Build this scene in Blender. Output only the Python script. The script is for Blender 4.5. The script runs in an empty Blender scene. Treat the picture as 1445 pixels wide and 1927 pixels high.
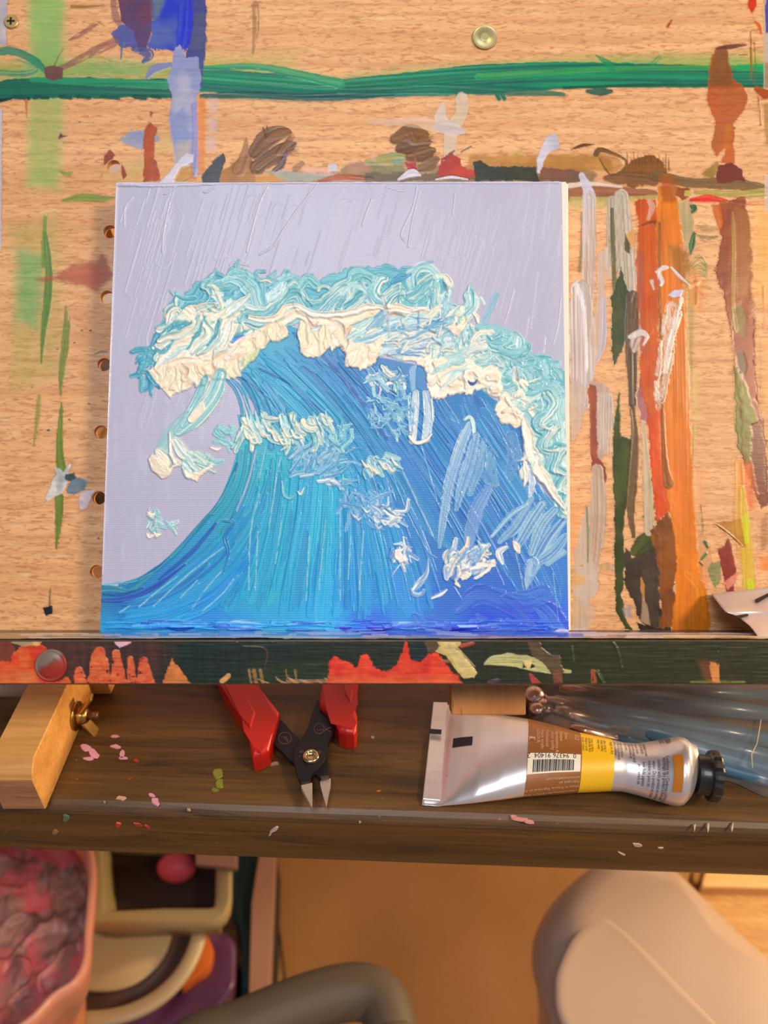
import bpy, bmesh, math, random
import numpy as np
from mathutils import Vector, Matrix, noise as mnoise

# ---------------------------------------------------------------- camera
FPX, CX, CY = 1400.0, 722.5, 963.5
PITCH = math.radians(34.5)
CAM = np.array([0.0, 0.0, 1.05])
FW = np.array([0, math.cos(PITCH), -math.sin(PITCH)])
UP = np.array([0, math.sin(PITCH), math.cos(PITCH)])
RT = np.array([1.0, 0, 0])
DESK = 0.75
scene = bpy.context.scene
COL = scene.collection
cam_d = bpy.data.cameras.new('camera')
cam_d.sensor_fit = 'HORIZONTAL'; cam_d.sensor_width = 36
cam_d.lens = FPX / 1445 * 36
cam_d.clip_start = 0.02
cam_d.dof.use_dof = True
cam_d.dof.focus_distance = 0.325
cam_d.dof.aperture_fstop = 10.5
cam = bpy.data.objects.new('camera', cam_d)
COL.objects.link(cam)
cam.location = CAM
cam.rotation_euler = (math.pi / 2 - PITCH, 0, 0)
scene.camera = cam

# ---------------------------------------------------------------- light and exposure
scene.view_settings.view_transform = 'Standard'
scene.view_settings.look = 'None'
scene.view_settings.gamma = 1
scene.view_settings.use_curve_mapping = False
scene.view_settings.exposure = 0.0
world = bpy.data.worlds.new('room_glow'); scene.world = world
world.use_nodes = True
world.node_tree.nodes['Background'].inputs[0].default_value = (0.66, 0.68, 0.84, 1)
world.node_tree.nodes['Background'].inputs[1].default_value = 0.30

def area(name, loc, target, size, energy, color, size_y=None):
    l = bpy.data.lights.new(name, 'AREA'); l.energy = energy; l.color = color
    l.size = size
    if size_y: l.shape = 'RECTANGLE'; l.size_y = size_y
    o = bpy.data.objects.new(name, l); COL.objects.link(o)
    o.location = loc
    o.rotation_euler = (Vector(target) - Vector(loc)).to_track_quat('-Z', 'Y').to_euler()
    return o
# ceiling lamp above and behind the viewer, and a warm bulb lamp to the right
area('ceiling_lamp', (-0.15, -0.50, 2.15), (0, 0.3, 0.85), 0.6, 10.5, (0.86, 0.92, 1.0))
area('warm_lamp', (1.08, -0.46, 1.98), (0.05, 0.3, 0.85), 0.30, 19.0, (1.0, 0.78, 0.50))
area('warm_side_lamp', (1.0, 0.55, 0.87), (0.2, 0.3, 0.50), 0.14, 12.5, (1.0, 0.72, 0.36))

# ---------------------------------------------------------------- pixel <-> world
def ray(px, py):
    return RT * (px - CX) / FPX - UP * (py - CY) / FPX + FW
def on_plane(px, py, p0, n):
    d = ray(px, py); t = np.dot(np.asarray(p0) - CAM, n) / np.dot(d, n)
    return CAM + d * t
def on_z(px, py, z):
    return on_plane(px, py, (0, 0, z), np.array([0, 0, 1.0]))
def proj(P):
    Q = np.asarray(P) - CAM
    z = Q @ FW
    return CX + FPX * (Q @ RT) / z, CY - FPX * (Q @ UP) / z

# easel board frame: X right, Y up along the board, Z towards the viewer
TH = math.asin(0.0676)
BU = math.cos(TH) * UP + math.sin(TH) * FW
BN = np.cross(RT, BU)
CV0 = CAM + (-5.17e-2) * UP + 31.8e-2 * FW            # on the canvas front plane, at its bottom edge
CV_T = 0.017                                           # canvas depth
BO = CV0 - BN * CV_T                                   # board plane origin
BM = Matrix(((RT[0], BU[0], BN[0], BO[0]), (RT[1], BU[1], BN[1], BO[1]), (RT[2], BU[2], BN[2], BO[2]), (0, 0, 0, 1)))
def bl(px, py, h=0.0):
    """photo pixel -> board-local xyz on the plane h above the board"""
    p = on_plane(px, py, BO + BN * h, BN) - BO
    return np.array([p @ RT, p @ BU, p @ BN])
def b2w(L):
    L = np.asarray(L)
    return BO + L[..., 0:1] * RT + L[..., 1:2] * BU + L[..., 2:3] * BN

def lin(c):
    c = np.asarray(c, float) / 255.0
    return np.where(c <= 0.04045, c / 12.92, ((c + 0.055) / 1.055) ** 2.4)

# ---------------------------------------------------------------- object helpers
def tag(o, label=None, cat=None, group=None, kind=None):
    if label: o['label'] = label
    if cat: o['category'] = cat
    if group: o['group'] = group
    if kind: o['kind'] = kind
    return o
def empty(name, loc=(0, 0, 0), rotz=0.0, **k):
    o = bpy.data.objects.new(name, None); COL.objects.link(o)
    o.location = loc; o.rotation_euler = (0, 0, rotz); o.empty_display_size = 0.02
    bpy.context.view_layer.update() if False else None
    o.matrix_world = Matrix.Translation(Vector(loc)) @ Matrix.Rotation(rotz, 4, 'Z')
    return tag(o, **k)
def link(name, me, mat=None, parent=None, local=False):
    """vertices are given in world space unless local"""
    o = bpy.data.objects.new(name, me); COL.objects.link(o)
    if mat is not None and not me.materials: me.materials.append(mat)
    if parent is not None:
        o.parent = parent
        if not local: me.transform(WM(parent).inverted())
    return o
def WM(o):
    m = o.matrix_basis.copy()
    while o.parent: o = o.parent; m = o.matrix_basis @ m
    return m
def recenter(o, origin):
    """move a top-level mesh object's origin to a world point"""
    o.data.transform(Matrix.Translation(-Vector(origin))); o.location = origin
    return o
def smooth(me, on=True):
    me.polygons.foreach_set('use_smooth', [on] * len(me.polygons)); me.update()
def bm_obj(name, bm, mat, parent=None, sm=False, local=False):
    bmesh.ops.recalc_face_normals(bm, faces=bm.faces)
    me = bpy.data.meshes.new(name); bm.to_mesh(me); bm.free()
    if sm: smooth(me)
    return link(name, me, mat, parent, local)
def bare(me):
    at = me.color_attributes.new('Paint', 'FLOAT_COLOR', 'POINT'); at.data.foreach_set('color', np.zeros(len(me.vertices) * 4))
def sharp_by_angle(o, deg=35):
    try: o.data.set_sharp_from_angle(angle=math.radians(deg))
    except Exception: pass
def add_box(bm, lo, hi, M=None, bev=0.0, seg=2):
    r = bmesh.ops.create_cube(bm, size=1.0)
    vs = r['verts']; lo, hi = Vector(lo), Vector(hi)
    for v in vs:
        v.co = Vector([(lo[i] + hi[i]) / 2 + v.co[i] * (hi[i] - lo[i]) for i in range(3)])
    if bev > 0:
        es = list({e for v in vs for e in v.link_edges})
        rr = bmesh.ops.bevel(bm, geom=es, offset=bev, segments=seg, affect='EDGES', profile=0.5)
        vs = list({v for f in rr['faces'] for v in f.verts} | {v for v in vs if v.is_valid})
    if M is not None:
        for v in vs: v.co = M @ v.co
    return vs
def add_prism(bm, pts, z0, z1, bev=0.0, seg=2, taper=0.0):
    """pts: world xy outline; z0<z1"""
    n = len(pts)
    c = np.mean(np.array(pts)[:, :2], axis=0)
    lo = [bm.verts.new((p[0], p[1], z0)) for p in pts]
    hi = [bm.verts.new((c[0] + (p[0] - c[0]) * (1 - taper), c[1] + (p[1] - c[1]) * (1 - taper), z1)) for p in pts]
    top = bm.faces.new(hi); bm.faces.new(lo[::-1])
    for i in range(n): bm.faces.new((lo[i], lo[(i + 1) % n], hi[(i + 1) % n], hi[i]))
    if bev > 0:
        bmesh.ops.bevel(bm, geom=list(top.edges), offset=bev, segments=seg, affect='EDGES', profile=0.5)
def add_lathe(bm, prof, M, n=32, cap=True):
    rings = []
    for r, z in prof:
        rings.append([bm.verts.new(M @ Vector((r * math.cos(2 * math.pi * k / n), r * math.sin(2 * math.pi * k / n), z))) for k in range(n)])
    for a, b in zip(rings, rings[1:]):
        for k in range(n): bm.faces.new((a[k], a[(k + 1) % n], b[(k + 1) % n], b[k]))
    if cap:
        bm.faces.new(rings[0][::-1]); bm.faces.new(rings[-1])
def add_tube(bm, pts, rad, n=12, cap=True):
    pts = [Vector(p) for p in pts]; rings = []
    if not hasattr(rad, '__len__'): rad = [rad] * len(pts)
    d0 = (pts[1] - pts[0]).normalized(); ref = Vector((0, 0, 1)) if abs(d0.z) < 0.9 else Vector((1, 0, 0))
    a = d0.cross(ref).normalized()
    for i, p in enumerate(pts):
        d = (pts[min(i + 1, len(pts) - 1)] - pts[max(i - 1, 0)]).normalized()
        a = (a - d * a.dot(d)).normalized(); b = d.cross(a)
        rings.append([bm.verts.new(p + a * rad[i] * math.cos(2 * math.pi * k / n) + b * rad[i] * math.sin(2 * math.pi * k / n)) for k in range(n)])
    for a, b in zip(rings, rings[1:]):
        for k in range(n): bm.faces.new((a[k], a[(k + 1) % n], b[(k + 1) % n], b[k]))
    if cap: bm.faces.new(rings[0][::-1]); bm.faces.new(rings[-1])
def frame(o, z, x=(1, 0, 0)):
    z = Vector(z).normalized(); x = Vector(x); x = (x - z * x.dot(z)).normalized(); y = z.cross(x)
    return Matrix(((x[0], y[0], z[0], o[0]), (x[1], y[1], z[1], o[1]), (x[2], y[2], z[2], o[2]), (0, 0, 0, 1)))
def crom(pts, n=8, closed=False):
    P = [np.asarray(p, float) for p in pts]
    if closed: P = [P[-1]] + P + [P[0], P[1]]
    else: P = [2 * P[0] - P[1]] + P + [2 * P[-1] - P[-2]]
    out = []
    for i in range(1, len(P) - 2):
        for k in range(n):
            t = k / n
            out.append(0.5 * ((2 * P[i]) + (-P[i - 1] + P[i + 1]) * t + (2 * P[i - 1] - 5 * P[i] + 4 * P[i + 1] - P[i + 2]) * t * t + (-P[i - 1] + 3 * P[i] - 3 * P[i + 1] + P[i + 2]) * t ** 3))
    if not closed: out.append(P[-2])
    return out

# ---------------------------------------------------------------- materials
def mat(name, base=(200, 200, 200), rough=0.5, metal=0.0, spec=0.5, coat=0.0):
    m = bpy.data.materials.new(name); m.use_nodes = True
    b = m.node_tree.nodes['Principled BSDF']
    b.inputs['Base Color'].default_value = (*lin(base), 1)
    b.inputs['Roughness'].default_value = rough; b.inputs['Metallic'].default_value = metal
    b.inputs['Specular IOR Level'].default_value = spec; b.inputs['Coat Weight'].default_value = coat
    return m
class NT:
    def __init__(s, m): s.t = m.node_tree; s.b = s.t.nodes['Principled BSDF']
    def n(s, ty, **k):
        nd = s.t.nodes.new(ty)
        for a, v in k.items():
            if a.startswith('i_'):
                key = a[2:].replace('_', ' ')
                nd.inputs[int(key) if key.isdigit() else key].default_value = v
            else: setattr(nd, a, v)
        return nd
    def l(s, a, b): s.t.links.new(a, b)
    def coord(s, scale=(1, 1, 1), rot=(0, 0, 0), kind='Object'):
        tc = s.n('ShaderNodeTexCoord'); mp = s.n('ShaderNodeMapping')
        mp.inputs['Scale'].default_value = scale; mp.inputs['Rotation'].default_value = rot
        s.l(tc.outputs[kind], mp.inputs[0]); return mp.outputs[0]
    def noise(s, vec, scale, detail=4, rough=0.55, dist=0.0):
        nd = s.n('ShaderNodeTexNoise'); nd.inputs['Scale'].default_value = scale; nd.inputs['Detail'].default_value = detail
        nd.inputs['Roughness'].default_value = rough; nd.inputs['Distortion'].default_value = dist
        s.l(vec, nd.inputs['Vector']); return nd.outputs[0]
    def ramp(s, fac, stops):
        r = s.n('ShaderNodeValToRGB'); e = r.color_ramp.elements
        while len(e) < len(stops): e.new(0.5)
        for k, (p, c) in zip(e, stops): k.position = p; k.color = (*lin(c), 1) if hasattr(c, '__len__') else (c, c, c, 1)
        s.l(fac, r.inputs[0]); return r.outputs[0]
    def mix(s, fac, a, b, mode='MIX'):
        nd = s.n('ShaderNodeMix'); nd.data_type = 'RGBA'; nd.blend_type = mode
        for v, i in ((fac, 0), (a, 6), (b, 7)):
            if hasattr(v, 'is_linked') or hasattr(v, 'links'): s.l(v, nd.inputs[i])
            else: nd.inputs[i].default_value = v
        return nd.outputs[2]
    def math(s, op, a, b=0.0):
        nd = s.n('ShaderNodeMath'); nd.operation = op
        for v, i in ((a, 0), (b, 1)):
            if hasattr(v, 'links'): s.l(v, nd.inputs[i])
            else: nd.inputs[i].default_value = v
        return nd.outputs[0]
    def bump(s, h, strength, dist=0.001):
        nd = s.n('ShaderNodeBump'); nd.inputs['Strength'].default_value = strength; nd.inputs['Distance'].default_value = dist
        s.l(h, nd.inputs['Height']); s.l(nd.outputs[0], s.b.inputs['Normal']); return nd

def wood_nodes(t, dark, mid, light, vec_scale=(6, 60, 60), fine=14, rot=(0, 0, 0), pores=0.5):
    """grain runs along local X"""
    v = t.coord(vec_scale, rot)
    a = t.noise(v, 1.0, 5, 0.6, 0.4)
    col = t.ramp(a, [(0.30, dark), (0.5, mid), (0.72, light)])
    v2 = t.coord((vec_scale[0] * fine * 0.7, vec_scale[1] * fine, vec_scale[2] * fine), rot)
    b = t.noise(v2, 1.0, 3, 0.6)
    f = t.ramp(b, [(0.30, (190, 190, 190)), (0.55, (255, 255, 255))])
    col = t.mix(pores, col, f, 'MULTIPLY')
    return col, a, b

def board_material(name):
    m = mat(name, rough=0.42, spec=0.45)
    t = NT(m)
    col, a, b = wood_nodes(t, (220, 162, 108), (234, 176, 122), (244, 192, 138), (3, 42, 42), 9, pores=0.3)
    v = t.coord((1, 1, 1)); w = t.n('ShaderNodeTexWave', wave_type='BANDS', bands_direction='Y')
    w.inputs['Scale'].default_value = 42; w.inputs['Distortion'].default_value = 9; w.inputs['Detail'].default_value = 3
    w.inputs['Detail Scale'].default_value = 1.2
    vv = t.coord((0.10, 1, 1)); t.l(vv, w.inputs[0])
    col = t.mix(t.ramp(w.outputs[1], [(0.55, 0.0), (1.0, 0.35)]), col, (*lin((196, 132, 80)), 1))
    # short beech flecks, wavy fine ripples
    fl = t.noise(t.coord((170, 780, 780)), 1.0, 2, 0.5, 1.1)
    col = t.mix(t.ramp(fl, [(0.50, 0.0), (0.67, 0.78)]), col, (*lin((186, 122, 72)), 1))
    fl2 = t.noise(t.coord((90, 420, 420)), 1.0, 2, 0.5, 1.2)
    col = t.mix(t.ramp(fl2, [(0.60, 0.0), (0.72, 0.35)]), col, (*lin((250, 215, 165)), 1))
    at = t.n('ShaderNodeAttribute', attribute_name='Paint')
    al = at.outputs['Alpha']
    g = t.math('SUBTRACT', t.math('ADD', al, t.math('MULTIPLY', t.math('SUBTRACT', b, 0.5), 0.35)), 0.0)
    g = t.n('ShaderNodeClamp'); 
    t.l(t.math('ADD', al, t.math('MULTIPLY', t.math('SUBTRACT', fl, 0.5), t.math('MULTIPLY', t.math('MULTIPLY', al, t.math('SUBTRACT', 1.0, al)), 1.8))), g.inputs[0])
    c2 = t.mix(g.outputs[0], col, at.outputs['Color'])
    t.l(c2, t.b.inputs['Base Color'])
    t.l(t.ramp(al, [(0, 0.5), (0.9, 0.30)]), t.b.inputs['Roughness'])
    hb = t.math('ADD', t.math('MULTIPLY', fl, 0.7), t.math('MULTIPLY', b, 0.5))
    t.bump(t.math('MULTIPLY', hb, t.math('SUBTRACT', 1.0, t.math('MULTIPLY', al, 0.8))), 0.45, 0.0004)
    return m
def paint_material(name, rough=0.3, weave=True, coat=0.25):
    m = mat(name, rough=rough, spec=0.5, coat=coat); t = NT(m); t.b.inputs['Coat Roughness'].default_value = 0.12
    at = t.n('ShaderNodeAttribute', attribute_name='Paint'); t.l(at.outputs['Color'], t.b.inputs['Base Color'])
    if weave:
        w = t.n('ShaderNodeTexWave', wave_type='BANDS', bands_direction='Y'); w.inputs['Scale'].default_value = 430
        w.inputs['Distortion'].default_value = 1.2; w.inputs['Detail'].default_value = 1; w.inputs['Detail Scale'].default_value = 8
        t.l(t.coord((1, 1, 1)), w.inputs[0])
        w2 = t.n('ShaderNodeTexWave', wave_type='BANDS', bands_direction='X'); w2.inputs['Scale'].default_value = 520
        w2.inputs['Distortion'].default_value = 1.5; t.l(t.coord((1, 1, 1)), w2.inputs[0])
        nn = t.noise(t.coord((1, 1, 1)), 900, 2)
        h = t.math('ADD', t.math('ADD', w.outputs[1], t.math('MULTIPLY', w2.outputs[1], 0.12)), t.math('MULTIPLY', nn, 0.5))
        at2 = t.n('ShaderNodeAttribute', attribute_name='Thin')
        bp = t.bump(t.math('MULTIPLY', h, at2.outputs['Fac']), 0.5, 0.00012)
    return m

# ---------------------------------------------------------------- brush engine
rng = np.random.default_rng(7)
_T = rng.random((512, 512))
def vn(x, y, seed=0):
    """value noise, period 1 per unit"""
    x = np.asarray(x) + seed * 17.31; y = np.asarray(y) + seed * 5.77
    xi = np.floor(x).astype(int); yi = np.floor(y).astype(int); fx = x - xi; fy = y - yi
    fx = fx * fx * (3 - 2 * fx); fy = fy * fy * (3 - 2 * fy)
    x0, x1, y0, y1 = xi & 511, (xi + 1) & 511, yi & 511, (yi + 1) & 511
    return (_T[y0, x0] * (1 - fx) + _T[y0, x1] * fx) * (1 - fy) + (_T[y1, x0] * (1 - fx) + _T[y1, x1] * fx) * fy
def fbm(x, y, seed=0, o=3):
    s = 0; a = 0.5; t = 0
    for k in range(o): s = s + a * vn(x * 2 ** k, y * 2 ** k, seed + k); t += a; a *= 0.5
    return s / t
def sstep(a, b, x): 
    t = np.clip((x - a) / (b - a), 0, 1); return t * t * (3 - 2 * t)

def boxblur(a, r):
    for ax in (0, 1):
        c = np.cumsum(np.pad(a, [(r + 1, r) if k == ax else (0, 0) for k in (0, 1)], mode='edge'), axis=ax)
        n = a.shape[ax]; hi = np.take(c, range(2 * r + 1, 2 * r + 1 + n), ax); lo = np.take(c, range(0, n), ax); a = (hi - lo) / (2 * r + 1)
    return a
def components(mask):
    lab = np.zeros(mask.shape, int); n = 0; H_, W_ = mask.shape; out = []
    for j, i in zip(*np.nonzero(mask)):
        if lab[j, i]: continue
        n += 1; st = [(j, i)]; lab[j, i] = n; c = 0
        while st:
            y, x = st.pop(); c += 1
            for yy, xx in ((y + 1, x), (y - 1, x), (y, x + 1), (y, x - 1)):
                if 0 <= yy < H_ and 0 <= xx < W_ and mask[yy, xx] and not lab[yy, xx]: lab[yy, xx] = n; st.append((yy, xx))
        out.append(c)
    return lab, out
class Raster:
    """a grid of points on a surface, addressed by photo pixels"""
    def __init__(s, c00, c10, c11, c01, nu, nv, normal):
        u = np.linspace(0, 1, nu)[None, :, None]; v = np.linspace(0, 1, nv)[:, None, None]
        s.P = (1 - v) * ((1 - u) * c00 + u * c10) + v * ((1 - u) * c01 + u * c11)   # v=0 top
        s.N = normal; s.nu, s.nv = nu, nv
        s.X, s.Y = proj(s.P)
        s.xmin, s.xmax = s.X.min(0), s.X.max(0); s.ymin, s.ymax = s.Y.min(1), s.Y.max(1)
        s.C = np.zeros((nv, nu, 3)); s.A = np.zeros((nv, nu)); s.H = np.zeros((nv, nu)); s.G = np.zeros((nv, nu), int)
    def box(s, x0, y0, x1, y1):
        ci = np.nonzero((s.xmax >= x0) & (s.xmin <= x1))[0]; ri = np.nonzero((s.ymax >= y0) & (s.ymin <= y1))[0]
        if len(ci) < 2 or len(ri) < 2: return None
        return slice(ri[0], ri[-1] + 1), slice(ci[0], ci[-1] + 1)
    def put(s, sl, a, col, h=None, hk=0.7, g=None):
        a3 = a[..., None]
        A0 = s.A[sl]; An = a + A0 * (1 - a)
        w = np.where(An > 1e-4, a / np.maximum(An, 1e-4), 0)[..., None]
        s.C[sl] = s.C[sl] * (1 - w) + col * w
        s.A[sl] = An
        if h is not None: s.H[sl] = s.H[sl] * (1 - hk * a) + a * h
        if g is not None:
            G = s.G[sl]; G[a > 0.35] = g
            if s.gweak: G[(a > 0.03) & (G == 0)] = g
    gweak = True; flat = False
    def stroke(s, pts, w, c1, c2=None, c3=None, a=1.0, h=0.15, ridge=0.5, edge=0.35, dry=0.0, fade=(0, 0), rough=0.25, g=None, seed=None, n=6, bf=0.30, sf=0.010, sharp=1.6, hk=0.7, soft=1.2):
        """h in mm, w in photo px (scalar or per point)"""
        if seed is None: seed = int(rng.integers(1, 4000))
        pts = np.array(pts, float)
        if not hasattr(w, '__len__'): w = [w] * len(pts)
        elif len(w) != len(pts): w = list(np.interp(np.linspace(0, 1, len(pts)), np.linspace(0, 1, len(w)), w))
        q = np.array(crom(np.column_stack([pts, w]), n)) if len(pts) > 2 else np.column_stack([pts, w])
        q[:, 2] = np.maximum(q[:, 2], 0.6)
        mw = q[:, 2].max() * 0.5 + 3
        sl = s.box(q[:, 0].min() - mw, q[:, 1].min() - mw, q[:, 0].max() + mw, q[:, 1].max() + mw)
        if sl is None: return
        X, Y = s.X[sl], s.Y[sl]
        D = np.full(X.shape, 1e9); V = np.zeros(X.shape); S = np.zeros(X.shape); W = np.ones(X.shape)
        L = 0.0
        for (xa, ya, wa), (xb, yb, wb) in zip(q, q[1:]):
            dx, dy = xb - xa, yb - ya; ll = math.hypot(dx, dy)
            if ll < 1e-6: continue
            sb = s.box(min(xa, xb) - mw, min(ya, yb) - mw, max(xa, xb) + mw, max(ya, yb) + mw)
            if sb is None: L += ll; continue
            r0, c0 = sl[0].start, sl[1].start
            ss = (slice(max(sb[0].start - r0, 0), max(sb[0].stop - r0, 0)), slice(max(sb[1].start - c0, 0), max(sb[1].stop - c0, 0)))
            x, y = X[ss] - xa, Y[ss] - ya
            t = np.clip((x * dx + y * dy) / ll ** 2, 0, 1)
            ex, ey = x - t * dx, y - t * dy
            hw = 0.5 * (wa + t * (wb - wa))
            d = np.sqrt(ex * ex + ey * ey) / hw
            m = d < D[ss]
            sg = np.where(x * dy - y * dx > 0, 1.0, -1.0)
            D[ss] = np.where(m, d, D[ss]); V[ss] = np.where(m, sg * d, V[ss]); S[ss] = np.where(m, L + t * ll, S[ss]); W[ss] = np.where(m, hw, W[ss])
            L += ll
        vp = V * W
        B = vn(vp * bf + 40, S * sf, seed) * 0.6 + vn(vp * bf * 2.7 + 9, S * sf * 2, seed + 3) * 0.4
        en = fbm(S * 0.06, np.sign(V) * 3.0 + vp * 0.02, seed + 5) - 0.5
        fine = vn(X * 0.35, Y * 0.35, seed + 8) - 0.5
        e = (1 - D) * W + rough * W * en * 1.6 + rough * 2.0 * fine
        al = np.clip(e / soft + 0.3, 0, 1)
        if s.flat:
            if fade == (0, 0) and L > 3 * mw: fade = (.05, .05)
            al = al * (0.86 + 0.14 * sstep(.25, .6, B))
        if dry > 0 or fade[0] > 0 or fade[1] > 0:
            u = S / max(L, 1)
            th = dry + np.zeros_like(u)
            if fade[0] > 0: th = np.maximum(th, 0.95 * (1 - u / fade[0]))
            if fade[1] > 0: th = np.maximum(th, 0.95 * (1 - (1 - u) / fade[1]))
            dn = B * 0.65 + 0.35 * vn(S * 0.09, vp * 0.3, seed + 11)
            al = al * sstep(th * 0.85 - 0.06, th * 0.85 + 0.06, dn)
        al = al * a
        c1 = lin(c1); m = 0
        col = np.broadcast_to(c1, X.shape + (3,))
        if c2 is not None:
            k = sstep(0.5 - 0.5 / sharp, 0.5 + 0.5 / sharp, B)[..., None]
            col = c1 * (1 - k) + lin(c2) * k
        if c3 is not None:
            B2 = vn(vp * bf * 1.3, S * sf * 1.5, seed + 21)
            k = sstep(0.55, 0.8, B2)[..., None]
            col = col * (1 - k) + lin(c3) * k
        hh = h * (0.55 + ridge * (B - 0.45) * 2 + edge * np.exp(-(((1 - D) * W - 1.5) / 1.6) ** 2))
        s.put(sl, al, col, hh, hk, g)
    def poly(s, pts, c1, c2=None, a=1.0, h=0.0, rough=2.0, soft=1.2, g=None, seed=None, ns=0.03, grad=None, blur=None, hk=0.7):
        if seed is None: seed = int(rng.integers(1, 4000))
        P = np.array(pts, float); pad = 4 + rough + (blur or 0)
        sl = s.box(P[:, 0].min() - pad, P[:, 1].min() - pad, P[:, 0].max() + pad, P[:, 1].max() + pad)
        if sl is None: return
        X, Y = s.X[sl], s.Y[sl]
        inside = np.zeros(X.shape, bool); D = np.full(X.shape, 1e9)
        for (xa, ya), (xb, yb) in zip(P, np.roll(P, -1, 0)):
            dx, dy = xb - xa, yb - ya
            t = np.clip(((X - xa) * dx + (Y - ya) * dy) / max(dx * dx + dy * dy, 1e-9), 0, 1)
            D = np.minimum(D, (X - xa - t * dx) ** 2 + (Y - ya - t * dy) ** 2)
            c = ((ya > Y) != (yb > Y))
            xi = dx * (Y - ya) / (dy if abs(dy) > 1e-9 else 1e-9) + xa
            inside ^= c & (X < xi)
        d = np.where(inside, 1, -1) * np.sqrt(D)
        d = d + rough * (fbm(X * 0.07, Y * 0.07, seed) - 0.5) * 2 + rough * 0.5 * (vn(X * 0.4, Y * 0.4, seed + 2) - 0.5)
        al = np.clip(d / soft + 0.5, 0, 1) if not blur else sstep(-blur, blur, d)
        c1 = lin(c1)
        if c2 is not None:
            k = grad(X, Y) if grad else sstep(0.3, 0.7, fbm(X * ns, Y * ns, seed + 4))
            col = c1 * (1 - k[..., None]) + lin(c2) * k[..., None]
        else: col = np.broadcast_to(c1, X.shape + (3,))
        s.put(sl, al * a, col, h * (0.8 + 0.4 * vn(X * 0.1, Y * 0.1, seed)), hk, g)
    def warp(s, M, amp, sc, seed, cell=1.0):
        j, i = np.mgrid[0:s.nv, 0:s.nu].astype(float)
        i = np.clip(i + amp / cell * M * (fbm(s.X * sc, s.Y * sc, seed) - .5) * 2, 0, s.nu - 1.001); j = np.clip(j + amp / cell * M * (fbm(s.X * sc, s.Y * sc, seed + 50) - .5) * 2, 0, s.nv - 1.001)
        i0, j0 = i.astype(int), j.astype(int); fi, fj = i - i0, j - j0
        for nm in ('C', 'H'):
            a = getattr(s, nm); f, g = (fi[..., None], fj[..., None]) if a.ndim == 3 else (fi, fj)
            setattr(s, nm, (a[j0, i0] * (1 - f) + a[j0, i0 + 1] * f) * (1 - g) + (a[j0 + 1, i0] * (1 - f) + a[j0 + 1, i0 + 1] * f) * g)
        s.G = s.G[np.round(j).astype(int), np.round(i).astype(int)]
    def mesh(s, name, mask_cells, material, frame_inv, base=0.0, thin=None):
        """keep only the masked cells; returns a mesh in the given local frame"""
        J, I = np.nonzero(mask_cells)
        nu = s.nu
        q = np.stack([J * nu + I, (J + 1) * nu + I, (J + 1) * nu + I + 1, J * nu + I + 1], 1)
        used, inv = np.unique(q.ravel(), return_inverse=True)
        P = s.P.reshape(-1, 3)[used] + s.N * (base + s.H.ravel()[used, None] * 1e-3)
        M = np.array(frame_inv); P = P @ M[:3, :3].T + M[:3, 3]
        me = bpy.data.meshes.new(name); nf = len(q)
        me.vertices.add(len(used)); me.vertices.foreach_set('co', P.ravel())
        me.loops.add(nf * 4); me.loops.foreach_set('vertex_index', inv.ravel().astype(np.int32))
        me.polygons.add(nf); me.polygons.foreach_set('loop_start', np.arange(nf, dtype=np.int32) * 4)
        me.polygons.foreach_set('use_smooth', np.ones(nf, bool))
        me.update(calc_edges=True)
        at = me.color_attributes.new('Paint', 'FLOAT_COLOR', 'POINT')
        c = np.concatenate([s.C.reshape(-1, 3)[used], s.A.reshape(-1, 1)[used]], 1)
        at.data.foreach_set('color', c.ravel())
        if thin is not None:
            at = me.attributes.new('Thin', 'FLOAT', 'POINT'); at.data.foreach_set('value', thin.ravel()[used])
        me.materials.append(material)
        return me
# ================================================================ the room
def floor_material():
    m = mat('floor_wood', rough=0.45); t = NT(m)
    col, a, b = wood_nodes(t, (176, 124, 66), (206, 154, 92), (224, 176, 116), (5, 60, 60), 6, rot=(0, 0, math.radians(52)), pores=0.4)
    w = t.n('ShaderNodeTexWave', wave_type='BANDS', bands_direction='Y'); w.inputs['Scale'].default_value = 75
    w.inputs['Distortion'].default_value = 5; w.inputs['Detail'].default_value = 2
    t.l(t.coord((0.25, 1, 1), (0, 0, math.radians(52))), w.inputs[0])
    col = t.mix(t.ramp(w.outputs[1], [(0.5, 0.0), (0.95, 0.55)]), col, (*lin((150, 98, 48)), 1))
    t.l(col, t.b.inputs['Base Color']); t.bump(w.outputs[1], 0.5, 0.001)
    return m
bm = bmesh.new(); add_box(bm, (-1.6, -1.4, -0.03), (1.9, 1.0, 0.0))
floor = bm_obj('floor', bm, floor_material()); tag(floor, kind='structure')
mw = mat('wall_paint', (232, 214, 204), 0.8)
bm = bmesh.new(); add_box(bm, (-1.6, 1.0, -0.03), (1.9, 1.06, 2.4))
wall = bm_obj('wall_back', bm, mw); tag(wall, kind='structure')

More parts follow.
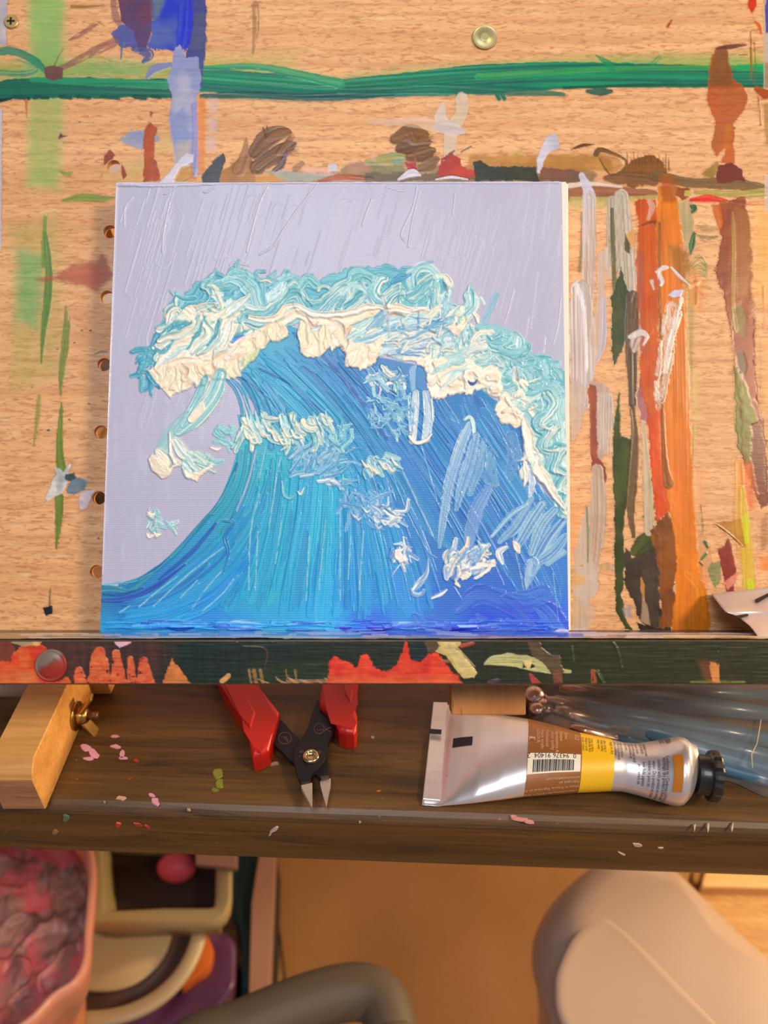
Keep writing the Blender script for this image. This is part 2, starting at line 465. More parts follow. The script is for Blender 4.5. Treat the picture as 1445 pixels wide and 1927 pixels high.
# ================================================================ desk
e0 = on_z(0, 1513, DESK); e1 = on_z(1445, 1563, DESK)
ang = math.atan2(e1[1] - e0[1], e1[0] - e0[0])
DM = Matrix.Translation(Vector(((e0[0] + e1[0]) / 2, (e0[1] + e1[1]) / 2, DESK))) @ Matrix.Rotation(ang, 4, 'Z')
def desk_material():
    m = mat('dark_walnut', rough=0.4, spec=0.45); t = NT(m)
    col, a, b = wood_nodes(t, (62, 42, 20), (96, 66, 32), (122, 86, 44), (3.2, 70, 70), 9, pores=0.6)
    v = t.coord((8, 90, 90)); st = t.noise(v, 1.0, 6, 0.7, 0.8)
    col = t.mix(t.ramp(st, [(0.52, 0.0), (0.64, 0.7)]), col, (*lin((44, 29, 18)), 1))
    sc = t.noise(t.coord((300, 300, 300)), 1.0, 1)
    col = t.mix(t.ramp(sc, [(0.77, 0.0), (0.80, 0.6)]), col, (*lin((150, 120, 100)), 1))
    t.l(col, t.b.inputs['Base Color']); t.l(t.ramp(a, [(0.2, 0.32), (0.8, 0.50)]), t.b.inputs['Roughness'])
    t.bump(st, 0.25, 0.0006)
    return m
desk_mat = desk_material()
desk = empty('desk', tuple(DM @ Vector((0, 0.3, -0.75))), ang, label='dark walnut desk with a rounded front lip, flecked with dried paint', cat='desk')
# front profile (y towards the back, z up), extruded along x
prof = [(0.60, 0.0), (0.0060, 0.0), (0.0040, -0.0004), (0.0018, -0.0016), (0.0002, -0.0032), (-0.0006, -0.0048), (-0.0002, -0.0056), (0.0002, -0.0064), (0.0000, -0.0080), (-0.0002, -0.0140), (-0.0004, -0.030), (0.0002, -0.0345), (0.001, -0.0370), (0.012, -0.0375), (0.60, -0.0375)]
bm = bmesh.new()
A = [bm.verts.new(DM @ Vector((-0.62, y, z))) for y, z in prof]; B = [bm.verts.new(DM @ Vector((0.56, y, z))) for y, z in prof]
for i in range(len(prof)): j = (i + 1) % len(prof); bm.faces.new((A[i], A[j], B[j], B[i]))
bm.faces.new(A); bm.faces.new(B[::-1])
top = bm_obj('desktop', bm, desk_mat, desk)
for sx in (-0.56, 0.52):
    for y in (0.05, 0.55):
        bm = bmesh.new(); add_box(bm, (sx - .025, y - .025, -0.75), (sx + .025, y + .025, -0.0372), DM)
        bm_obj('leg', bm, desk_mat, desk)
# dried flecks on the desk
def fleck(px, py, w, h, col, rot=0.0, plane='top', n=9, seed=0, th=0.0004):
    r = random.Random(seed or int(px * 7 + py)); pts = []
    for k in range(n):
        a = 2 * math.pi * k / n; q = 0.65 + 0.5 * r.random()
        x, y = w / 2 * q * math.cos(a), h / 2 * q * math.sin(a)
        pts.append((px + x * math.cos(rot) - y * math.sin(rot), py + x * math.sin(rot) + y * math.cos(rot)))
    bm = bmesh.new(); nrm = np.array([0, 0, 1.0]); p0 = np.array([0, 0, DESK])
    if plane == 'front':
        nrm = np.array(DM.to_3x3() @ Vector((0, -1, 0))); p0 = np.array(DM @ Vector((0, -0.0003, 0)))
    P = [on_plane(x, y, p0, nrm) for x, y in pts]; c = sum(P) / n
    o = [bm.verts.new(p - nrm * 0.0002) for p in P]; i = [bm.verts.new(c + (p - c) * 0.82 + nrm * th) for p in P]
    for k in range(n): bm.faces.new((o[k], o[(k + 1) % n], i[(k + 1) % n], i[k]))
    bm.faces.new(i)
    key = 'fleck_%d_%d_%d' % tuple(col)
    m = bpy.data.materials.get(key) or mat(key, col, 0.45)
    return bm_obj('paint_fleck', bm, m, desk)
PK = (215, 150, 165)
for f in [(160, 1408, 26, 16, PK, .3), (176, 1418, 26, 22, PK, .9), (166, 1428, 22, 9, PK, 0), (215, 1386, 20, 7, PK, 0), (217, 1405, 26, 9, PK, 0), (230, 1420, 12, 20, PK, .4), (231, 1427, 24, 7, PK, 0),
          (256, 1431, 12, 8, (170, 50, 40), 0), (245, 1466, 12, 4, (150, 70, 40), -.4), (229, 1502, 22, 9, (205, 160, 130), 0), (285, 1497, 16, 9, PK, .2), (292, 1508, 20, 16, PK, .5),
          (410, 1456, 20, 22, (128, 124, 40), .5), (414, 1476, 18, 26, (132, 128, 42), -.2), (405, 1487, 18, 10, (120, 116, 40), 0), (515, 1438, 24, 9, (150, 115, 100), -.2),
          (712, 1489, 12, 4, (200, 90, 30), -.3), (978, 1542, 34, 9, (228, 150, 135), .1), (966, 1537, 16, 8, (228, 150, 135), .1), (996, 1546, 22, 8, (228, 150, 135), .1),
          (701, 1388, 7, 6, (160, 140, 125), 0), (356, 1524, 10, 6, (190, 150, 110), .3), (197, 1510, 6, 5, (150, 130, 120), 0)]:
    fleck(*f[:5], rot=f[5])
for f in [(124, 1540, 18, 16, (92, 106, 84), 0), (223, 1552, 16, 11, (196, 50, 34), 0), (260, 1552, 22, 7, (160, 48, 32), .3), (278, 1556, 14, 5, (170, 50, 34), .5), (104, 1565, 14, 10, (150, 104, 60), 0),
          (516, 1561, 20, 8, (196, 170, 160), -.6), (508, 1570, 10, 3, (196, 170, 160), -.8), (677, 1547, 5, 4, (190, 160, 165), 0), (1199, 1590, 22, 7, (190, 160, 140), .25), (1243, 1595, 12, 3, (200, 180, 150), 0), (1170, 1606, 18, 4, (200, 180, 150), .4)]:
    fleck(*f[:5], rot=f[5], plane='front')
for x, ln in ((1307, 17), (1332, 18), (1378, 19)): fleck(x, 1557, 5, ln, (215, 190, 150), .1)

# ================================================================ things under and in front of the desk
def outline_at(pts, z): return [on_z(x, y, z)[:2] for x, y in pts]
def flat_box(name, pts, z0, z1, m, bev=0.002, **k):
    bm = bmesh.new(); add_prism(bm, outline_at(pts, z1), z0, z1, bev)
    o = bm_obj(name, bm, m); c = np.mean(outline_at(pts, z1), axis=0); recenter(o, (c[0], c[1], z0)); return tag(o, **k)
bm_ = mat('brown_hardboard', (188, 130, 72), 0.6); t = NT(bm_)
a = t.noise(t.coord((4, 4, 4)), 1.5, 4); f = t.noise(t.coord((60, 60, 60)), 4, 3)
col = t.ramp(a, [(0.3, (148, 100, 48)), (0.55, (157, 106, 56)), (0.75, (164, 110, 66))])
t.l(t.mix(0.15, col, t.ramp(f, [(0.3, 0.5), (0.7, 1.0)]), 'MULTIPLY'), t.b.inputs['Base Color'])
flat_box('hardboard_sheet', [(500, 1540), (556, 1990), (1275, 1990), (1292, 1540)], 0.0, 0.006, bm_, 0.001, label='plain brown hardboard sheet lying on the floor below the desk', cat='board')
lp = mat('pale_pine', (226, 176, 112), 0.5); t = NT(lp)
col, a, b = wood_nodes(t, (206, 152, 90), (224, 174, 110), (236, 192, 130), (5, 70, 70), 6, pores=0.35); t.l(col, t.b.inputs['Base Color'])
# pale plank with a rounded notch at its end
pl = [(1318, 1662), (1310, 1668), (1303, 1660), (1303, 1640), (1312, 1590), (1560, 1590), (1560, 1668)]
pl = [(1338, 1590), (1334, 1622), (1322, 1655), (1321, 1668), (1600, 1674), (1600, 1590)]
flat_box('pine_plank', pl, 0.0, 0.022, lp, 0.002, label='pale pine plank with a cut end lying on the floor right of the white bin', cat='plank')
ks = mat('olive_wood', (150, 104, 46), 0.5)
o = flat_box('wood_offcut', [(1205, 1590), (1296, 1590), (1300, 1640), (1286, 1682), (1240, 1668)], 0.0065, 0.016, ks, 0.002, label='small darker wood offcut beside the white bin, nearest the desk edge', cat='offcut')
bm = bmesh.new()
P = outline_at([(1311, 1590), (1336, 1590), (1331, 1630), (1322, 1656), (1312, 1664), (1303, 1655), (1302, 1630)], 0.012)
add_prism(bm, P, 0.0, 0.012, 0.003)
o = bm_obj('wood_stick', bm, ks); recenter(o, (*np.mean(P, axis=0), 0)); tag(o, 'olive brown stick with a rounded end beside the pine plank', 'stick')

# white storage bin: rounded box with a raised lid panel
wp = mat('white_plastic', (180, 152, 136), 0.35, coat=0.2); wp.node_tree.nodes['Principled BSDF'].inputs['Subsurface Weight'].default_value = 0.15
wp.node_tree.nodes['Principled BSDF'].inputs['Subsurface Radius'].default_value = (0.02, 0.015, 0.01)
ZB = 0.36
def lid_frame():
    a = on_z(1250, 1640, ZB); b = on_z(1445, 1836, ZB); d = (b - a) / np.linalg.norm(b - a)
    return a, d
a0, d0 = lid_frame(); n0 = np.array([d0[1], -d0[0], 0]); n0 = -n0 if n0[0] > 0 else n0
# local frame: x along the long edge, y towards the left/front; width and length from the photograph
LC = [on_z(x, y, ZB - .05)[:2] for x, y in [(1085, 1652), (1120, 1632), (1165, 1623), (1210, 1630), (1245, 1640), (1300, 1686), (1350, 1733), (1400, 1780), (1445, 1822), (1560, 1932), (1640, 2015), (1680, 2110), (1660, 2190), (1590, 2260), (1480, 2290), (1300, 2250), (1150, 2110), (1050, 1940), (1015, 1850), (1004, 1795), (1010, 1745), (1040, 1695)]]
C = np.mean(LC, axis=0)
out = np.array(crom(LC, 6, closed=True))
def inset(o, k): c = o.mean(0); r = o - c; L = np.linalg.norm(r, axis=1, keepdims=True); return c + r * (1 - np.minimum(k / L, 0.62))
bm = bmesh.new()
lay = [(0.045, 0.0066), (0.035, 0.014), (0.018, 0.20), (0.006, ZB - 0.09), (0.0, ZB - 0.065), (0.001, ZB - 0.050), (0.006, ZB - 0.032), (0.015, ZB - 0.017), (0.027, ZB - 0.006), (0.038, ZB - 0.001), (0.046, ZB)]
rings = [[bm.verts.new((p[0], p[1], z)) for p in inset(out, k)] for k, z in lay]
for r1, r2 in zip(rings, rings[1:]):
    for k in range(len(r1)): bm.faces.new((r1[k], r1[(k + 1) % len(r1)], r2[(k + 1) % len(r2)], r2[k]))
bm.faces.new(rings[0][::-1]); bm.faces.new(rings[-1])
binE = empty('storage_bin', (C[0], C[1], 0.0066), label='white plastic storage bin with rounded corners in front of the desk, lower right', cat='storage bin')
bm_obj('bin_body', bm, wp, binE, sm=True)
pan = [on_z(x, y, ZB + 0.002)[:2] for x, y in [(1120, 1728), (1150, 1730), (1210, 1782), (1290, 1862), (1400, 1975), (1530, 2110), (1500, 2170), (1300, 2150), (1150, 2040), (1060, 1927), (1046, 1850), (1060, 1800), (1085, 1755)]]
pan = np.array(crom(pan, 5, closed=True)); bm = bmesh.new()
rings = [[bm.verts.new((p[0], p[1], z)) for p in inset(pan, k)] for k, z in [(0.0, ZB - 0.001), (0.0015, ZB + 0.0003), (0.005, ZB + 0.0010), (0.009, ZB + 0.0007), (0.014, ZB + 0.0004)]]
for r1, r2 in zip(rings, rings[1:]):
    for k in range(len(r1)): bm.faces.new((r1[k], r1[(k + 1) % len(r1)], r2[(k + 1) % len(r2)], r2[k]))
bm.faces.new(rings[-1]); bm_obj('lid_panel', bm, wp, binE, sm=True)

# grey tubular frame of a stool
gt = mat('taupe_tube', (92, 76, 60), 0.6)
zt = 0.40
path = [on_z(x, y, zt) for x, y in [(340, 1985), (450, 1938), (560, 1892), (640, 1869), (692, 1868), (722, 1892), (738, 1950), (742, 2010)]]
path = [np.array([path[0][0] - .02, path[0][1] - .03, 0.012]), np.array([path[0][0] - .015, path[0][1] - .02, zt - .05])] + path + [np.array([path[-1][0], path[-1][1] - .02, zt - .06]), np.array([path[-1][0], path[-1][1] - .03, 0.012])]
bm = bmesh.new(); add_tube(bm, crom(path, 8), 0.0205, 20)
st = empty('stool', (path[-1][0], path[-1][1], 0), label='dark taupe stool frame of bent round tubing below the desk', cat='stool')
bm_obj('bent_tube', bm, gt, st, sm=True)
for p in (path[0], path[-1]):
    bm = bmesh.new(); add_lathe(bm, [(0.016, 0.0), (0.023, 0.002), (0.023, 0.018), (0.0205, 0.021)], Matrix.Translation(Vector((p[0], p[1], 0))), 20)
    bm_obj('foot_cap', bm, mat('rubber_cap', (50, 46, 42), 0.7), st, sm=True)

# pink bowl of dried paint
ZP = 0.44
rimpx = [(161, 1570), (174, 1633), (171, 1700), (166, 1750), (162, 1805), (142, 1845), (100, 1874), (50, 1924), (-30, 1965), (-130, 1985), (-240, 1940), (-310, 1840), (-325, 1720), (-290, 1600), (-200, 1520), (-70, 1480), (60, 1490), (130, 1525)]
rim = np.array(crom([on_z(x, y, ZP)[:2] for x, y in rimpx], 5, closed=True)); rc = rim.mean(0)
pm = mat('pink_plastic', (232, 146, 118), 0.4, coat=0.2); pm.node_tree.nodes['Principled BSDF'].inputs['Subsurface Weight'].default_value = 0.2
bowl = empty('paint_bucket', (rc[0], rc[1], 0.2412), label='deep pink plastic bucket with a wavy rim holding dried mauve paint', cat='bucket')
bm = bmesh.new()
ZQ = 0.2412
lay = [(0.125, ZQ), (0.105, ZQ + 0.004), (0.070, ZQ + 0.03), (0.036, ZQ + 0.09), (0.010, ZP - 0.05), (-0.002, ZP - 0.01), (-0.002, ZP - 0.003), (0.0005, ZP), (0.0035, ZP - 0.001), (0.0045, ZP - 0.005), (0.012, ZP - 0.055), (0.022, ZP - 0.075)]
rings = [[bm.verts.new((p[0], p[1], z)) for p in inset(rim, k)] for k, z in lay]
for r1, r2 in zip(rings, rings[1:]):
    for k in range(len(r1)): bm.faces.new((r1[k], r1[(k + 1) % len(r1)], r2[(k + 1) % len(r2)], r2[k]))
bm.faces.new(rings[0][::-1]); bm.faces.new(rings[-1])
bm_obj('bucket_wall', bm, pm, bowl, sm=True)
dm = mat('dried_paint', (170, 110, 110), 0.45); t = NT(dm)
n1 = t.noise(t.coord((1, 1, 1)), 30, 5, 0.6, 1.6); n2 = t.noise(t.coord((1, 1, 1)), 11, 3, 0.5, 1.4)
col = t.ramp(n1, [(0.40, (132, 90, 82)), (0.52, (176, 122, 110)), (0.66, (200, 148, 126))])
col = t.mix(t.ramp(n2, [(0.45, 0.0), (0.53, 1.0)]), col, (*lin((224, 104, 106)), 1))
t.l(col, t.b.inputs['Base Color'])
inner = inset(rim, 0.0105); bm = bmesh.new(); nr = 46; rings = []
for k in range(nr + 1):
    f = k / nr; ring = []
    for p in inner:
        q = rc + (p - rc) * f
        v = Vector((q[0] * 24, q[1] * 24, 0)); h = mnoise.noise(v) * 0.006 + abs(mnoise.noise(v * 1.6)) * 0.008 + mnoise.noise(v * 5) * 0.0012
        h += 0.006 * max(0, 1 - abs(mnoise.noise(v * 1.4 + Vector((5, 5, 5)))) * 9)
        ring.append(bm.verts.new((q[0], q[1], ZP - 0.048 + h * (1 if f < .97 else .3))))
    rings.append(ring)
for r1, r2 in zip(rings[1:], rings[2:]):
    for k in range(len(r1)): bm.faces.new((r1[k], r1[(k + 1) % len(r1)], r2[(k + 1) % len(r2)], r2[k]))
bm.faces.new(rings[1])
for v in rings[0]: bm.verts.remove(v)
bm_obj('dried_paint', bm, dm, bowl, sm=True)

# beige round tray leaning behind, olive tub, pink ball, bags
bg = mat('beige_plastic', (196, 172, 132), 0.4); dk = mat('band_shade', (92, 68, 60), 0.5)  # the dark tone is the shadow inside the tub rim, put into the colour
ZT = 0.24
def ringpts(cx, cy, rx, ry, n=64, z=ZT, p=2.0):
    o = []
    for k in range(n):
        a = 2 * math.pi * k / n; c, s = math.cos(a), math.sin(a)
        o.append(on_z(cx + rx * abs(c) ** (2 / p) * (1 if c > 0 else -1), cy + ry * abs(s) ** (2 / p) * (1 if s > 0 else -1), z)[:2])
    return np.array(o)
tr = ringpts(150, 1700, 243, 232, 72, ZT, 2.15); tc = tr.mean(0)
tray = empty('round_tub', (tc[0], tc[1], ZT - 0.055), label='beige round plastic tub with a thick pale rim, partly behind the pink bucket', cat='tub')
bm = bmesh.new()
lay = [(0.07, ZT - 0.055), (0.055, ZT - 0.052), (0.008, ZT - 0.02), (0.0, ZT - 0.006), (0.0005, ZT - 0.001), (0.004, ZT), (0.015, ZT - 0.001), (0.017, ZT - 0.006), (0.0175, ZT - 0.012)]
rings = [[bm.verts.new((p[0], p[1], z)) for p in inset(tr, k)] for k, z in lay]
for r1, r2 in zip(rings, rings[1:]):
    for k in range(len(r1)): bm.faces.new((r1[k], r1[(k + 1) % len(r1)], r2[(k + 1) % len(r2)], r2[k]))
bm.faces.new(rings[0][::-1]); bm_obj('tub_wall', bm, bg, tray, sm=True)
bm = bmesh.new()
rings = [[bm.verts.new((p[0], p[1], z)) for p in inset(tr, k)] for k, z in [(0.0172, ZT - 0.011), (0.019, ZT - 0.026), (0.040, ZT - 0.028), (0.043, ZT - 0.022)]]
for r1, r2 in zip(rings, rings[1:]):
    for k in range(len(r1)): bm.faces.new((r1[k], r1[(k + 1) % len(r1)], r2[(k + 1) % len(r2)], r2[k]))
tag(bm_obj('recessed_channel', bm, dk, tray, sm=True), 'recessed channel, its shade put in as dark brown')
bm = bmesh.new()
rings = [[bm.verts.new((p[0], p[1], z)) for p in inset(tr, k)] for k, z in [(0.042, ZT - 0.027), (0.043, ZT - 0.022), (0.047, ZT - 0.020)]]
for r1, r2 in zip(rings, rings[1:]):
    for k in range(len(r1)): bm.faces.new((r1[k], r1[(k + 1) % len(r1)], r2[(k + 1) % len(r2)], r2[k]))
bm.faces.new(rings[-1]); bm_obj('inner_disc', bm, bg, tray, sm=True)

bm = bmesh.new(); add_prism(bm, inset(tr, 0.095), 0.0, ZT - 0.0555, 0.003); o = bm_obj('storage_crate', bm, mat('dark_crate', (60, 46, 40), .7)); recenter(o, (tc[0], tc[1], 0)); tag(o, 'dark crate on the floor carrying the round beige tub', 'crate')
ol = mat('olive_plastic', (164, 142, 100), 0.4); ZO = 0.30
ob = np.array(outline_at([(170, 1540), (428, 1540), (436, 1600), (436, 1680), (433, 1704), (424, 1722), (409, 1733), (390, 1738), (300, 1738), (170, 1738)], ZO))
def inpoly(o, k):
    P = np.asarray(o); Q = []
    for a, b, c in zip(np.roll(P, 1, 0), P, np.roll(P, -1, 0)):
        n1 = np.array([-(b - a)[1], (b - a)[0]]); n2 = np.array([-(c - b)[1], (c - b)[0]]); n = n1 / np.linalg.norm(n1) + n2 / np.linalg.norm(n2); n /= np.linalg.norm(n)
        s_ = 1 if np.dot(n, P.mean(0) - b) > 0 else -1; Q.append(b + n * s_ * k)
    return np.array(Q)
zz = ZT + 0.0008
tub = empty('olive_box', (*ob.mean(0), zz), label='olive beige open plastic box sitting on the round beige tub', cat='box')
bm = bmesh.new()
lay = [(0.020, zz), (0.016, zz + 0.003), (0.010, ZO - 0.030), (0.0015, ZO - 0.018), (0.0, ZO - 0.004), (0.003, ZO), (0.014, ZO - 0.001), (0.017, ZO - 0.004), (0.022, zz + 0.006)]
rings = [[bm.verts.new((p[0], p[1], z)) for p in inpoly(ob, k)] for k, z in lay]
for r1, r2 in zip(rings, rings[1:]):
    for k in range(len(r1)): bm.faces.new((r1[k], r1[(k + 1) % len(r1)], r2[(k + 1) % len(r2)], r2[k]))
bm.faces.new(rings[0][::-1]); bm.faces.new(rings[-1])
o = bm_obj('box_wall', bm, ol, tub, sm=True); sharp_by_angle(o, 50)
bm = bmesh.new(); add_prism(bm, inpoly(ob, 0.024), zz + 0.0065, zz + 0.012); tag(bm_obj('dark_bottom', bm, mat('dark_bottom', (52, 34, 30), .7), tub), 'dark brown sheet over the box bottom')  # dark brown slab makes the inside of the box dark
pc = on_z(332, 1632, zz + 0.03)
bm = bmesh.new(); bmesh.ops.create_uvsphere(bm, u_segments=28, v_segments=18, radius=0.019)
for v in bm.verts: v.co = Vector((v.co.x * 1.1, v.co.y * 0.8, v.co.z * 0.9 + 0.0125 + 0.017)) + Vector((pc[0], pc[1], zz))
o = bm_obj('pink_ball', bm, mat('pink_rubber', (224, 88, 104), .5), sm=True); recenter(o, (pc[0], pc[1], zz + 0.0125)); tag(o, 'oval pink ball lying in the olive box', 'ball')
flat_box('card_flap', [(366, 1560), (446, 1560), (446, 1634), (368, 1626)], ZO + 0.0005, ZO + 0.006, mat('mauve_card', (150, 108, 90), .7), 0.001, label='dull mauve cardboard piece lying on the corner of the olive box', cat='cardboard')

def bag(name, px, z0, z1, m, amp=0.006, sc=30, seed=0, **k):
    P = np.array(crom(outline_at(px, z1), 5, closed=True)); c = P.mean(0); bm = bmesh.new(); rings = []
    for kk in range(10):
        f = kk / 9; z = z0 + (z1 - z0) * math.sin(f * math.pi / 2) ** .8; s = 1.0 - 0.10 * f - .05 * (1 - f) if f < 1 else .8
        ring = []
        for p in P:
            q = c + (p - c) * s; v = Vector((q[0] * sc, q[1] * sc, z * sc + seed)); n = mnoise.noise(v) * amp
            ring.append(bm.verts.new((q[0] + n * (f > 0), q[1] + n * .7 * (f > 0), z + n * (f > 0))))
        rings.append(ring)
    for s in (0.55, 0.3, 0.1):
        rings.append([bm.verts.new((*(c + (p - c) * s), z1 + mnoise.noise(Vector((p[0] * sc * s, p[1] * sc * s, seed))) * amp * 1.5)) for p in P])
    for r1, r2 in zip(rings, rings[1:]):
        for j in range(len(r1)): bm.faces.new((r1[j], r1[(j + 1) % len(r1)], r2[(j + 1) % len(r2)], r2[j]))
    bm.faces.new(rings[0][::-1]); bm.faces.new(rings[-1])
    o = bm_obj(name, bm, m, sm=True); recenter(o, (c[0], c[1], z0)); return tag(o, **k)
pu = mat('purple_cloth', (92, 48, 84), 0.35, coat=.2)
bag('purple_bag', [(400, 1715), (432, 1745), (447, 1800), (440, 1870), (380, 1935), (300, 1960), (180, 1990), (200, 1900), (330, 1780)], 0.0, 0.13, pu, 0.008, 28, 1, label='crumpled dark purple bag on the floor beyond the round beige tub', cat='bag')
bag('orange_cloth', [(372, 1740), (398, 1765), (398, 1815), (360, 1850), (335, 1862), (345, 1800)], 0.125, 0.145, mat('orange_cloth', (214, 104, 28), .6), 0.003, 40, 2, label='small orange cloth lying on the purple bag', cat='cloth')
bag('teal_bag', [(420, 1540), (500, 1540), (492, 1640), (478, 1720), (470, 1800), (462, 1880), (450, 1870), (452, 1760), (430, 1700)], 0.0, 0.10, mat('teal_cloth', (14, 52, 54), .6), 0.005, 25, 3, label='dark teal cloth bag standing between the olive box and the pinkish post', cat='bag')
# pinkish wooden post standing on the floor, leaning
po = mat('pinkish_post', (158, 112, 92), .6)
bm = bmesh.new(); add_prism(bm, outline_at([(494, 1560), (520, 1560), (508, 1860), (468, 1868), (474, 1700)], 0.12), 0.10, 0.12, 0.001)
o = bm_obj('pinkish_plank', bm, po, sm=False)
for v in o.data.vertices: pass
bm = bmesh.new()
a = on_z(500, 1600, 0.10); b = on_z(488, 1868, 0.10)
o.data.update(); tag(o, 'narrow pinkish plank resting beside the brown hardboard sheet', 'plank')
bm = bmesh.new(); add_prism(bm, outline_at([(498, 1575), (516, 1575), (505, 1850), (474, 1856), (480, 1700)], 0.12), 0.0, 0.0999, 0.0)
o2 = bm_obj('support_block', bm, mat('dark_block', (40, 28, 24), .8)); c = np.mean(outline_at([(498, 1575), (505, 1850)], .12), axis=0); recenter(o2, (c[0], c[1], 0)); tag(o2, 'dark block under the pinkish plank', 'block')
recenter(o, (c[0], c[1], 0.10))
# ================================================================ table easel
beech = mat('beech', rough=0.4); t = NT(beech)
col, a, b = wood_nodes(t, (196, 136, 70), (214, 154, 84), (228, 170, 98), (5, 70, 70), 7, rot=(0, 0, math.pi / 2), pores=0.35)
t.l(col, t.b.inputs['Base Color']); t.bump(b, 0.15, 0.0003)
beech_end = mat('beech_end', rough=0.5); t = NT(beech_end)
col, a, b = wood_nodes(t, (140, 94, 62), (168, 116, 80), (184, 132, 92), (30, 30, 260), 2, pores=0.5); t.l(col, t.b.inputs['Base Color'])
beech_v = mat('beech_block', rough=0.4); t = NT(beech_v)
col, a, b = wood_nodes(t, (180, 112, 54), (196, 126, 64), (206, 138, 76), (40, 6, 40), 7, pores=0.3)
fk = t.noise(t.coord((700, 90, 700)), 1.0, 1); col = t.mix(t.ramp(fk, [(0.66, 0), (0.74, 0.6)]), col, (*lin((120, 66, 30)), 1)); t.l(col, t.b.inputs['Base Color'])
brass = mat('brass', (196, 156, 84), 0.3, 1.0)

easel = empty('table_easel', (0, 0.40, DESK + 0.0002), label='beech table easel with a paint-streaked board standing on the dark desk', cat='easel')
EI = WM(easel).inverted()
# board: child carries the tilted frame, so its grain runs along local X
x_l, x_r = -0.196, 0.205
y_b = bl(722, 1198, 0)[1] - 0.019; y_t = bl(722, -70, 0)[1]
BT = 0.0035
board_mat = board_material('beech_board')
holes = [(215, 313), (208, 436), (203, 559), (197, 686), (191, 813), (187, 937), (183, 1076)]
HP = [bl(x - 1, y, 0)[:2] for x, y in holes]; HR = 0.0031
bm = bmesh.new(); add_box(bm, (x_l, y_b, -BT), (x_r, y_t, 0), bev=0.0006, seg=1)
tmp = bpy.data.meshes.new('tmp'); bm.to_mesh(tmp); bm.free()
to = bpy.data.objects.new('tmp', tmp); COL.objects.link(to)
bm = bmesh.new()
for hx, hy in HP:
    add_lathe(bm, [(HR, -0.02), (HR, 0.02)], Matrix.Translation(Vector((hx, hy, 0))), 32)
cm = bpy.data.meshes.new('tmpc'); bmesh.ops.recalc_face_normals(bm, faces=bm.faces); bm.to_mesh(cm); bm.free()
co = bpy.data.objects.new('tmpc', cm); COL.objects.link(co)
md = to.modifiers.new('b', 'BOOLEAN'); md.object = co; md.solver = 'EXACT'
dg = bpy.context.evaluated_depsgraph_get(); dg.update()
me = bpy.data.meshes.new_from_object(to.evaluated_get(dg)); me.name = 'drawing_board'
for o in (to, co): bpy.data.objects.remove(o)
me.materials.clear(); me.materials.append(board_mat); bare(me)
board = bpy.data.objects.new('drawing_board', me); COL.objects.link(board)
board.parent = easel; board.matrix_basis = EI @ BM
BI = BM.inverted()
def on_board(name, bm, m, parent=None, sm=False):
    """bmesh in board-local coordinates"""
    for v in bm.verts: v.co = BM @ v.co
    return bm_obj(name, bm, m, parent if parent is not None else board, sm)

# screw, round magnet
sc = bl(22, 42, 0)
bm = bmesh.new(); add_lathe(bm, [(0.0035, 0.0001), (0.0035, 0.0005), (0.0032, 0.0008), (0.0030, 0.0009)], Matrix.Translation(Vector((sc[0], sc[1], 0))), 28)
s_ = on_board('screw', bm, mat('brass_screw', (206, 172, 110), .4, .75), sm=False); tag(s_, 'brass cross-head screw')
bm = bmesh.new()
for w_, h_ in ((0.0019, 0.0005), (0.0005, 0.0019)): add_box(bm, (sc[0] - w_, sc[1] - h_, 0.0007), (sc[0] + w_, sc[1] + h_, 0.00096))
on_board('cross_slot', bm, mat('slot_dark', (40, 28, 16), .8))
mg = bl(912, 72, 0)
bm = bmesh.new(); add_lathe(bm, [(0.00590, 0.0001), (0.0059, 0.0006), (0.0058, 0.0010), (0.0056, 0.0011), (0.0053, 0.0008), (0.0050, 0.0008), (0.0024, 0.0009), (0.0021, 0.0012), (0.0017, 0.0012)], Matrix.Translation(Vector((mg[0], mg[1], 0))), 48)
tag(on_board('round_stud', bm, mat('nickel_stud', (186, 172, 122), .42, .6), sm=True), 'greenish metal round stud')

# ledge
LD = 0.0435                                            # how far it stands out of the board
lt = bl(722, 1204, LD)[1]; lb = bl(722, 1289, LD)[1]
ledge_mat = board_material('ledge_wood')
bm = bmesh.new(); add_box(bm, (x_l, lb, -0.004 + 0.0045), (x_r, lt, LD - 0.0003), bev=0.0007, seg=2)
for v in bm.verts: v.co = BM @ v.co
ledge = bm_obj('ledge', bm, ledge_mat, easel)
# keep grain coordinates along X: rebuild in board frame
ledge.data.transform(WM(easel)); ledge.data.transform(BI); ledge.matrix_basis = EI @ BM; bare(ledge.data)
ledge.data.color_attributes['Paint'].data.foreach_set('color', np.tile(np.r_[lin((52, 48, 36)), 0.93], len(ledge.data.vertices)))
def on_ledge(name, bm, m, sm=False):
    me_ = bpy.data.meshes.new(name); bmesh.ops.recalc_face_normals(bm, faces=bm.faces); bm.to_mesh(me_); bm.free()
    if sm: smooth(me_)
    o = bpy.data.objects.new(name, me_); COL.objects.link(o); o.parent = ledge; me_.materials.append(m); return o
nb = bl(97, 1252, LD)
bm = bmesh.new(); add_lathe(bm, [(0.0062, 0.0), (0.0064, 0.0004), (0.0060, 0.0012), (0.0056, 0.0012), (0.0052, 0.0009), (0.0048, 0.0012), (0.0032, 0.0015), (0.0004, 0.0017)], Matrix.Translation(Vector((nb[0], nb[1], LD - 0.0002))), 40)
nm = mat('painted_stud', (150, 100, 80), .42, 0, coat=.08); t = NT(nm)
g = t.n('ShaderNodeSeparateXYZ'); t.l(t.coord((1, 1, 1)), g.inputs[0])
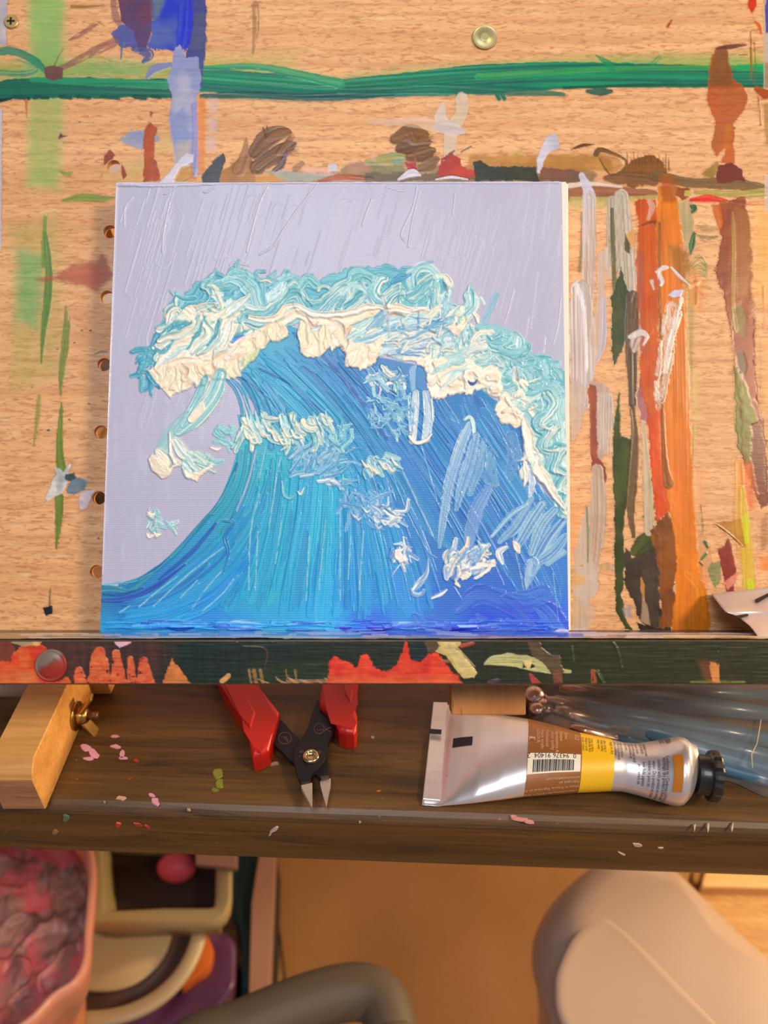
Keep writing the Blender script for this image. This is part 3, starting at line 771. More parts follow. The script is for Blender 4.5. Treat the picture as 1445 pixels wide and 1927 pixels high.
k = t.ramp(t.math('ADD', t.math('MULTIPLY', t.math('SUBTRACT', g.outputs[1], nb[1] + 0.0008), 260), t.math('ADD', t.math('MULTIPLY', t.math('SUBTRACT', nb[0], g.outputs[0]), 150), t.noise(t.coord((1, 1, 1)), 400, 3))), [(0.35, (150, 40, 22)), (0.55, (112, 76, 58)), (0.9, (126, 104, 92))])
t.l(k, t.b.inputs['Base Color']); tag(on_ledge('round_stud', bm, nm, True), 'round stud smeared with red and grey paint')

# base rails lying on the desk, with wing nuts
def bar(x0, x1, yf, yb, z0, z1, name='base_rail', parent=None):
    bm = bmesh.new()
    side = [(yf, z0), (yf - 0.0003, z0 + 0.021), (yf + 0.0012, z0 + 0.0245), (yf + 0.006, z1), (yb, z1), (yb, z0)]
    A = [bm.verts.new((x0, y, z)) for y, z in side]; B = [bm.verts.new((x1, y, z)) for y, z in side]
    for i in range(len(side)): j = (i + 1) % len(side); bm.faces.new((A[i], A[j], B[j], B[i]))
    bm.faces.new(A); bm.faces.new(B[::-1])
    bmesh.ops.bevel(bm, geom=list(bm.edges), offset=0.0005, segments=1, affect='EDGES')
    o = bm_obj(name, bm, beech, parent if parent is not None else easel); o.data.materials.append(beech_end)
    for p in o.data.polygons:
        if abs(p.normal.y) > 0.95 and p.center.y < -0.1: p.material_index = 1
    return o
zb = DESK + 0.0002; zt_ = DESK + 0.029
XR = -0.152; XL = XR - 0.0195
bar(XL, XR, 0.200, 0.56, zb, zt_)
bar(-0.262, -0.216, 0.232, 0.56, zb, zt_)
bar(0.268, 0.288, 0.232, 0.56, zb, zt_)
# spacer dowels between the rails on the left, cross bars
bm = bmesh.new(); cpt = np.array([0, 0.262, DESK + 0.018])
add_lathe(bm, [(0.0062, 0), (0.0072, 0.001), (0.0072, 0.0435), (0.0062, 0.0445)], frame((-0.216, 0.262, DESK + 0.015), (1, 0, 0), (0, 1, 0)), 24)
dw = bm_obj('spacer_dowel', bm, mat('pale_dowel', (214, 176, 150), .5), easel, sm=True); tag(dw, 'pale wooden spacer dowel')
bm = bmesh.new(); add_box(bm, (XL - 0.05, 0.50, zb + 0.003), (0.28, 0.53, zt_ - 0.004), bev=0.0006); bm_obj('cross_bar', bm, beech, easel)
# wing nut on the inner side of the rail
wn = np.array([XR, 0.0, 0.0]); p = on_plane(143, 1347, wn, np.array([1.0, 0, 0]))
M = frame(p, (1, 0, 0), (0, 1, 0))
wing = None
bm = bmesh.new(); add_lathe(bm, [(0.0072, 0.0), (0.0072, 0.0009), (0.0068, 0.0011)], M, 32)
hub = bm_obj('wing_nut', bm, brass, easel, sm=True); tag(hub, 'brass wing nut')
bm = bmesh.new(); add_lathe(bm, [(0.0042, 0.0011), (0.0045, 0.002), (0.0038, 0.0052), (0.0030, 0.0060)], M, 24)
h2 = bm_obj('nut_hub', bm, brass, hub, sm=True)
bm = bmesh.new(); add_lathe(bm, [(0.0021, 0.005), (0.0021, 0.0105), (0.0017, 0.011)], M, 18)
bm_obj('bolt_end', bm, mat('dull_bolt', (120, 84, 62), .45, .8), hub, sm=True)
for sg in (1, -1):
    dirv = Vector((0.62, 0.28 * sg, 0.78 * sg)).normalized()
    c0 = Vector(p) + Vector((0.003, 0, 0.003 * sg)); c1 = c0 + dirv * 0.0105
    Mw = frame(c0, dirv, (0, 1, 0)); bm = bmesh.new()
    add_box(bm, (-0.0030, -0.0012, 0), (0.0030, 0.0012, 0.0105), Mw, bev=0.0011, seg=3)
    bm_obj('wing', bm, brass, hub, sm=False)
# block under the ledge
q0 = bl(849, 1290, 0.012); q1 = bl(990, 1346, 0.012)
bm = bmesh.new(); add_box(bm, (q0[0], q1[1], 0.0), (q1[0], lb + 0.0001, 0.012), bev=0.0007)
o = on_board('clamp_block', bm, beech_v, easel); o.data.transform(WM(easel)); o.data.transform(BI); o.matrix_basis = EI @ BM
# uprights behind the board: the board hinges on them, they stand on the rails' cross bar
for x in (-0.150, 0.150):
    a = Vector(b2w(np.array([x, y_b + 0.02, -BT - 0.0101]))); 
    f = Vector(b2w(np.array([x, y_t - 0.03, -BT - 0.0101])))
    bm = bmesh.new(); d = (f - a); L = d.length
    Mx = Matrix.Translation(a) @ BM.to_3x3().to_4x4()
    add_box(bm, (-0.009, -0.0, -0.010), (0.009, L, 0.0099), Mx, bev=0.0006); bm_obj('upright', bm, beech, easel)
    # prop from the upright to the rear cross bar
    s0 = Vector((x, 0.515, zt_ - 0.004)); s1 = a + d * 0.75 + Vector((0, 0.008, 0.0))
    dd = s1 - s0; bm = bmesh.new(); add_box(bm, (-0.007, -0.007, 0.0), (0.007, 0.007, dd.length), frame(s0, dd, (1, 0, 0))); bm_obj('prop_leg', bm, beech, easel)
    if x > 0: continue
    s0 = Vector((x, a.y + 0.012, zb)); bm = bmesh.new()
    add_box(bm, (x - 0.007, a.y + 0.012, zb), (x + 0.007, a.y + 0.030, a.z + 0.03), bev=0.0005); bm_obj('front_post', bm, beech, easel)
# ================================================================ dried paint on the easel board
def BP(x, y): return b2w(bl(x, y, 0))
NB_U, NB_V = 900, 740
R = Raster(b2w(np.array([x_l + .001, bl(722, -30)[1], 0])), b2w(np.array([x_r - .001, bl(722, -30)[1], 0])),
           b2w(np.array([x_r - .001, bl(722, 1199)[1], 0])), b2w(np.array([x_l + .001, bl(722, 1199)[1], 0])), NB_U, NB_V, BN)
rng = np.random.default_rng(11)
S, PY = R.stroke, R.poly
GR, GRD, TEAL = (24, 122, 92), (30, 84, 70), (22, 118, 104)
VI, BLU, PER, LIL = (98, 66, 92), (72, 80, 190), (140, 146, 196), (192, 190, 214)
RU, RUD, CRM = (186, 92, 52), (160, 78, 48), (124, 52, 48)
DG, BRN, OCH = (48, 62, 40), (110, 72, 38), (196, 138, 44)
GW = (196, 186, 180)
g = 1   # green washes and strokes on the left
PY([(52, -40), (122, -40), (120, 200), (112, 340), (110, 360), (50, 350), (55, 180)], (150, 190, 116), (168, 184, 116), a=.72, blur=14, g=g)
PY([(58, -40), (118, -40), (114, 120), (62, 120)], (132, 188, 118), a=.55, blur=10, g=g)
PY([(20, 430), (110, 400), (120, 700), (20, 740)], (170, 170, 100), a=.45, blur=22, g=g)
PY([(34, 470), (84, 480), (72, 620), (30, 600)], (96, 176, 116), a=.62, blur=15, g=g)
S([(88, 378), (84, 440), (82, 500)], [5, 9, 8], (116, 150, 78), a=.85, fade=(.5, 0), g=g)
S([(86, 440), (92, 500), (90, 560), (82, 630), (78, 684)], [8, 13, 16, 10, 3], (88, 130, 66), (110, 140, 80), a=.95, g=g)
S([(128, 570), (124, 640), (116, 700), (114, 745)], [10, 15, 12, 3], (112, 134, 62), (128, 144, 80), a=.92, fade=(.25, 0), g=g)
S([(74, 745), (70, 790), (64, 840)], [8, 9, 3], (142, 146, 70), a=.75, g=g)
S([(116, 760), (112, 840), (116, 880)], [5, 14, 18], (108, 134, 56), a=.95, g=g)
S([(112, 935), (110, 985), (106, 1033)], [17, 13, 3], (98, 122, 44), (120, 140, 70), a=.97, g=g)
S([(95, 1100), (93, 1150)], [3, 5], (120, 110, 60), a=.8, fade=(.6, 0), g=g)
S([(118, 378), (150, 372), (190, 374), (216, 372)], [5, 15, 12, 5], (110, 136, 58), (140, 156, 84), a=.9, dry=.1, g=g)
PY([(112, 322), (136, 324), (130, 332), (118, 330)], (126, 150, 80), a=.8, g=g)
PY([(82, 1146), (97, 1141), (98, 1154), (86, 1158)], (26, 34, 38), g=g, rough=4)
PY([(190, 322), (330, 280), (340, 240), (300, 250), (280, 345), (215, 345)], (206, 174, 112), (196, 178, 120), a=.55, blur=14, g=g)
# canvas's cast shadow painted as a brownish wash beside its edge
PY([(118, 470), (212, 455), (196, 760), (150, 700)], (196, 146, 106), a=.3, blur=20, g=g)
g = 2   # green band
PY([(-60, 118), (60, 120), (170, 108), (330, 122), (400, 118), (520, 128), (620, 150), (760, 132), (900, 122), (1050, 112), (1200, 106), (1437, 104), (1437, 135), (1100, 135), (700, 150), (-60, 150)], (132, 170, 84), (108, 172, 100), a=.75, blur=17, g=g)
PY([(380, 100), (560, 96), (560, 130), (380, 130)], (196, 184, 110), a=.4, blur=14, g=g)
S([(-40, 108), (20, 96), (70, 118), (90, 140)], [12, 16, 14, 6], TEAL, (60, 140, 110), a=.9, dry=.25, g=g)
S([(-40, 172), (60, 166), (200, 166), (330, 168)], [34, 38, 38, 38], (38, 98, 82), (44, 112, 92), a=1, ridge=.6, h=.10, g=g, sf=.003)
S([(60, 150), (200, 155), (330, 160)], [10, 16, 16], (58, 150, 108), a=.85, dry=.2, g=g)
S([(-20, 135), (40, 140), (70, 130), (30, 112)], [10, 12, 8, 4], TEAL, (150, 180, 130), a=.8, dry=.3, g=g)
S([(370, 150), (500, 160), (620, 168), (760, 160), (900, 150), (1100, 142), (1437, 146)], [46, 46, 38, 46, 56, 50, 40], GR, (20, 104, 96), (52, 146, 104), a=1, ridge=.8, h=.14, g=g, sf=.0016, rough=.1, bf=.25)
S([(380, 128), (480, 126), (560, 140), (640, 158)], [8, 14, 16, 20], (40, 148, 110), (90, 160, 110), a=.95, dry=.25, g=g)
S([(380, 182), (470, 180), (560, 184), (650, 182), (740, 178)], [10, 14, 14, 16, 8], (14, 66, 70), (24, 96, 84), a=.95, dry=.15, g=g)
S([(640, 172), (800, 168), (960, 172), (1060, 178)], [12, 18, 18, 8], (18, 96, 86), (30, 120, 92), a=.9, dry=.15, g=g)
S([(900, 145), (1100, 132), (1300, 128), (1437, 130)], [14, 12, 10, 12], (54, 154, 96), (90, 160, 96), a=.8, dry=.3, g=g)
S([(1060, 166), (1250, 160), (1437, 163)], [6, 7, 6], (16, 76, 64), a=.8, dry=.2, g=g, sf=.002)
S([(1105, 172), (1130, 174), (1150, 172)], [8, 16, 8], (18, 92, 78), a=.95, g=g)
for x in (860, 935, 945): S([(x, 178), (x + 4, 186)], 9, (26, 108, 88), g=g)
S([(1122, 105), (1145, 122), (1150, 130)], [4, 14, 14], (44, 140, 94), a=.8, dry=.3, g=g)
S([(1225, 122), (1240, 108)], 8, (60, 140, 90), a=.7, dry=.4, g=g)
S([(1390, 126), (1437, 128)], [10, 16], (50, 160, 100), a=.95, g=g)
S([(-30, 192), (0, 190), (30, 184)], [12, 8, 3], (26, 48, 56), a=1, g=g)
for k in range(7):
    x = 5 + 46 * k + 30 * rng.random(); S([(x, 183), (x + 14 + 20 * rng.random(), 185)], 6 + rng.random() * 3, (30, 84, 74), g=g)
g = 3   # violet and blue patch, top left
S([(212, -20), (218, 30), (232, 60)], [8, 14, 5], (140, 96, 100), a=.7, dry=.35, g=g)
PY([(230, -40), (290, -40), (288, 50), (275, 96), (264, 98), (250, 62), (228, 40), (218, -40)], (112, 72, 96), (96, 74, 110), g=g, h=.08)
PY([(290, -40), (370, -40), (360, 60), (330, 95), (275, 92), (286, 60)], (96, 112, 176), (70, 78, 198), g=g, ns=.02, rough=8)
PY([(288, -30), (318, -20), (300, 30), (288, 40)], (110, 130, 118), a=.8, blur=6, g=g)
S([(352, -20), (350, 50), (340, 100)], [30, 34, 14], (66, 70, 206), (84, 96, 200), a=1, fade=(0, .15), g=g, h=.1)
PY([(366, -40), (388, -40), (388, 90), (380, 165), (366, 170), (350, 110), (362, 60)], (78, 82, 142), (88, 92, 130), g=g, rough=4, h=.08)
PY([(208, 62), (232, 48), (250, 60), (262, 90), (225, 88)], (98, 100, 160), (120, 110, 150), g=g, rough=5)
S([(252, 92), (280, 102), (270, 116)], [12, 20, 8], (80, 92, 150), a=.9, dry=.4, g=g)
S([(230, 80), (228, 112)], [8, 3], (90, 110, 150), a=.9, dry=.3, g=g)
S([(188, 40), (160, 60), (130, 76)], [4, 10, 4], (140, 90, 90), a=.75, dry=.4, g=g)
S([(215, 80), (170, 100), (130, 122), (108, 132)], [18, 16, 12, 10], (146, 96, 92), a=.75, dry=.45, g=g)
PY([(84, 128), (100, 122), (118, 128), (116, 146), (100, 152), (84, 144)], (112, 72, 74), a=.95, rough=4, g=g)
S([(104, 122), (112, 104), (120, 92)], [4, 3, 2], (140, 90, 90), a=.7, g=g)
S([(135, 12), (160, 14), (195, 10)], [6, 7, 3], (150, 120, 72), a=.85, dry=.1, g=g)
S([(480, 10), (482, 50), (476, 100)], [14, 12, 6], (150, 116, 84), a=.7, dry=.4, g=g)
S([(275, 148), (290, 130), (320, 122)], [5, 16, 10], (130, 140, 190), a=.9, dry=.2, g=g)
# pale lilac stroke running down to the canvas
PY([(330, 88), (340, 82), (350, 110), (372, 106), (378, 150), (370, 200), (376, 330), (332, 340), (326, 270), (318, 232), (324, 180), (314, 155)], (182, 182, 206), (152, 158, 200), g=g, rough=4, ns=.025, h=.1)
PY([(318, 225), (345, 200), (352, 255), (332, 300), (322, 260)], (146, 156, 200), a=.85, blur=5, g=g)
S([(366, 200), (368, 260), (364, 330)], [10, 12, 8], (150, 150, 204), a=.8, g=g)
PY([(330, 270), (360, 265), (360, 320), (330, 335)], (206, 192, 164), a=.6, blur=9, g=g)
PY([(222, 262), (250, 246), (290, 244), (300, 262), (270, 282), (238, 274)], (150, 156, 190), (178, 176, 180), g=g, rough=4)
g = 4   # orange and lilac spots
PY([(372, 185), (386, 185), (384, 330), (372, 330)], (226, 138, 66), a=.75, blur=4, g=g)
for x, y in ((402, 200), (400, 237), (398, 272)): PY([(x - 8, y - 14), (x + 7, y - 14), (x + 8, y + 14), (x - 7, y + 12)], (214, 190, 192), a=.6, blur=6, g=g)
S([(50, 190), (51, 222)], [7, 3], (210, 130, 88), a=.9, g=g)
g = 5   # brick red marks on the left
PY([(270, 248), (282, 228), (284, 210), (286, 230), (297, 242), (290, 262), (292, 300), (302, 340), (268, 344), (270, 290)], (180, 92, 56), (168, 84, 60), g=g, rough=4, h=.08)
PY([(198, 274), (210, 284), (218, 292), (208, 306), (192, 314), (196, 292), (206, 282)], (150, 80, 60), g=g, rough=3)
PY([(228, 306), (234, 316), (238, 330), (232, 338), (227, 322)], (150, 74, 60), g=g, rough=2)
PY([(109, 262), (114, 248), (118, 254), (128, 256), (114, 260)], (110, 66, 80), g=g)
PY([(66, 527), (100, 520), (130, 502), (150, 496), (180, 490), (190, 478), (202, 485), (212, 520), (196, 535), (182, 550), (150, 538), (120, 530)], (184, 110, 88), (168, 98, 80), a=.85, rough=5, blur=6, g=g)
PY([(148, 520), (195, 500), (208, 520), (180, 545)], (176, 92, 78), a=.6, blur=12, g=g)
g = 6   # white and slate dab, left of the canvas
PY([(101, 879), (112, 882), (119, 890), (131, 872), (133, 878), (128, 888), (126, 910), (118, 930), (102, 936), (90, 943), (86, 938), (96, 912), (106, 892)], (232, 226, 220), (196, 200, 198), g=g, rough=2.5, h=.25, ns=.06)
PY([(104, 915), (112, 898), (122, 896), (118, 922), (108, 928)], (160, 170, 172), a=.7, blur=3, g=g)
PY([(125, 893), (140, 890), (146, 900), (136, 908), (124, 902)], (64, 82, 86), g=g, h=.2)
PY([(124, 920), (132, 904), (150, 898), (166, 906), (160, 922), (140, 930), (127, 928)], (88, 110, 122), (120, 136, 146), g=g, h=.2)
PY([(150, 930), (162, 922), (180, 922), (186, 930), (196, 942), (194, 946), (180, 940), (168, 944), (162, 958), (150, 960), (148, 940)], (236, 216, 220), (206, 196, 204), g=g, rough=2.5, h=.25, ns=.08)
for x, y, r_ in [(91, 810, 5), (130, 790, 3), (167, 760, 3), (140, 645, 3), (154, 622, 4), (170, 622, 4), (108, 657, 3), (196, 634, 2.5), (60, 729, 2), (106, 704, 2), (185, 1013, 3), (150, 230, 2)]:
    PY([(x - r_, y), (x, y - r_ * .6), (x + r_, y), (x, y + r_ * .6)], (70, 84, 74), g=g, rough=1)
S([(176, 668), (190, 662), (202, 662)], [2, 5, 4], (130, 122, 118), a=.85, g=g)
PY([(22, 812), (38, 810), (40, 820), (26, 822)], (244, 206, 150), a=.8, blur=3, g=g)
g = 7   # clutter of brown, green, red dabs along the canvas top
PY([(400, 335), (1080, 300), (1120, 330), (1120, 352), (380, 352)], (150, 126, 96), (96, 92, 62), a=.85, rough=10, ns=.03, blur=6, g=g)
PY([(378, 332), (392, 312), (420, 288), (424, 300), (412, 344), (380, 344)], (66, 64, 66), (52, 54, 60), g=g, rough=3)
PY([(300, 345), (330, 310), (350, 288), (364, 292), (362, 304), (338, 318), (326, 345)], (224, 220, 236), g=g, h=.25, rough=2)
PY([(340, 345), (328, 338), (340, 315), (360, 312), (366, 330)], (196, 150, 90), (226, 210, 180), g=g)
PY([(408, 345), (420, 322), (440, 306), (462, 290), (476, 305), (480, 345)], (170, 116, 48), (150, 100, 46), g=g, rough=6)
S([(463, 255), (462, 285), (450, 320)], [3, 14, 24], (150, 104, 60), a=.8, dry=.35, fade=(.3, 0), g=g)
S([(478, 288), (500, 262), (526, 250), (544, 248)], [22, 34, 28, 10], (112, 70, 34), (140, 96, 52), a=1, dry=.08, g=g, h=.12)
S([(485, 315), (510, 296), (538, 280), (556, 270)], [30, 34, 26, 6], (96, 60, 30), (130, 88, 46), a=1, dry=.15, g=g, h=.12)
for k in range(22): a_ = -1.2 + 1.5 * rng.random(); S([(520 + 14 * rng.random(), 290), (540 + 22 * math.cos(a_), 285 + 40 * math.sin(a_))], [5, 1.2], (128, 86, 50), a=.7, dry=.2, g=g)
S([(516, 322), (530, 310), (540, 284)], [10, 14, 4], (82, 56, 62), a=.95, g=g)
S([(556, 318), (568, 308)], [14, 10], (140, 98, 60), a=.8, g=g)
S([(495, 240), (502, 262)], [2.5, 3.5], (84, 66, 40), g=g); S([(502, 237), (506, 258)], 2.5, (84, 66, 40), g=g)
PY([(480, 330), (520, 330), (538, 342), (480, 344)], (202, 146, 50), g=g)
PY([(500, 322), (620, 326), (640, 340), (540, 341)], (184, 182, 172), (160, 164, 150), a=.9, g=g, rough=5)
PY([(570, 316), (620, 318), (622, 326), (572, 325)], (226, 176, 160), a=.8, blur=3, g=g)
PY([(617, 310), (634, 308), (636, 322), (618, 324)], (208, 210, 224), a=.9, g=g)
S([(600, 343), (640, 335), (700, 338)], [8, 12, 8], (176, 92, 66), a=.9, g=g)
PY([(640, 320), (660, 306), (700, 306), (730, 316), (720, 330), (650, 330)], (176, 132, 104), (150, 120, 84), a=.95, g=g, rough=6)
S([(690, 305), (740, 298), (770, 300), (780, 312)], [10, 22, 26, 18], (130, 140, 66), (160, 160, 84), (110, 150, 120), a=.85, dry=.15, g=g)
PY([(738, 302), (755, 296), (760, 308), (742, 312)], (120, 156, 136), a=.8, g=g)
PY([(700, 312), (760, 308), (765, 330), (700, 332)], (120, 124, 76), a=.85, blur=4, g=g)
PY([(700, 290), (708, 292), (706, 304), (696, 302)], (232, 180, 160), a=.7, blur=3, g=g)
S([(742, 262), (770, 252), (798, 254)], [20, 34, 20], (104, 66, 30), (134, 90, 48), a=1, dry=.08, g=g, h=.12)
S([(752, 280), (780, 274), (806, 268)], [20, 38, 12], (98, 60, 28), (128, 84, 44), a=1, dry=.1, g=g, h=.12)
S([(770, 298), (795, 290), (815, 284)], [16, 30, 12], (104, 66, 32), (134, 90, 50), a=1, dry=.12, g=g, h=.12)
S([(790, 318), (808, 310), (820, 300)], [14, 26, 14], (104, 78, 42), (134, 98, 56), a=.9, dry=.2, g=g)
for k in range(26): a_ = 3.6 + 2.9 * rng.random(); x0, y0 = 775 + 12 * rng.random(), 270; S([(x0, y0), (x0 + 38 * math.cos(a_), y0 + 26 * math.sin(a_))], [5, 1.2], (130, 90, 50), a=.7, dry=.25, g=g)
PY([(764, 306), (782, 302), (788, 322), (780, 334), (768, 326)], (176, 56, 40), g=g, rough=4)
PY([(690, 328), (960, 322), (968, 340), (690, 341)], (84, 84, 58), (110, 88, 60), a=.95, rough=6, g=g)
# white forked stroke
S([(668, 228), (720, 230), (780, 230), (830, 238)], [6, 12, 20, 26], (226, 196, 176), a=.6, fade=(.3, 0), g=g)
S([(834, 198), (830, 225), (850, 245)], [12, 24, 18], (222, 208, 200), a=.85, g=g, h=.08)
S([(870, 186), (868, 215), (850, 245), (846, 290)], [24, 24, 26, 24], (220, 202, 180), a=.85, g=g, h=.08)
S([(820, 240), (850, 242), (875, 250)], [14, 26, 4], (216, 202, 200), a=.9, g=g)
PY([(826, 312), (830, 298), (850, 288), (866, 298), (868, 312), (896, 322), (900, 335), (824, 330)], (172, 60, 42), (186, 76, 56), g=g, rough=5)
S([(836, 300), (855, 284)], [5, 4], (130, 90, 100), g=g)
S([(868, 286), (886, 276)], [3, 3], (90, 80, 50), g=g)
PY([(882, 292), (1120, 290), (1150, 302), (1150, 322), (880, 318)], (176, 126, 70), (190, 140, 80), a=.85, rough=4, blur=4, g=g)
PY([(890, 305), (905, 302), (920, 312), (1010, 314), (1014, 340), (895, 340)], (46, 48, 36), (58, 60, 40), g=g, rough=4)
S([(750, 338), (775, 326), (790, 330)], [6, 16, 6], (226, 222, 238), a=1, dry=.1, h=.3, g=g)
S([(820, 338), (850, 334), (880, 338)], [3, 6, 3], (226, 222, 238), a=1, dry=.1, h=.3, g=g)
PY([(1012, 325), (1010, 300), (1020, 275), (1030, 258), (1046, 248), (1054, 280), (1036, 284), (1024, 300), (1018, 326)], (222, 218, 232), (200, 196, 210), g=g, rough=2, h=.15)
PY([(965, 290), (985, 275), (984, 285), (968, 296)], (170, 170, 70), a=.7, blur=2, g=g)
PY([(1020, 316), (1090, 320), (1098, 344), (1015, 340)], (134, 88, 74), (120, 92, 76), g=g, rough=5)
S([(1074, 282), (1096, 274), (1118, 272)], [2, 7, 2], (100, 66, 36), g=g)
# brown loop at the upper right of the canvas
S([(1122, 290), (1130, 282), (1160, 292), (1178, 304), (1172, 322), (1148, 334)], [12, 10, 6, 5, 8, 6], (92, 66, 36), (120, 88, 52), a=.95, g=g, h=.1)
PY([(1124, 286), (1160, 292), (1172, 312), (1150, 330), (1134, 318)], (168, 118, 64), a=.6, g=g)
S([(1128, 300), (1140, 320), (1150, 332)], [4, 4, 3], (96, 68, 38), a=.8, g=g)
PY([(1180, 310), (1200, 296), (1225, 292), (1246, 302), (1252, 330), (1210, 350), (1180, 352), (1172, 330)], (136, 86, 46), (116, 74, 44), g=g, rough=6, h=.1)
for k in range(14): x0 = 1180 + 6 * k; S([(x0, 320), (x0 + 3 - 6 * rng.random(), 296 - 10 * rng.random())], [6, 1.5], (138, 92, 52), a=.8, dry=.2, g=g)
S([(1140, 336), (1170, 336), (1230, 340)], [12, 22, 20], (110, 78, 50), (140, 100, 70), a=.95, g=g)
g = 8   # brown-olive horizontal band right of the canvas
S([(1070, 366), (1150, 362), (1230, 366)], [26, 22, 18], (140, 84, 60), (160, 110, 84), a=.95, dry=.05, g=g, h=.1)
S([(1230, 330), (1300, 344), (1380, 346), (1440, 358)], [20, 20, 24, 20], (104, 82, 50), (128, 98, 66), a=.95, g=g, h=.08)
S([(1070, 350), (1110, 346), (1170, 352)], [10, 8, 4], (232, 214, 206), a=.95, dry=.25, g=g)
S([(1075, 374), (1160, 374), (1260, 368)], [8, 8, 6], (188, 176, 112), a=.85, dry=.15, g=g)
S([(1310, 362), (1390, 366), (1445, 362)], [10, 16, 18], (186, 172, 106), (170, 150, 90), a=.9, g=g)
PY([(1070, 374), (1180, 374), (1188, 390), (1070, 396)], (190, 186, 124), a=.55, blur=5, g=g)
S([(1300, 376), (1330, 374), (1365, 378)], [8, 14, 8], (222, 66, 34), a=.95, g=g)
S([(1340, 372), (1400, 384), (1440, 386)], [4, 4, 3], (206, 92, 40), a=.8, dry=.3, g=g)
PY([(1274, 352), (1296, 354), (1300, 368), (1285, 376), (1270, 366)], (150, 84, 52), g=g)
PY([(1288, 358), (1298, 360), (1298, 370), (1288, 370)], (196, 186, 96), g=g, h=.3)
PY([(1316, 328), (1350, 302), (1356, 318), (1340, 336)], (160, 130, 78), a=.9, g=g)
PY([(1346, 330), (1352, 312), (1376, 306), (1396, 318), (1400, 340), (1350, 344)], (116, 50, 44), g=g, rough=4)
PY([(1328, 318), (1340, 312), (1345, 336), (1322, 336)], (150, 120, 72), a=.6, g=g)
g = 9   # rust red figure, upper right
PY([(1350, 88), (1366, 86), (1372, 118), (1380, 150), (1400, 165), (1406, 188), (1396, 214), (1380, 232), (1382, 306), (1356, 306), (1364, 280), (1348, 296), (1338, 276), (1346, 228), (1330, 190), (1334, 130), (1340, 105)], (186, 92, 46), (170, 88, 50), a=.88, rough=4, ns=.02, g=g)
PY([(1350, 88), (1366, 86), (1372, 120), (1378, 160), (1336, 162), (1336, 120)], (128, 84, 52), (134, 92, 62), a=.85, blur=5, g=g)
PY([(1364, 236), (1378, 232), (1372, 282), (1362, 282)], (206, 130, 76), a=.5, blur=4, g=g)
S([(1346, 92), (1372, 88), (1404, 85)], [3, 10, 4], (110, 62, 60), a=.95, g=g)
S([(1390, 104), (1406, 103)], [2, 3], (120, 60, 60), g=g)
PY([(1408, -30), (1426, -30), (1424, 10), (1414, 24), (1407, 10)], (206, 78, 36), g=g, rough=2)
S([(1420, 40), (1428, 50), (1432, 64)], [3, 8, 3], (206, 96, 46), a=.9, g=g)
S([(1412, 60), (1413, 120), (1412, 150)], [3, 5, 2], (146, 92, 46), a=.85, dry=.15, g=g)
S([(1419, 80), (1421, 130), (1416, 158)], [3, 3, 2], (120, 86, 40), a=.75, dry=.3, g=g)
S([(1256, 50), (1264, 38)], [6, 3], (180, 80, 44), g=g)
S([(1424, 168), (1440, 178)], [12, 20], (166, 84, 50), g=g)
S([(1426, 180), (1431, 236)], [2, 3], (130, 90, 50), a=.8, g=g)
g = 10  # grey and blue edge strip, top right and far left
PY([(1437, -40), (1470, -40), (1470, 168), (1437, 166)], (196, 182, 168), g=g, rough=1)
PY([(1439, -40), (1470, -40), (1470, 60), (1441, 62)], (92, 84, 150), g=g, rough=3)
PY([(1439, 120), (1470, 110), (1470, 168), (1437, 166)], (150, 130, 90), a=.8, g=g)
PY([(1436, 195), (1470, 190), (1470, 280), (1440, 270)], (170, 130, 84), a=.8, g=g)
PY([(-60, -40), (16, -40), (12, 84), (-60, 84)], (206, 196, 196), (186, 180, 190), g=g, rough=2)
PY([(-60, 200), (4, 205), (3, 470), (-60, 480)], (210, 200, 206), g=g, rough=1)
g = 11  # white vertical strokes right of the canvas
S([(1094, 330), (1108, 362), (1110, 380)], [12, 20, 22], (222, 216, 232), (204, 200, 216), g=g, h=.25)
S([(1108, 370), (1108, 460), (1106, 550), (1100, 640)], [24, 26, 22, 18], (206, 192, 184), (184, 160, 148), (222, 216, 226), a=.9, dry=.06, sf=.004, bf=.5, g=g, h=.12)
S([(1094, 400), (1093, 470), (1090, 510)], [3, 5, 8], (130, 124, 92), a=.8, g=g)
S([(1092, 545), (1094, 620), (1096, 700), (1094, 760)], [36, 50, 44, 30], (204, 194, 192), (186, 166, 150), (226, 222, 232), a=.95, dry=.06, sf=.004, bf=.45, g=g, h=.2)
S([(1084, 536), (1094, 560), (1100, 600), (1103, 680), (1102, 700)], [10, 8, 4, 3, 2], (232, 228, 238), g=g, h=.4)
S([(1132, 480), (1130, 560), (1126, 640), (1118, 690)], [14, 16, 26, 8], (206, 190, 188), (218, 190, 160), a=.85, dry=.12, sf=.004, g=g)
S([(1136, 560), (1134, 640), (1124, 680)], [10, 14, 6], (200, 192, 204), a=.9, g=g)
S([(1085, 735), (1085, 790), (1078, 830)], [34, 24, 6], (206, 190, 180), a=.75, dry=.1, g=g)
PY([(1110, 716), (1136, 722), (1156, 750), (1156, 800), (1140, 850), (1124, 880), (1122, 790), (1108, 740)], (206, 190, 180), (190, 168, 158), a=.92, rough=4, g=g, ns=.05, h=.12)
for k in range(6): S([(1126 + 5 * k, 740), (1124 + 5 * k, 840 + 4 * k)], 2.5, (222, 212, 208), a=.8, g=g, h=.2)
PY([(1106, 720), (1122, 726), (1124, 860), (1140, 880), (1140, 910), (1112, 884), (1108, 800)], (146, 72, 62), (166, 96, 76), g=g, rough=3)
S([(1124, 884), (1126, 950), (1124, 1000), (1118, 1060)], [20, 30, 30, 18], (206, 192, 182), (184, 156, 130), a=.92, dry=.06, sf=.004, bf=.5, g=g, h=.15)
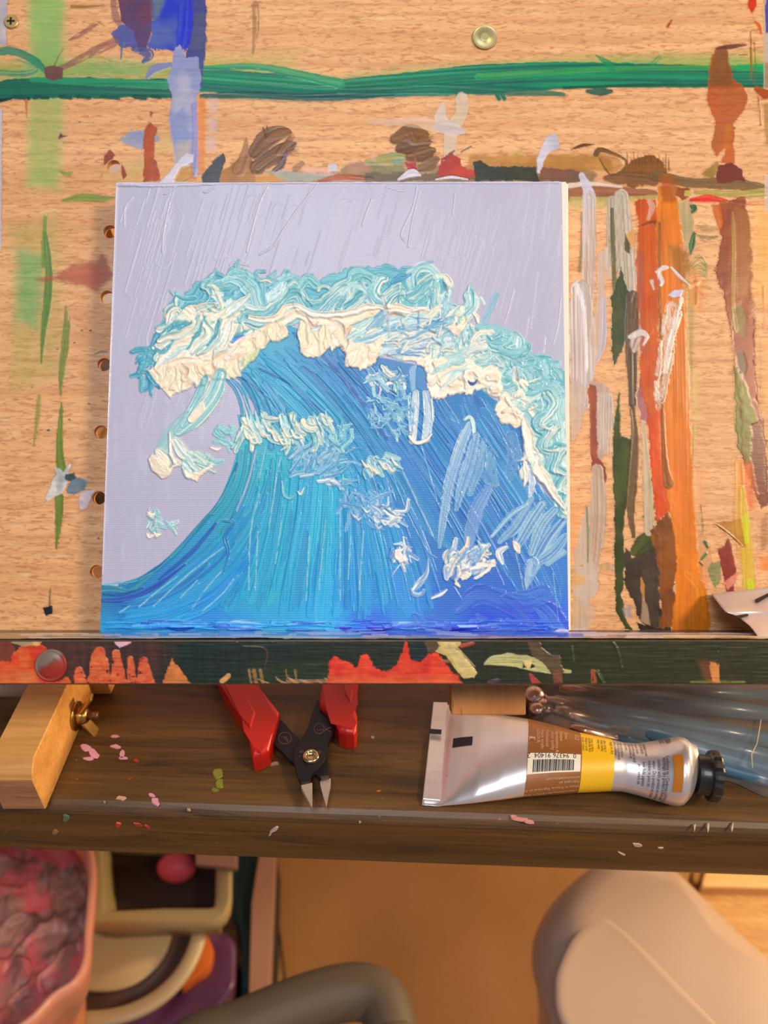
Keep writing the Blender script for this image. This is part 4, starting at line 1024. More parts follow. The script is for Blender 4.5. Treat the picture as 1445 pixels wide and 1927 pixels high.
PY([(1104, 955), (1112, 950), (1108, 1040), (1120, 1062), (1082, 1062), (1078, 1040), (1092, 990)], (200, 184, 172), a=.85, rough=4, g=g)
S([(1104, 955), (1106, 1000), (1106, 1058)], [5, 4, 3], (104, 132, 84), a=.85, g=g)
PY([(1076, 1064), (1120, 1060), (1156, 1062), (1156, 1070), (1124, 1076), (1126, 1110), (1110, 1130), (1104, 1180), (1078, 1185)], (200, 190, 184), (208, 168, 120), a=.8, rough=6, g=g, ns=.05)
PY([(1078, 1130), (1120, 1140), (1112, 1185), (1078, 1185)], (200, 184, 170), a=.6, blur=6, g=g)
PY([(1070, 950), (1092, 950), (1080, 1060), (1070, 1060)], (236, 172, 128), a=.5, blur=8, g=g)
S([(1150, 375), (1150, 420), (1146, 500)], [14, 18, 10], (206, 196, 184), (150, 142, 116), a=.9, dry=.1, sf=.004, bf=.6, g=g, h=.2)
S([(1168, 370), (1172, 420), (1180, 520), (1180, 560)], [28, 34, 36, 20], (206, 194, 184), (170, 160, 140), (228, 220, 214), a=.95, dry=.08, sf=.004, bf=.5, g=g, h=.2)
PY([(1180, 440), (1190, 430), (1198, 450), (1188, 470), (1178, 462)], (222, 166, 112), a=.9, g=g)
S([(1140, 470), (1146, 520)], [10, 8], (210, 198, 186), a=.9, g=g)
g = 12  # dark green vertical strokes
S([(1151, 395), (1154, 480), (1158, 560)], [8, 9, 12], (70, 78, 52), (120, 120, 92), a=.9, dry=.1, g=g, sf=.004)
PY([(1150, 560), (1168, 500), (1186, 560), (1182, 620), (1176, 640), (1166, 670), (1152, 700), (1148, 620)], (60, 74, 44), (78, 84, 58), g=g, rough=4)
PY([(1176, 440), (1186, 460), (1184, 478), (1174, 470)], (90, 84, 70), g=g)
S([(1192, 560), (1188, 640), (1190, 720), (1190, 760)], [26, 26, 18, 16], (76, 56, 48), (96, 76, 62), a=.95, g=g)
S([(1184, 640), (1186, 700), (1188, 760)], [8, 8, 8], (92, 74, 62), g=g)
PY([(1152, 830), (1160, 760), (1166, 730), (1168, 820), (1190, 828), (1188, 870), (1180, 940), (1172, 1000), (1176, 1060), (1170, 1120), (1176, 1160), (1192, 1188), (1176, 1184), (1160, 1150), (1156, 1100), (1156, 990), (1154, 900)], (50, 62, 26), (70, 80, 40), g=g, rough=3, h=.12)
S([(1190, 770), (1194, 820), (1190, 900), (1186, 960), (1192, 1010)], [10, 14, 20, 16, 8], (80, 62, 38), (100, 80, 56), a=.92, dry=.12, g=g)
PY([(1176, 1030), (1190, 1050), (1215, 1010), (1226, 985), (1240, 1010), (1246, 1060), (1240, 1100), (1242, 1180), (1228, 1190), (1206, 1170), (1190, 1130), (1174, 1100)], (58, 46, 38), (76, 60, 50), g=g, rough=5, h=.15, ns=.03)
S([(1192, 1040), (1210, 1022), (1224, 1002)], [14, 34, 12], (66, 84, 24), (50, 62, 30), a=.95, g=g, h=.15)
PY([(1206, 1086), (1214, 1100), (1212, 1130), (1204, 1110)], (206, 150, 90), a=.8, g=g)
PY([(1208, 1120), (1218, 1138), (1224, 1178), (1206, 1168)], (190, 160, 130), a=.7, g=g)
S([(1210, 922), (1228, 906), (1246, 898)], [5, 16, 6], (92, 84, 34), g=g)
S([(1208, 974), (1222, 962), (1234, 950)], [3, 10, 6], (92, 88, 44), g=g); S([(1214, 990), (1226, 980), (1238, 972)], [3, 8, 4], (84, 78, 40), g=g)
PY([(1170, 1145), (1186, 1140), (1190, 1165), (1176, 1160)], (164, 156, 160), a=.8, blur=3, g=g)
S([(1240, 1150), (1248, 1182)], [14, 20], (50, 40, 34), g=g)
PY([(1196, 1170), (1232, 1184), (1262, 1176), (1262, 1192), (1206, 1192)], (38, 30, 28), (60, 48, 40), g=g, rough=4)
g = 13  # pale strip between green and orange
S([(1210, 790), (1214, 850), (1218, 920), (1222, 1000)], [8, 12, 18, 20], (214, 190, 160), (196, 180, 160), a=.92, dry=.08, g=g, sf=.004)
S([(1218, 620), (1200, 640), (1192, 660)], [24, 26, 10], (216, 204, 196), (160, 120, 110), a=.9, dry=.3, g=g)
PY([(1196, 740), (1210, 690), (1230, 690), (1236, 770), (1220, 796), (1204, 790)], (176, 112, 124), (160, 100, 110), a=.9, rough=4, g=g)
g = 14  # orange-red strip
PY([(1190, 378), (1236, 372), (1242, 440), (1240, 600), (1240, 700), (1236, 760), (1246, 900), (1256, 960), (1232, 950), (1224, 860), (1220, 790), (1204, 720), (1204, 620), (1196, 520), (1200, 420)], (196, 92, 46), (206, 104, 52), g=g, rough=5, ns=.02, h=.1)
PY([(1198, 470), (1212, 480), (1208, 600), (1220, 660), (1206, 670), (1200, 560)], (160, 100, 104), a=.6, blur=6, g=g)
PY([(1220, 790), (1244, 770), (1250, 900), (1262, 960), (1236, 980), (1226, 900)], (226, 104, 36), (214, 92, 40), g=g, rough=4, h=.1)
S([(1222, 380), (1226, 390), (1220, 412)], [10, 12, 8], (222, 176, 160), a=.85, dry=.15, g=g)
S([(1206, 425), (1232, 418), (1240, 434)], [3, 8, 12], (120, 70, 46), a=.85, dry=.2, g=g)
PY([(1224, 1000), (1256, 960), (1272, 1000), (1276, 1060), (1268, 1100), (1274, 1180), (1244, 1180), (1240, 1080)], (116, 66, 30), (140, 84, 36), g=g, rough=6, h=.12)
g = 15  # bright orange strip
PY([(1238, 350), (1262, 352), (1276, 380), (1282, 440), (1290, 520), (1294, 600), (1296, 700), (1300, 800), (1304, 900), (1306, 980), (1314, 1040), (1326, 1090), (1336, 1160), (1334, 1190), (1262, 1192), (1270, 1120), (1272, 1060), (1268, 1000), (1258, 960), (1252, 900), (1246, 820), (1246, 720), (1240, 600), (1236, 480), (1236, 400)], (214, 128, 34), (228, 138, 42), g=g, rough=4, ns=.015, h=.14)
for k in range(14):
    x0 = 1244 + rng.random() * 34; S([(x0, 380 + rng.random() * 100), (x0 + 10, 620), (x0 + 16, 860 + rng.random() * 140)], 4 + rng.random() * 5, (232, 138, 34), (200, 112, 30), a=.55, g=g, h=.16, sf=.003)
PY([(1246, 820), (1262, 760), (1292, 800), (1300, 900), (1304, 1000), (1280, 1000), (1256, 900)], (232, 132, 36), a=.7, blur=14, g=g)
S([(1240, 420), (1241, 560), (1244, 700), (1250, 860), (1258, 910)], [6, 6, 5, 10, 20], (130, 84, 34), (150, 90, 40), a=.9, g=g, sf=.003, h=.16)
PY([(1240, 330), (1262, 330), (1276, 352), (1272, 380), (1246, 380)], (170, 92, 36), a=.85, blur=6, g=g)
PY([(1256, 460), (1296, 470), (1300, 510), (1280, 530), (1262, 500)], (156, 104, 40), a=.85, blur=7, g=g)
S([(1290, 1080), (1316, 1110), (1322, 1160)], [10, 20, 20], (206, 116, 40), (232, 150, 80), a=.8, dry=.2, g=g)
g = 16  # pale green and grey strip right of the orange
PY([(1272, 382), (1300, 380), (1306, 420), (1300, 470), (1292, 475), (1284, 440)], (196, 176, 140), (176, 164, 124), a=.9, rough=5, g=g, h=.1)
S([(1300, 388), (1306, 392), (1302, 400)], [6, 12, 5], (48, 96, 60), g=g); S([(1306, 440), (1302, 460), (1300, 478)], [8, 12, 4], (50, 100, 62), g=g)
S([(1308, 530), (1312, 545)], [8, 6], (50, 92, 50), g=g); S([(1310, 552), (1310, 572)], [8, 6], (60, 90, 56), g=g)
S([(1306, 440), (1330, 450), (1350, 446)], [6, 12, 5], (120, 104, 70), a=.75, dry=.45, g=g)
S([(1310, 424), (1330, 432), (1352, 428)], [4, 12, 5], (150, 120, 84), a=.55, dry=.5, g=g)
for k in range(9): S([(1296, 500 + 3 * k), (1312 + 8 * rng.random(), 480 + 5 * k), (1330, 500 + 3 * k)], 2.5, (110, 136, 80), a=.8, dry=.2, g=g)
PY([(1290, 520), (1306, 540), (1302, 700), (1298, 760), (1292, 620)], (150, 130, 66), (160, 140, 84), a=.7, blur=5, g=g)
PY([(1298, 500), (1326, 530), (1318, 590), (1296, 570)], (226, 150, 92), a=.7, blur=8, g=g)
S([(1296, 540), (1316, 530), (1308, 520)], [8, 6, 3], (236, 166, 120), a=.9, dry=.3, g=g); S([(1310, 545), (1326, 557)], [6, 3], (232, 146, 104), a=.9, g=g)
PY([(1302, 700), (1318, 700), (1316, 800), (1302, 860)], (206, 176, 110), a=.5, blur=8, g=g)
PY([(1306, 880), (1330, 890), (1320, 960), (1310, 960)], (238, 172, 126), a=.7, blur=6, g=g)
S([(1305, 800), (1303, 880)], [3, 3], (150, 110, 50), a=.7, g=g)
S([(1318, 950), (1322, 1000), (1312, 1010)], [3, 3, 2], (110, 96, 50), a=.7, g=g)
PY([(1310, 1000), (1330, 1010), (1340, 1060), (1330, 1110), (1316, 1080)], (236, 160, 120), (206, 150, 110), a=.7, rough=6, g=g)
S([(1326, 1020), (1331, 1030)], [8, 6], (62, 100, 60), g=g); S([(1328, 1042), (1320, 1052)], [7, 6], (84, 120, 74), g=g); S([(1316, 1058), (1322, 1064)], [4, 4], (50, 70, 60), g=g)
PY([(1338, 1060), (1356, 1055), (1358, 1090), (1345, 1110), (1334, 1080)], (150, 146, 96), (96, 124, 84), a=.8, rough=5, g=g)
# white scraped stroke over the orange
S([(1235, 512), (1248, 504), (1256, 503)], [5, 9, 4], (232, 222, 222), a=1, h=.35, g=g)
S([(1240, 516), (1245, 530), (1242, 538)], [9, 8, 4], (226, 220, 222), a=.95, dry=.15, h=.3, g=g)
S([(1262, 503), (1278, 520), (1296, 536)], [4, 7, 3], (232, 220, 220), a=.95, dry=.1, h=.3, g=g)
S([(1226, 530), (1230, 545)], [8, 3], (222, 206, 200), a=.95, g=g)
PY([(1256, 556), (1270, 546), (1286, 546), (1280, 558), (1266, 560)], (228, 224, 238), (200, 196, 220), g=g, h=.4, rough=2)
S([(1282, 562), (1278, 580)], [8, 5], (230, 222, 220), a=.95, dry=.2, h=.3, g=g)
S([(1264, 580), (1258, 620), (1250, 680), (1240, 750)], [26, 28, 30, 24], (236, 222, 214), (206, 170, 150), a=.95, dry=.50, h=.3, g=g, bf=.5, sf=.03)
S([(1276, 590), (1262, 640), (1250, 700)], [14, 12, 8], (238, 226, 218), a=.9, dry=.5, h=.3, g=g, bf=.5, sf=.03)
S([(1186, 634), (1205, 626), (1217, 634), (1210, 650)], [10, 14, 8, 4], (226, 216, 212), a=.95, dry=.25, h=.3, g=g)
g = 17  # crimson and olive streak, far right
PY([(1350, 378), (1400, 372), (1412, 420), (1414, 500), (1420, 600), (1420, 700), (1428, 760), (1440, 840), (1440, 920), (1424, 940), (1410, 900), (1396, 860), (1392, 760), (1382, 700), (1372, 620), (1362, 560), (1346, 510), (1352, 470), (1356, 430)], (140, 70, 50), (160, 84, 58), g=g, rough=5, ns=.02, h=.1)
PY([(1338, 384), (1356, 384), (1360, 420), (1354, 440), (1344, 410)], (200, 106, 62), a=.9, g=g)
PY([(1384, 390), (1408, 400), (1414, 520), (1408, 560), (1388, 560), (1380, 470)], (158, 100, 58), (166, 110, 70), a=.8, blur=6, g=g)
PY([(1376, 600), (1380, 590), (1418, 600), (1420, 700), (1426, 760), (1400, 740), (1384, 680)], (140, 46, 40), (150, 58, 48), a=.9, rough=4, g=g)
S([(1378, 400), (1380, 480), (1378, 560), (1384, 620)], [5, 8, 7, 10], (180, 146, 84), a=.7, dry=.1, g=g)
PY([(1378, 580), (1396, 570), (1406, 600), (1400, 634), (1384, 630)], (124, 104, 50), a=.85, blur=5, g=g)
PY([(1380, 690), (1396, 700), (1414, 760), (1430, 800), (1428, 860), (1404, 874), (1386, 840), (1382, 760)], (110, 112, 44), (120, 104, 50), g=g, rough=4, h=.1)
PY([(1384, 664), (1398, 662), (1406, 690), (1402, 706), (1390, 700)], (92, 66, 48), g=g)
PY([(1414, 800), (1434, 790), (1444, 870), (1444, 950), (1430, 960), (1420, 900), (1412, 860)], (126, 52, 44), (110, 50, 44), g=g, rough=4)
PY([(1384, 870), (1412, 872), (1420, 960), (1400, 960), (1386, 930)], (226, 122, 80), a=.85, blur=9, g=g)
S([(1390, 870), (1392, 960), (1400, 1050)], [16, 24, 24], (218, 150, 84), (206, 160, 90), a=.7, dry=.1, g=g)
S([(1396, 920), (1402, 1000), (1410, 1100)], [10, 22, 24], (204, 186, 74), (216, 178, 90), a=.85, dry=.05, g=g)
S([(1402, 975), (1404, 1020)], [16, 10], (210, 206, 66), a=.9, g=g); S([(1412, 1098), (1414, 1112)], [14, 14], (196, 208, 60), g=g)
PY([(1342, 986), (1372, 980), (1394, 976), (1400, 1030), (1378, 1014), (1360, 1000)], (196, 140, 74), (176, 120, 60), a=.9, g=g, rough=3)
S([(1398, 1030), (1378, 1010), (1352, 990), (1340, 987)], [2, 3, 3, 1], (110, 66, 36), g=g)
PY([(1350, 1034), (1362, 1026), (1370, 1008), (1376, 1035), (1384, 1070), (1382, 1100), (1384, 1118), (1366, 1118), (1360, 1080)], (140, 54, 48), (126, 48, 46), g=g, rough=3, h=.1)
PY([(1364, 1096), (1384, 1078), (1392, 1076), (1384, 1096), (1370, 1108)], (232, 150, 132), a=.9, g=g, rough=3)
PY([(1430, 980), (1445, 960), (1445, 1030), (1430, 1040)], (140, 80, 50), a=.6, blur=5, g=g)
PY([(1426, 1050), (1460, 1040), (1460, 1080), (1430, 1070)], (232, 130, 76), a=.7, blur=6, g=g)
PY([(1420, 390), (1470, 390), (1470, 600), (1420, 560)], (232, 170, 76), a=.55, blur=16, g=g)
S([(1436, 540), (1440, 620)], [5, 6], (216, 120, 40), a=.6, g=g)
PY([(1438, 640), (1470, 640), (1470, 760), (1438, 770)], (226, 160, 70), a=.5, blur=10, g=g)
PY([(1438, 330), (1470, 330), (1470, 400), (1440, 400)], (206, 190, 180), a=.8, g=g)
# paint smeared along the foot of the board
g = 18
S([(-40, 1191), (100, 1190), (190, 1192)], [7, 6, 6], (216, 186, 130), (190, 180, 140), a=.9, dry=.1, g=g, h=.2)
S([(1070, 1190), (1110, 1190), (1150, 1192)], [10, 10, 8], (206, 204, 240), (80, 90, 220), a=1, g=g, h=.5)
S([(1130, 1191), (1250, 1191), (1340, 1195), (1450, 1198)], [8, 8, 5, 5], (212, 206, 226), (226, 190, 180), a=.95, dry=.12, g=g, h=.4)

_l = R.C.mean(-1, keepdims=True); R.C = np.clip((_l + (R.C - _l) * 1.22) * .84, .004, 1)
_v = sstep(1060, 1090, R.X) * sstep(350, 380, R.Y)
R.C *= (1 + (.26 * (vn(R.X * .33, R.Y * .010, 3) - .5) + .12 * (vn(R.X * .9, R.Y * .03, 4) - .5)) * _v + (.22 * (vn(R.X * .012, R.Y * .30, 5) - .5)) * (1 - _v) + .16 * (fbm(R.X * .035, R.Y * .035, 6) - .5))[..., None]
# cells behind the canvas are left bare
names = {1: ('paint_wash', 'translucent green washes, thin green streaks and a painted canvas shadow'), 2: ('paint_band', 'emerald green band of paint across the board'), 3: ('paint_patch', 'violet, blue and lilac paint patch'),
         4: ('paint_spot', 'faded orange line and lilac spots'), 5: ('paint_smear', 'brick red smears'), 6: ('paint_dab', 'white and slate dab with dark specks'), 7: ('paint_clutter', 'brown, red, green and white dabs along the top of the canvas'),
         8: ('paint_band', 'brown and olive horizontal band'), 9: ('paint_figure', 'rust red looping stroke'), 10: ('paint_edge', 'grey and blue edge strip'), 11: ('paint_streak', 'chalky white vertical streaks'),
         12: ('paint_streak', 'dark green and umber streaks'), 13: ('paint_streak', 'pale and mauve streak'), 14: ('paint_streak', 'orange red streak'), 15: ('paint_streak', 'bright orange streak'),
         16: ('paint_streak', 'pale green streak with white scrapes'), 17: ('paint_streak', 'crimson, olive and yellow streak'), 18: ('paint_rim', 'pale paint along the foot of the board')}
film = R.A > 0.02
cvmask = (R.X > 232) & (R.X < 1050) & (R.Y > 356) & (R.Y < 1180)
film &= ~cvmask
Lx = (R.P - BO) @ RT; Ly = (R.P - BO) @ BU
for hx, hy in HP: film &= ~(((Lx - hx) ** 2 + (Ly - hy) ** 2) < (HR + 0.0003) ** 2)
cell = film[:-1, :-1] | film[1:, :-1] | film[:-1, 1:] | film[1:, 1:]
cm_ = cvmask
for hx, hy in HP:
    hm = ((Lx - hx) ** 2 + (Ly - hy) ** 2) < (HR + 0.0001) ** 2
    cell &= ~(hm[:-1, :-1] | hm[1:, :-1] | hm[:-1, 1:] | hm[1:, 1:])
R.H *= np.clip(R.A * 1.2, 0, 1)
Gc = np.maximum(R.G[:-1, :-1], np.maximum(R.G[1:, :-1], np.maximum(R.G[:-1, 1:], R.G[1:, 1:])))
for k, (nm_, lab) in names.items():
    mk = cell & (Gc == k)
    if mk.sum() < 5: continue
    cl, sizes = components(mk); big = [n + 1 for n, c in enumerate(sizes) if c >= 140]; mx_ = int(np.argmax(sizes)) + 1
    small = mk & ~np.isin(cl, big)
    specks = small if 'specks' not in dir() else specks | small
    for n in big:
        o = link(nm_, R.mesh(nm_, cl == n, board_mat, BI, 0.00006), None, board, local=True)
        if n == mx_: tag(o, lab)
if specks.sum(): o = link('paint_specks', R.mesh('paint_specks', specks, board_mat, BI, 0.00006), None, board, local=True); tag(o, kind='stuff')
print('board film tris', int((cell & (Gc > 0)).sum() * 2))

# ================================================================ paint on the ledge front
c = [np.array([x, y, LD]) for x, y in ((x_l + .0008, lt - .0007), (x_r - .0008, lt - .0007), (x_r - .0008, lb + .0007), (x_l + .0008, lb + .0007))]
R = Raster(b2w(c[0]), b2w(c[1]), b2w(c[2]), b2w(c[3]), 1100, 62, BN); S, PY = R.stroke, R.poly
R.C[:] = lin((40, 54, 44)); R.A[:] = 1
k = np.clip((R.X - 300) / 900, 0, 1)[..., None]
R.C = lin((22, 40, 34)) * (1 - k) + lin((48, 48, 24)) * k
PY([(-60, 1190), (330, 1190), (300, 1295), (-60, 1295)], (84, 48, 40), (70, 44, 38), blur=30, a=.95)
for k in range(40):
    x0 = 120 + 22 * k + 8 * rng.random(); S([(x0, 1196), (x0 + 6 * rng.random(), 1286)], 12, (36, 38, 28), (24, 38, 34), a=.3, dry=.3, sf=.004)
PY([(-60, 1205), (20, 1205), (30, 1222), (18, 1246), (-60, 1262)], (120, 56, 42))
PY([(18, 1246), (36, 1216), (76, 1212), (92, 1226), (80, 1240), (100, 1284), (132, 1270), (136, 1300), (-60, 1300), (-60, 1252), (0, 1244)], (206, 60, 30), (218, 96, 46), rough=6, ns=.05)
PY([(-60, 1262), (70, 1266), (72, 1288), (-60, 1295)], (206, 110, 52), (214, 130, 70), a=.6, blur=9)
PY([(18, 1198), (86, 1198), (74, 1214), (44, 1216), (22, 1210)], (150, 136, 100), (190, 160, 110), rough=2, h=.1)
PY([(62, 1212), (68, 1204), (76, 1214), (68, 1216)], (226, 170, 110))
PY([(206, 1196), (250, 1196), (246, 1210), (226, 1217), (214, 1208)], (226, 176, 196), rough=3, h=.25)
for x0, x1, yt in ((162, 200, 1236), (168, 206, 1228), (206, 232, 1230), (236, 254, 1240), (256, 285, 1244), (136, 160, 1262)):
    S([((x0 + x1) / 2, yt), ((x0 + x1) / 2 + 4, 1292)], [(x1 - x0) * .6, (x1 - x0) * 1.25], (206, 76, 44), (214, 110, 60), a=1, dry=.36, bf=.08, sf=.25, rough=.4)
PY([(304, 1286), (314, 1262), (324, 1240), (334, 1256), (352, 1274), (360, 1290), (304, 1290)], (206, 122, 64), (190, 100, 50), rough=5)
for x in (470, 478, 490, 540, 556): S([(x, 1262), (x + 5, 1290)], 7, (206, 146, 90), a=.9, dry=.45)
S([(418, 1282), (430, 1272)], 10, (206, 150, 84), a=.9); S([(540, 1282), (640, 1282), (700, 1283)], [5, 7, 6], (206, 146, 90), a=.9, dry=.35)
PY([(470, 1250), (640, 1252), (640, 1290), (460, 1290)], (40, 58, 30), a=.6, blur=14)
for k in range(14): x = 470 + 160 * rng.random(); S([(x, 1274 + 8 * rng.random()), (x + 6 + 14 * rng.random(), 1286)], 2.5, (196, 140, 84), a=.8, dry=.35)
PY([(616, 1286), (616, 1250), (628, 1238), (650, 1244), (668, 1256), (678, 1236), (690, 1230), (704, 1256), (720, 1266), (746, 1250), (760, 1226), (764, 1204), (772, 1210), (790, 1232), (800, 1230), (824, 1230), (850, 1262), (872, 1290), (616, 1292)], (206, 48, 36), (222, 70, 42), rough=7, ns=.05)
PY([(620, 1275), (860, 1272), (866, 1290), (620, 1290)], (222, 110, 60), a=.55, blur=8)
PY([(763, 1196), (804, 1196), (804, 1232), (790, 1246), (772, 1240)], (34, 46, 40), (28, 40, 40), rough=3)
PY([(796, 1198), (822, 1196), (826, 1226), (806, 1226)], (90, 70, 50), rough=3)
S([(868, 1216), (890, 1210)], [8, 6], (176, 70, 46), a=.9, dry=.3); S([(832, 1244), (860, 1246)], [6, 4], (180, 96, 60), a=.8, dry=.3)
PY([(814, 1197), (862, 1197), (866, 1212), (858, 1222), (862, 1222), (898, 1266), (892, 1274), (872, 1276), (862, 1268), (836, 1232), (820, 1226), (828, 1216)], (206, 182, 116), (190, 164, 96), rough=3, ns=.08, h=.22)
for k in range(9): S([(832 + 3 * k, 1205 + k), (866 + 3.4 * k, 1262 - k)], 1.8, (224, 206, 146), a=.7, h=.3)
PY([(848, 1200), (856, 1198), (858, 1206), (850, 1206)], (34, 44, 36), h=.05)
S([(912, 1250), (930, 1243), (970, 1243), (1010, 1252), (1046, 1266)], [4, 18, 26, 24, 8], (196, 190, 128), (164, 160, 100), a=1, h=.22, bf=.5, sf=.003)
S([(1046, 1262), (1072, 1264)], [10, 6], (190, 180, 110), a=.9, dry=.2)
PY([(986, 1246), (998, 1244), (1000, 1256), (988, 1258)], (236, 200, 120), h=.4)
PY([(984, 1248), (990, 1256), (982, 1258)], (30, 44, 30)); PY([(1000, 1250), (1006, 1254), (998, 1258)], (30, 44, 30))
PY([(990, 1200), (1014, 1200), (1020, 1218), (1036, 1232), (1052, 1236), (1060, 1262), (1050, 1284), (1040, 1272), (1020, 1246), (1000, 1232), (994, 1216)], (92, 74, 52), (80, 64, 44), rough=3, h=.2)
S([(920, 1285), (938, 1280)], 8, (96, 60, 90), a=.7, dry=.3); S([(998, 1270), (1010, 1290)], [6, 18], (176, 56, 60), a=.9, dry=.1)
S([(1048, 1270), (1050, 1290)], 18, (130, 70, 54), a=.8, dry=.4); S([(1116, 1264), (1118, 1290)], 10, (170, 84, 40), a=.8, dry=.35)
S([(1123, 1264), (1136, 1288)], [7, 4], (60, 74, 44), h=.5)
PY([(1312, 1244), (1344, 1246), (1352, 1290), (1330, 1290)], (110, 64, 36), a=.9, blur=7); PY([(1336, 1246), (1352, 1250), (1356, 1290), (1340, 1290)], (214, 88, 44), (206, 130, 70), rough=3)
S([(1276, 1202), (1286, 1204)], 9, (96, 170, 50)); S([(1048, 1200), (1064, 1200)], 6, (60, 150, 70))
S([(1300, 1284), (1400, 1284)], [5, 5], (120, 130, 40), a=.6, dry=.4)
S([(1354, 1205), (1350, 1250)], [2, 3], (40, 50, 34), h=.6); S([(1140, 1196), (1160, 1220), (1170, 1260)], [3, 4, 3], (52, 62, 40), h=.4); S([(1076, 1216), (1080, 1246)], [2, 2], (70, 90, 60), h=.5)
S([(455, 1216), (500, 1222), (498, 1260)], [2, 3, 2], (96, 70, 50), a=.8, dry=.3); S([(436, 1198), (446, 1206)], [8, 5], (214, 180, 130), dry=.2)
S([(498, 1196), (512, 1204), (526, 1196)], [10, 10, 8], (80, 150, 200), h=.5)
for k in range(60):
    x = 20 + 1400 * rng.random(); S([(x, 1204), (x + 10 + 40 * rng.random(), 1203.5)], 2.4, [(206, 150, 110), (170, 110, 80), (206, 186, 140), (226, 210, 200)][k % 4], a=.85, dry=.3)
R.C *= (1 + .34 * (vn(R.X * .03, R.Y * .45, 5) - .5) + .4 * (fbm(R.X * .09, R.Y * .12, 6) - .5))[..., None]; R.H += .08 * vn(R.X * .02, R.Y * .4, 7)
me = R.mesh('paint_coat', np.ones((R.nv - 1, R.nu - 1), bool), board_mat, BI, 0.0)
o = link('paint_coat', me, None, ledge, local=True); tag(o, 'dark green, red and cream paint over the ledge front')

# crust of paint on the ledge's top edge
cr = [np.array([x, lt + 0.0002, z]) for x, z in ((x_l + .001, 0.0185), (x_r - .001, 0.0185), (x_r - .001, LD - .0008), (x_l + .001, LD - .0008))]
R = Raster(b2w(cr[0]), b2w(cr[1]), b2w(cr[2]), b2w(cr[3]), 1000, 46, BU)
R.A[:] = 1; nn = fbm(R.X * .012, R.Y * .5, 3); R.C = lin((150, 122, 84)) * (1 - nn[..., None]) + lin((206, 176, 130)) * nn[..., None]
R.H = fbm(R.X * .04, R.Y * .8, 9) * .35
S, PY = R.stroke, R.poly
for k in range(70):
    x = -30 + 1500 * rng.random(); y = 1192 + 11 * rng.random()
    S([(x, y), (x + 60 + 90 * rng.random(), y + 1)], 2 + 2 * rng.random(), [(222, 186, 160), (232, 216, 180), (170, 120, 94), (140, 140, 96), (234, 206, 206)][k % 5], a=.9, dry=.2, h=.4)
for k in range(120):
    x = 190 + 880 * rng.random(); y = 1191 + 8 * rng.random() ** 1.5; t_ = (x - 190) / 880
    cc = [(70, 150, 226), (120, 170, 230), (196, 196, 236)] if t_ < .55 else [(64, 90, 220), (90, 120, 230), (196, 196, 240)]
    S([(x, y), (x + 30 + 50 * rng.random(), y + .5)], 2.5 + 3 * rng.random(), cc[k % 3], a=1, dry=.05, h=.6)
for k in range(40):
    x = 1070 + 300 * rng.random(); S([(x, 1193), (x + 50, 1194)], 3, (214, 206, 236), a=.9, dry=.1, h=.4)
me = R.mesh('paint_crust', np.ones((R.nv - 1, R.nu - 1), bool), paint_material('ledge_crust', .35, weave=False), BI, 0.0)
# winding: flip so the faces look upwards
o = link('paint_crust', me, None, ledge, local=True); tag(o, 'streaky crust of blue, lilac and cream paint on the ledge top')
# ================================================================ the canvas and its seascape
PC = {k: bl(x, y, CV_T) for k, (x, y) in {'tl': (218, 342.5), 'tr': (1070, 340), 'br': (1075, 1190.5), 'bl': (187, 1190.5)}.items()}
foot = b2w(np.array([(PC['bl'][0] + PC['br'][0]) / 2, PC['bl'][1], 0.002]))
canvas = empty('canvas_painting', tuple(foot), label='square stretched canvas painting of a curling blue wave, resting on the easel ledge', cat='painting')
cmt = mat('primed_canvas', (246, 232, 214), 0.6); t = NT(cmt); t.bump(t.noise(t.coord((1, 1, 1)), 2200, 2), 0.3, 0.0002)
bm = bmesh.new()
fr = [bm.verts.new(b2w(np.array([PC[k][0], PC[k][1], CV_T - 0.0002]))) for k in ('bl', 'br', 'tr', 'tl')]
bk = [bm.verts.new(b2w(np.array([PC[k][0], PC[k][1], 0.0002]))) for k in ('bl', 'br', 'tr', 'tl')]
bm.faces.new(fr); bm.faces.new(bk[::-1])
for i in range(4): bm.faces.new((bk[i], bk[(i + 1) % 4], fr[(i + 1) % 4], fr[i]))
bmesh.ops.bevel(bm, geom=[e for e in bm.edges], offset=0.0009, segments=3, affect='EDGES')
o = bm_obj('stretched_canvas', bm, cmt, canvas); sharp_by_angle(o); smooth(o.data); sharp_by_angle(o)

N = 860
cc = [b2w(bl(x, y, CV_T)) for x, y in ((219.5, 344), (1057, 342), (1069.5, 1189), (188.5, 1189))]
R = Raster(cc[0], cc[1], cc[2], cc[3], N, N, BN); R.gweak = False
S, PY = R.stroke, R.poly
rng = np.random.default_rng(23)
TE, TL, PWH, CR, WH, AQ, BL2 = (104, 188, 200), (160, 214, 220), (214, 234, 230), (252, 236, 208), (250, 246, 236), (76, 166, 196), (62, 124, 200)
X, Y = R.X, R.Y
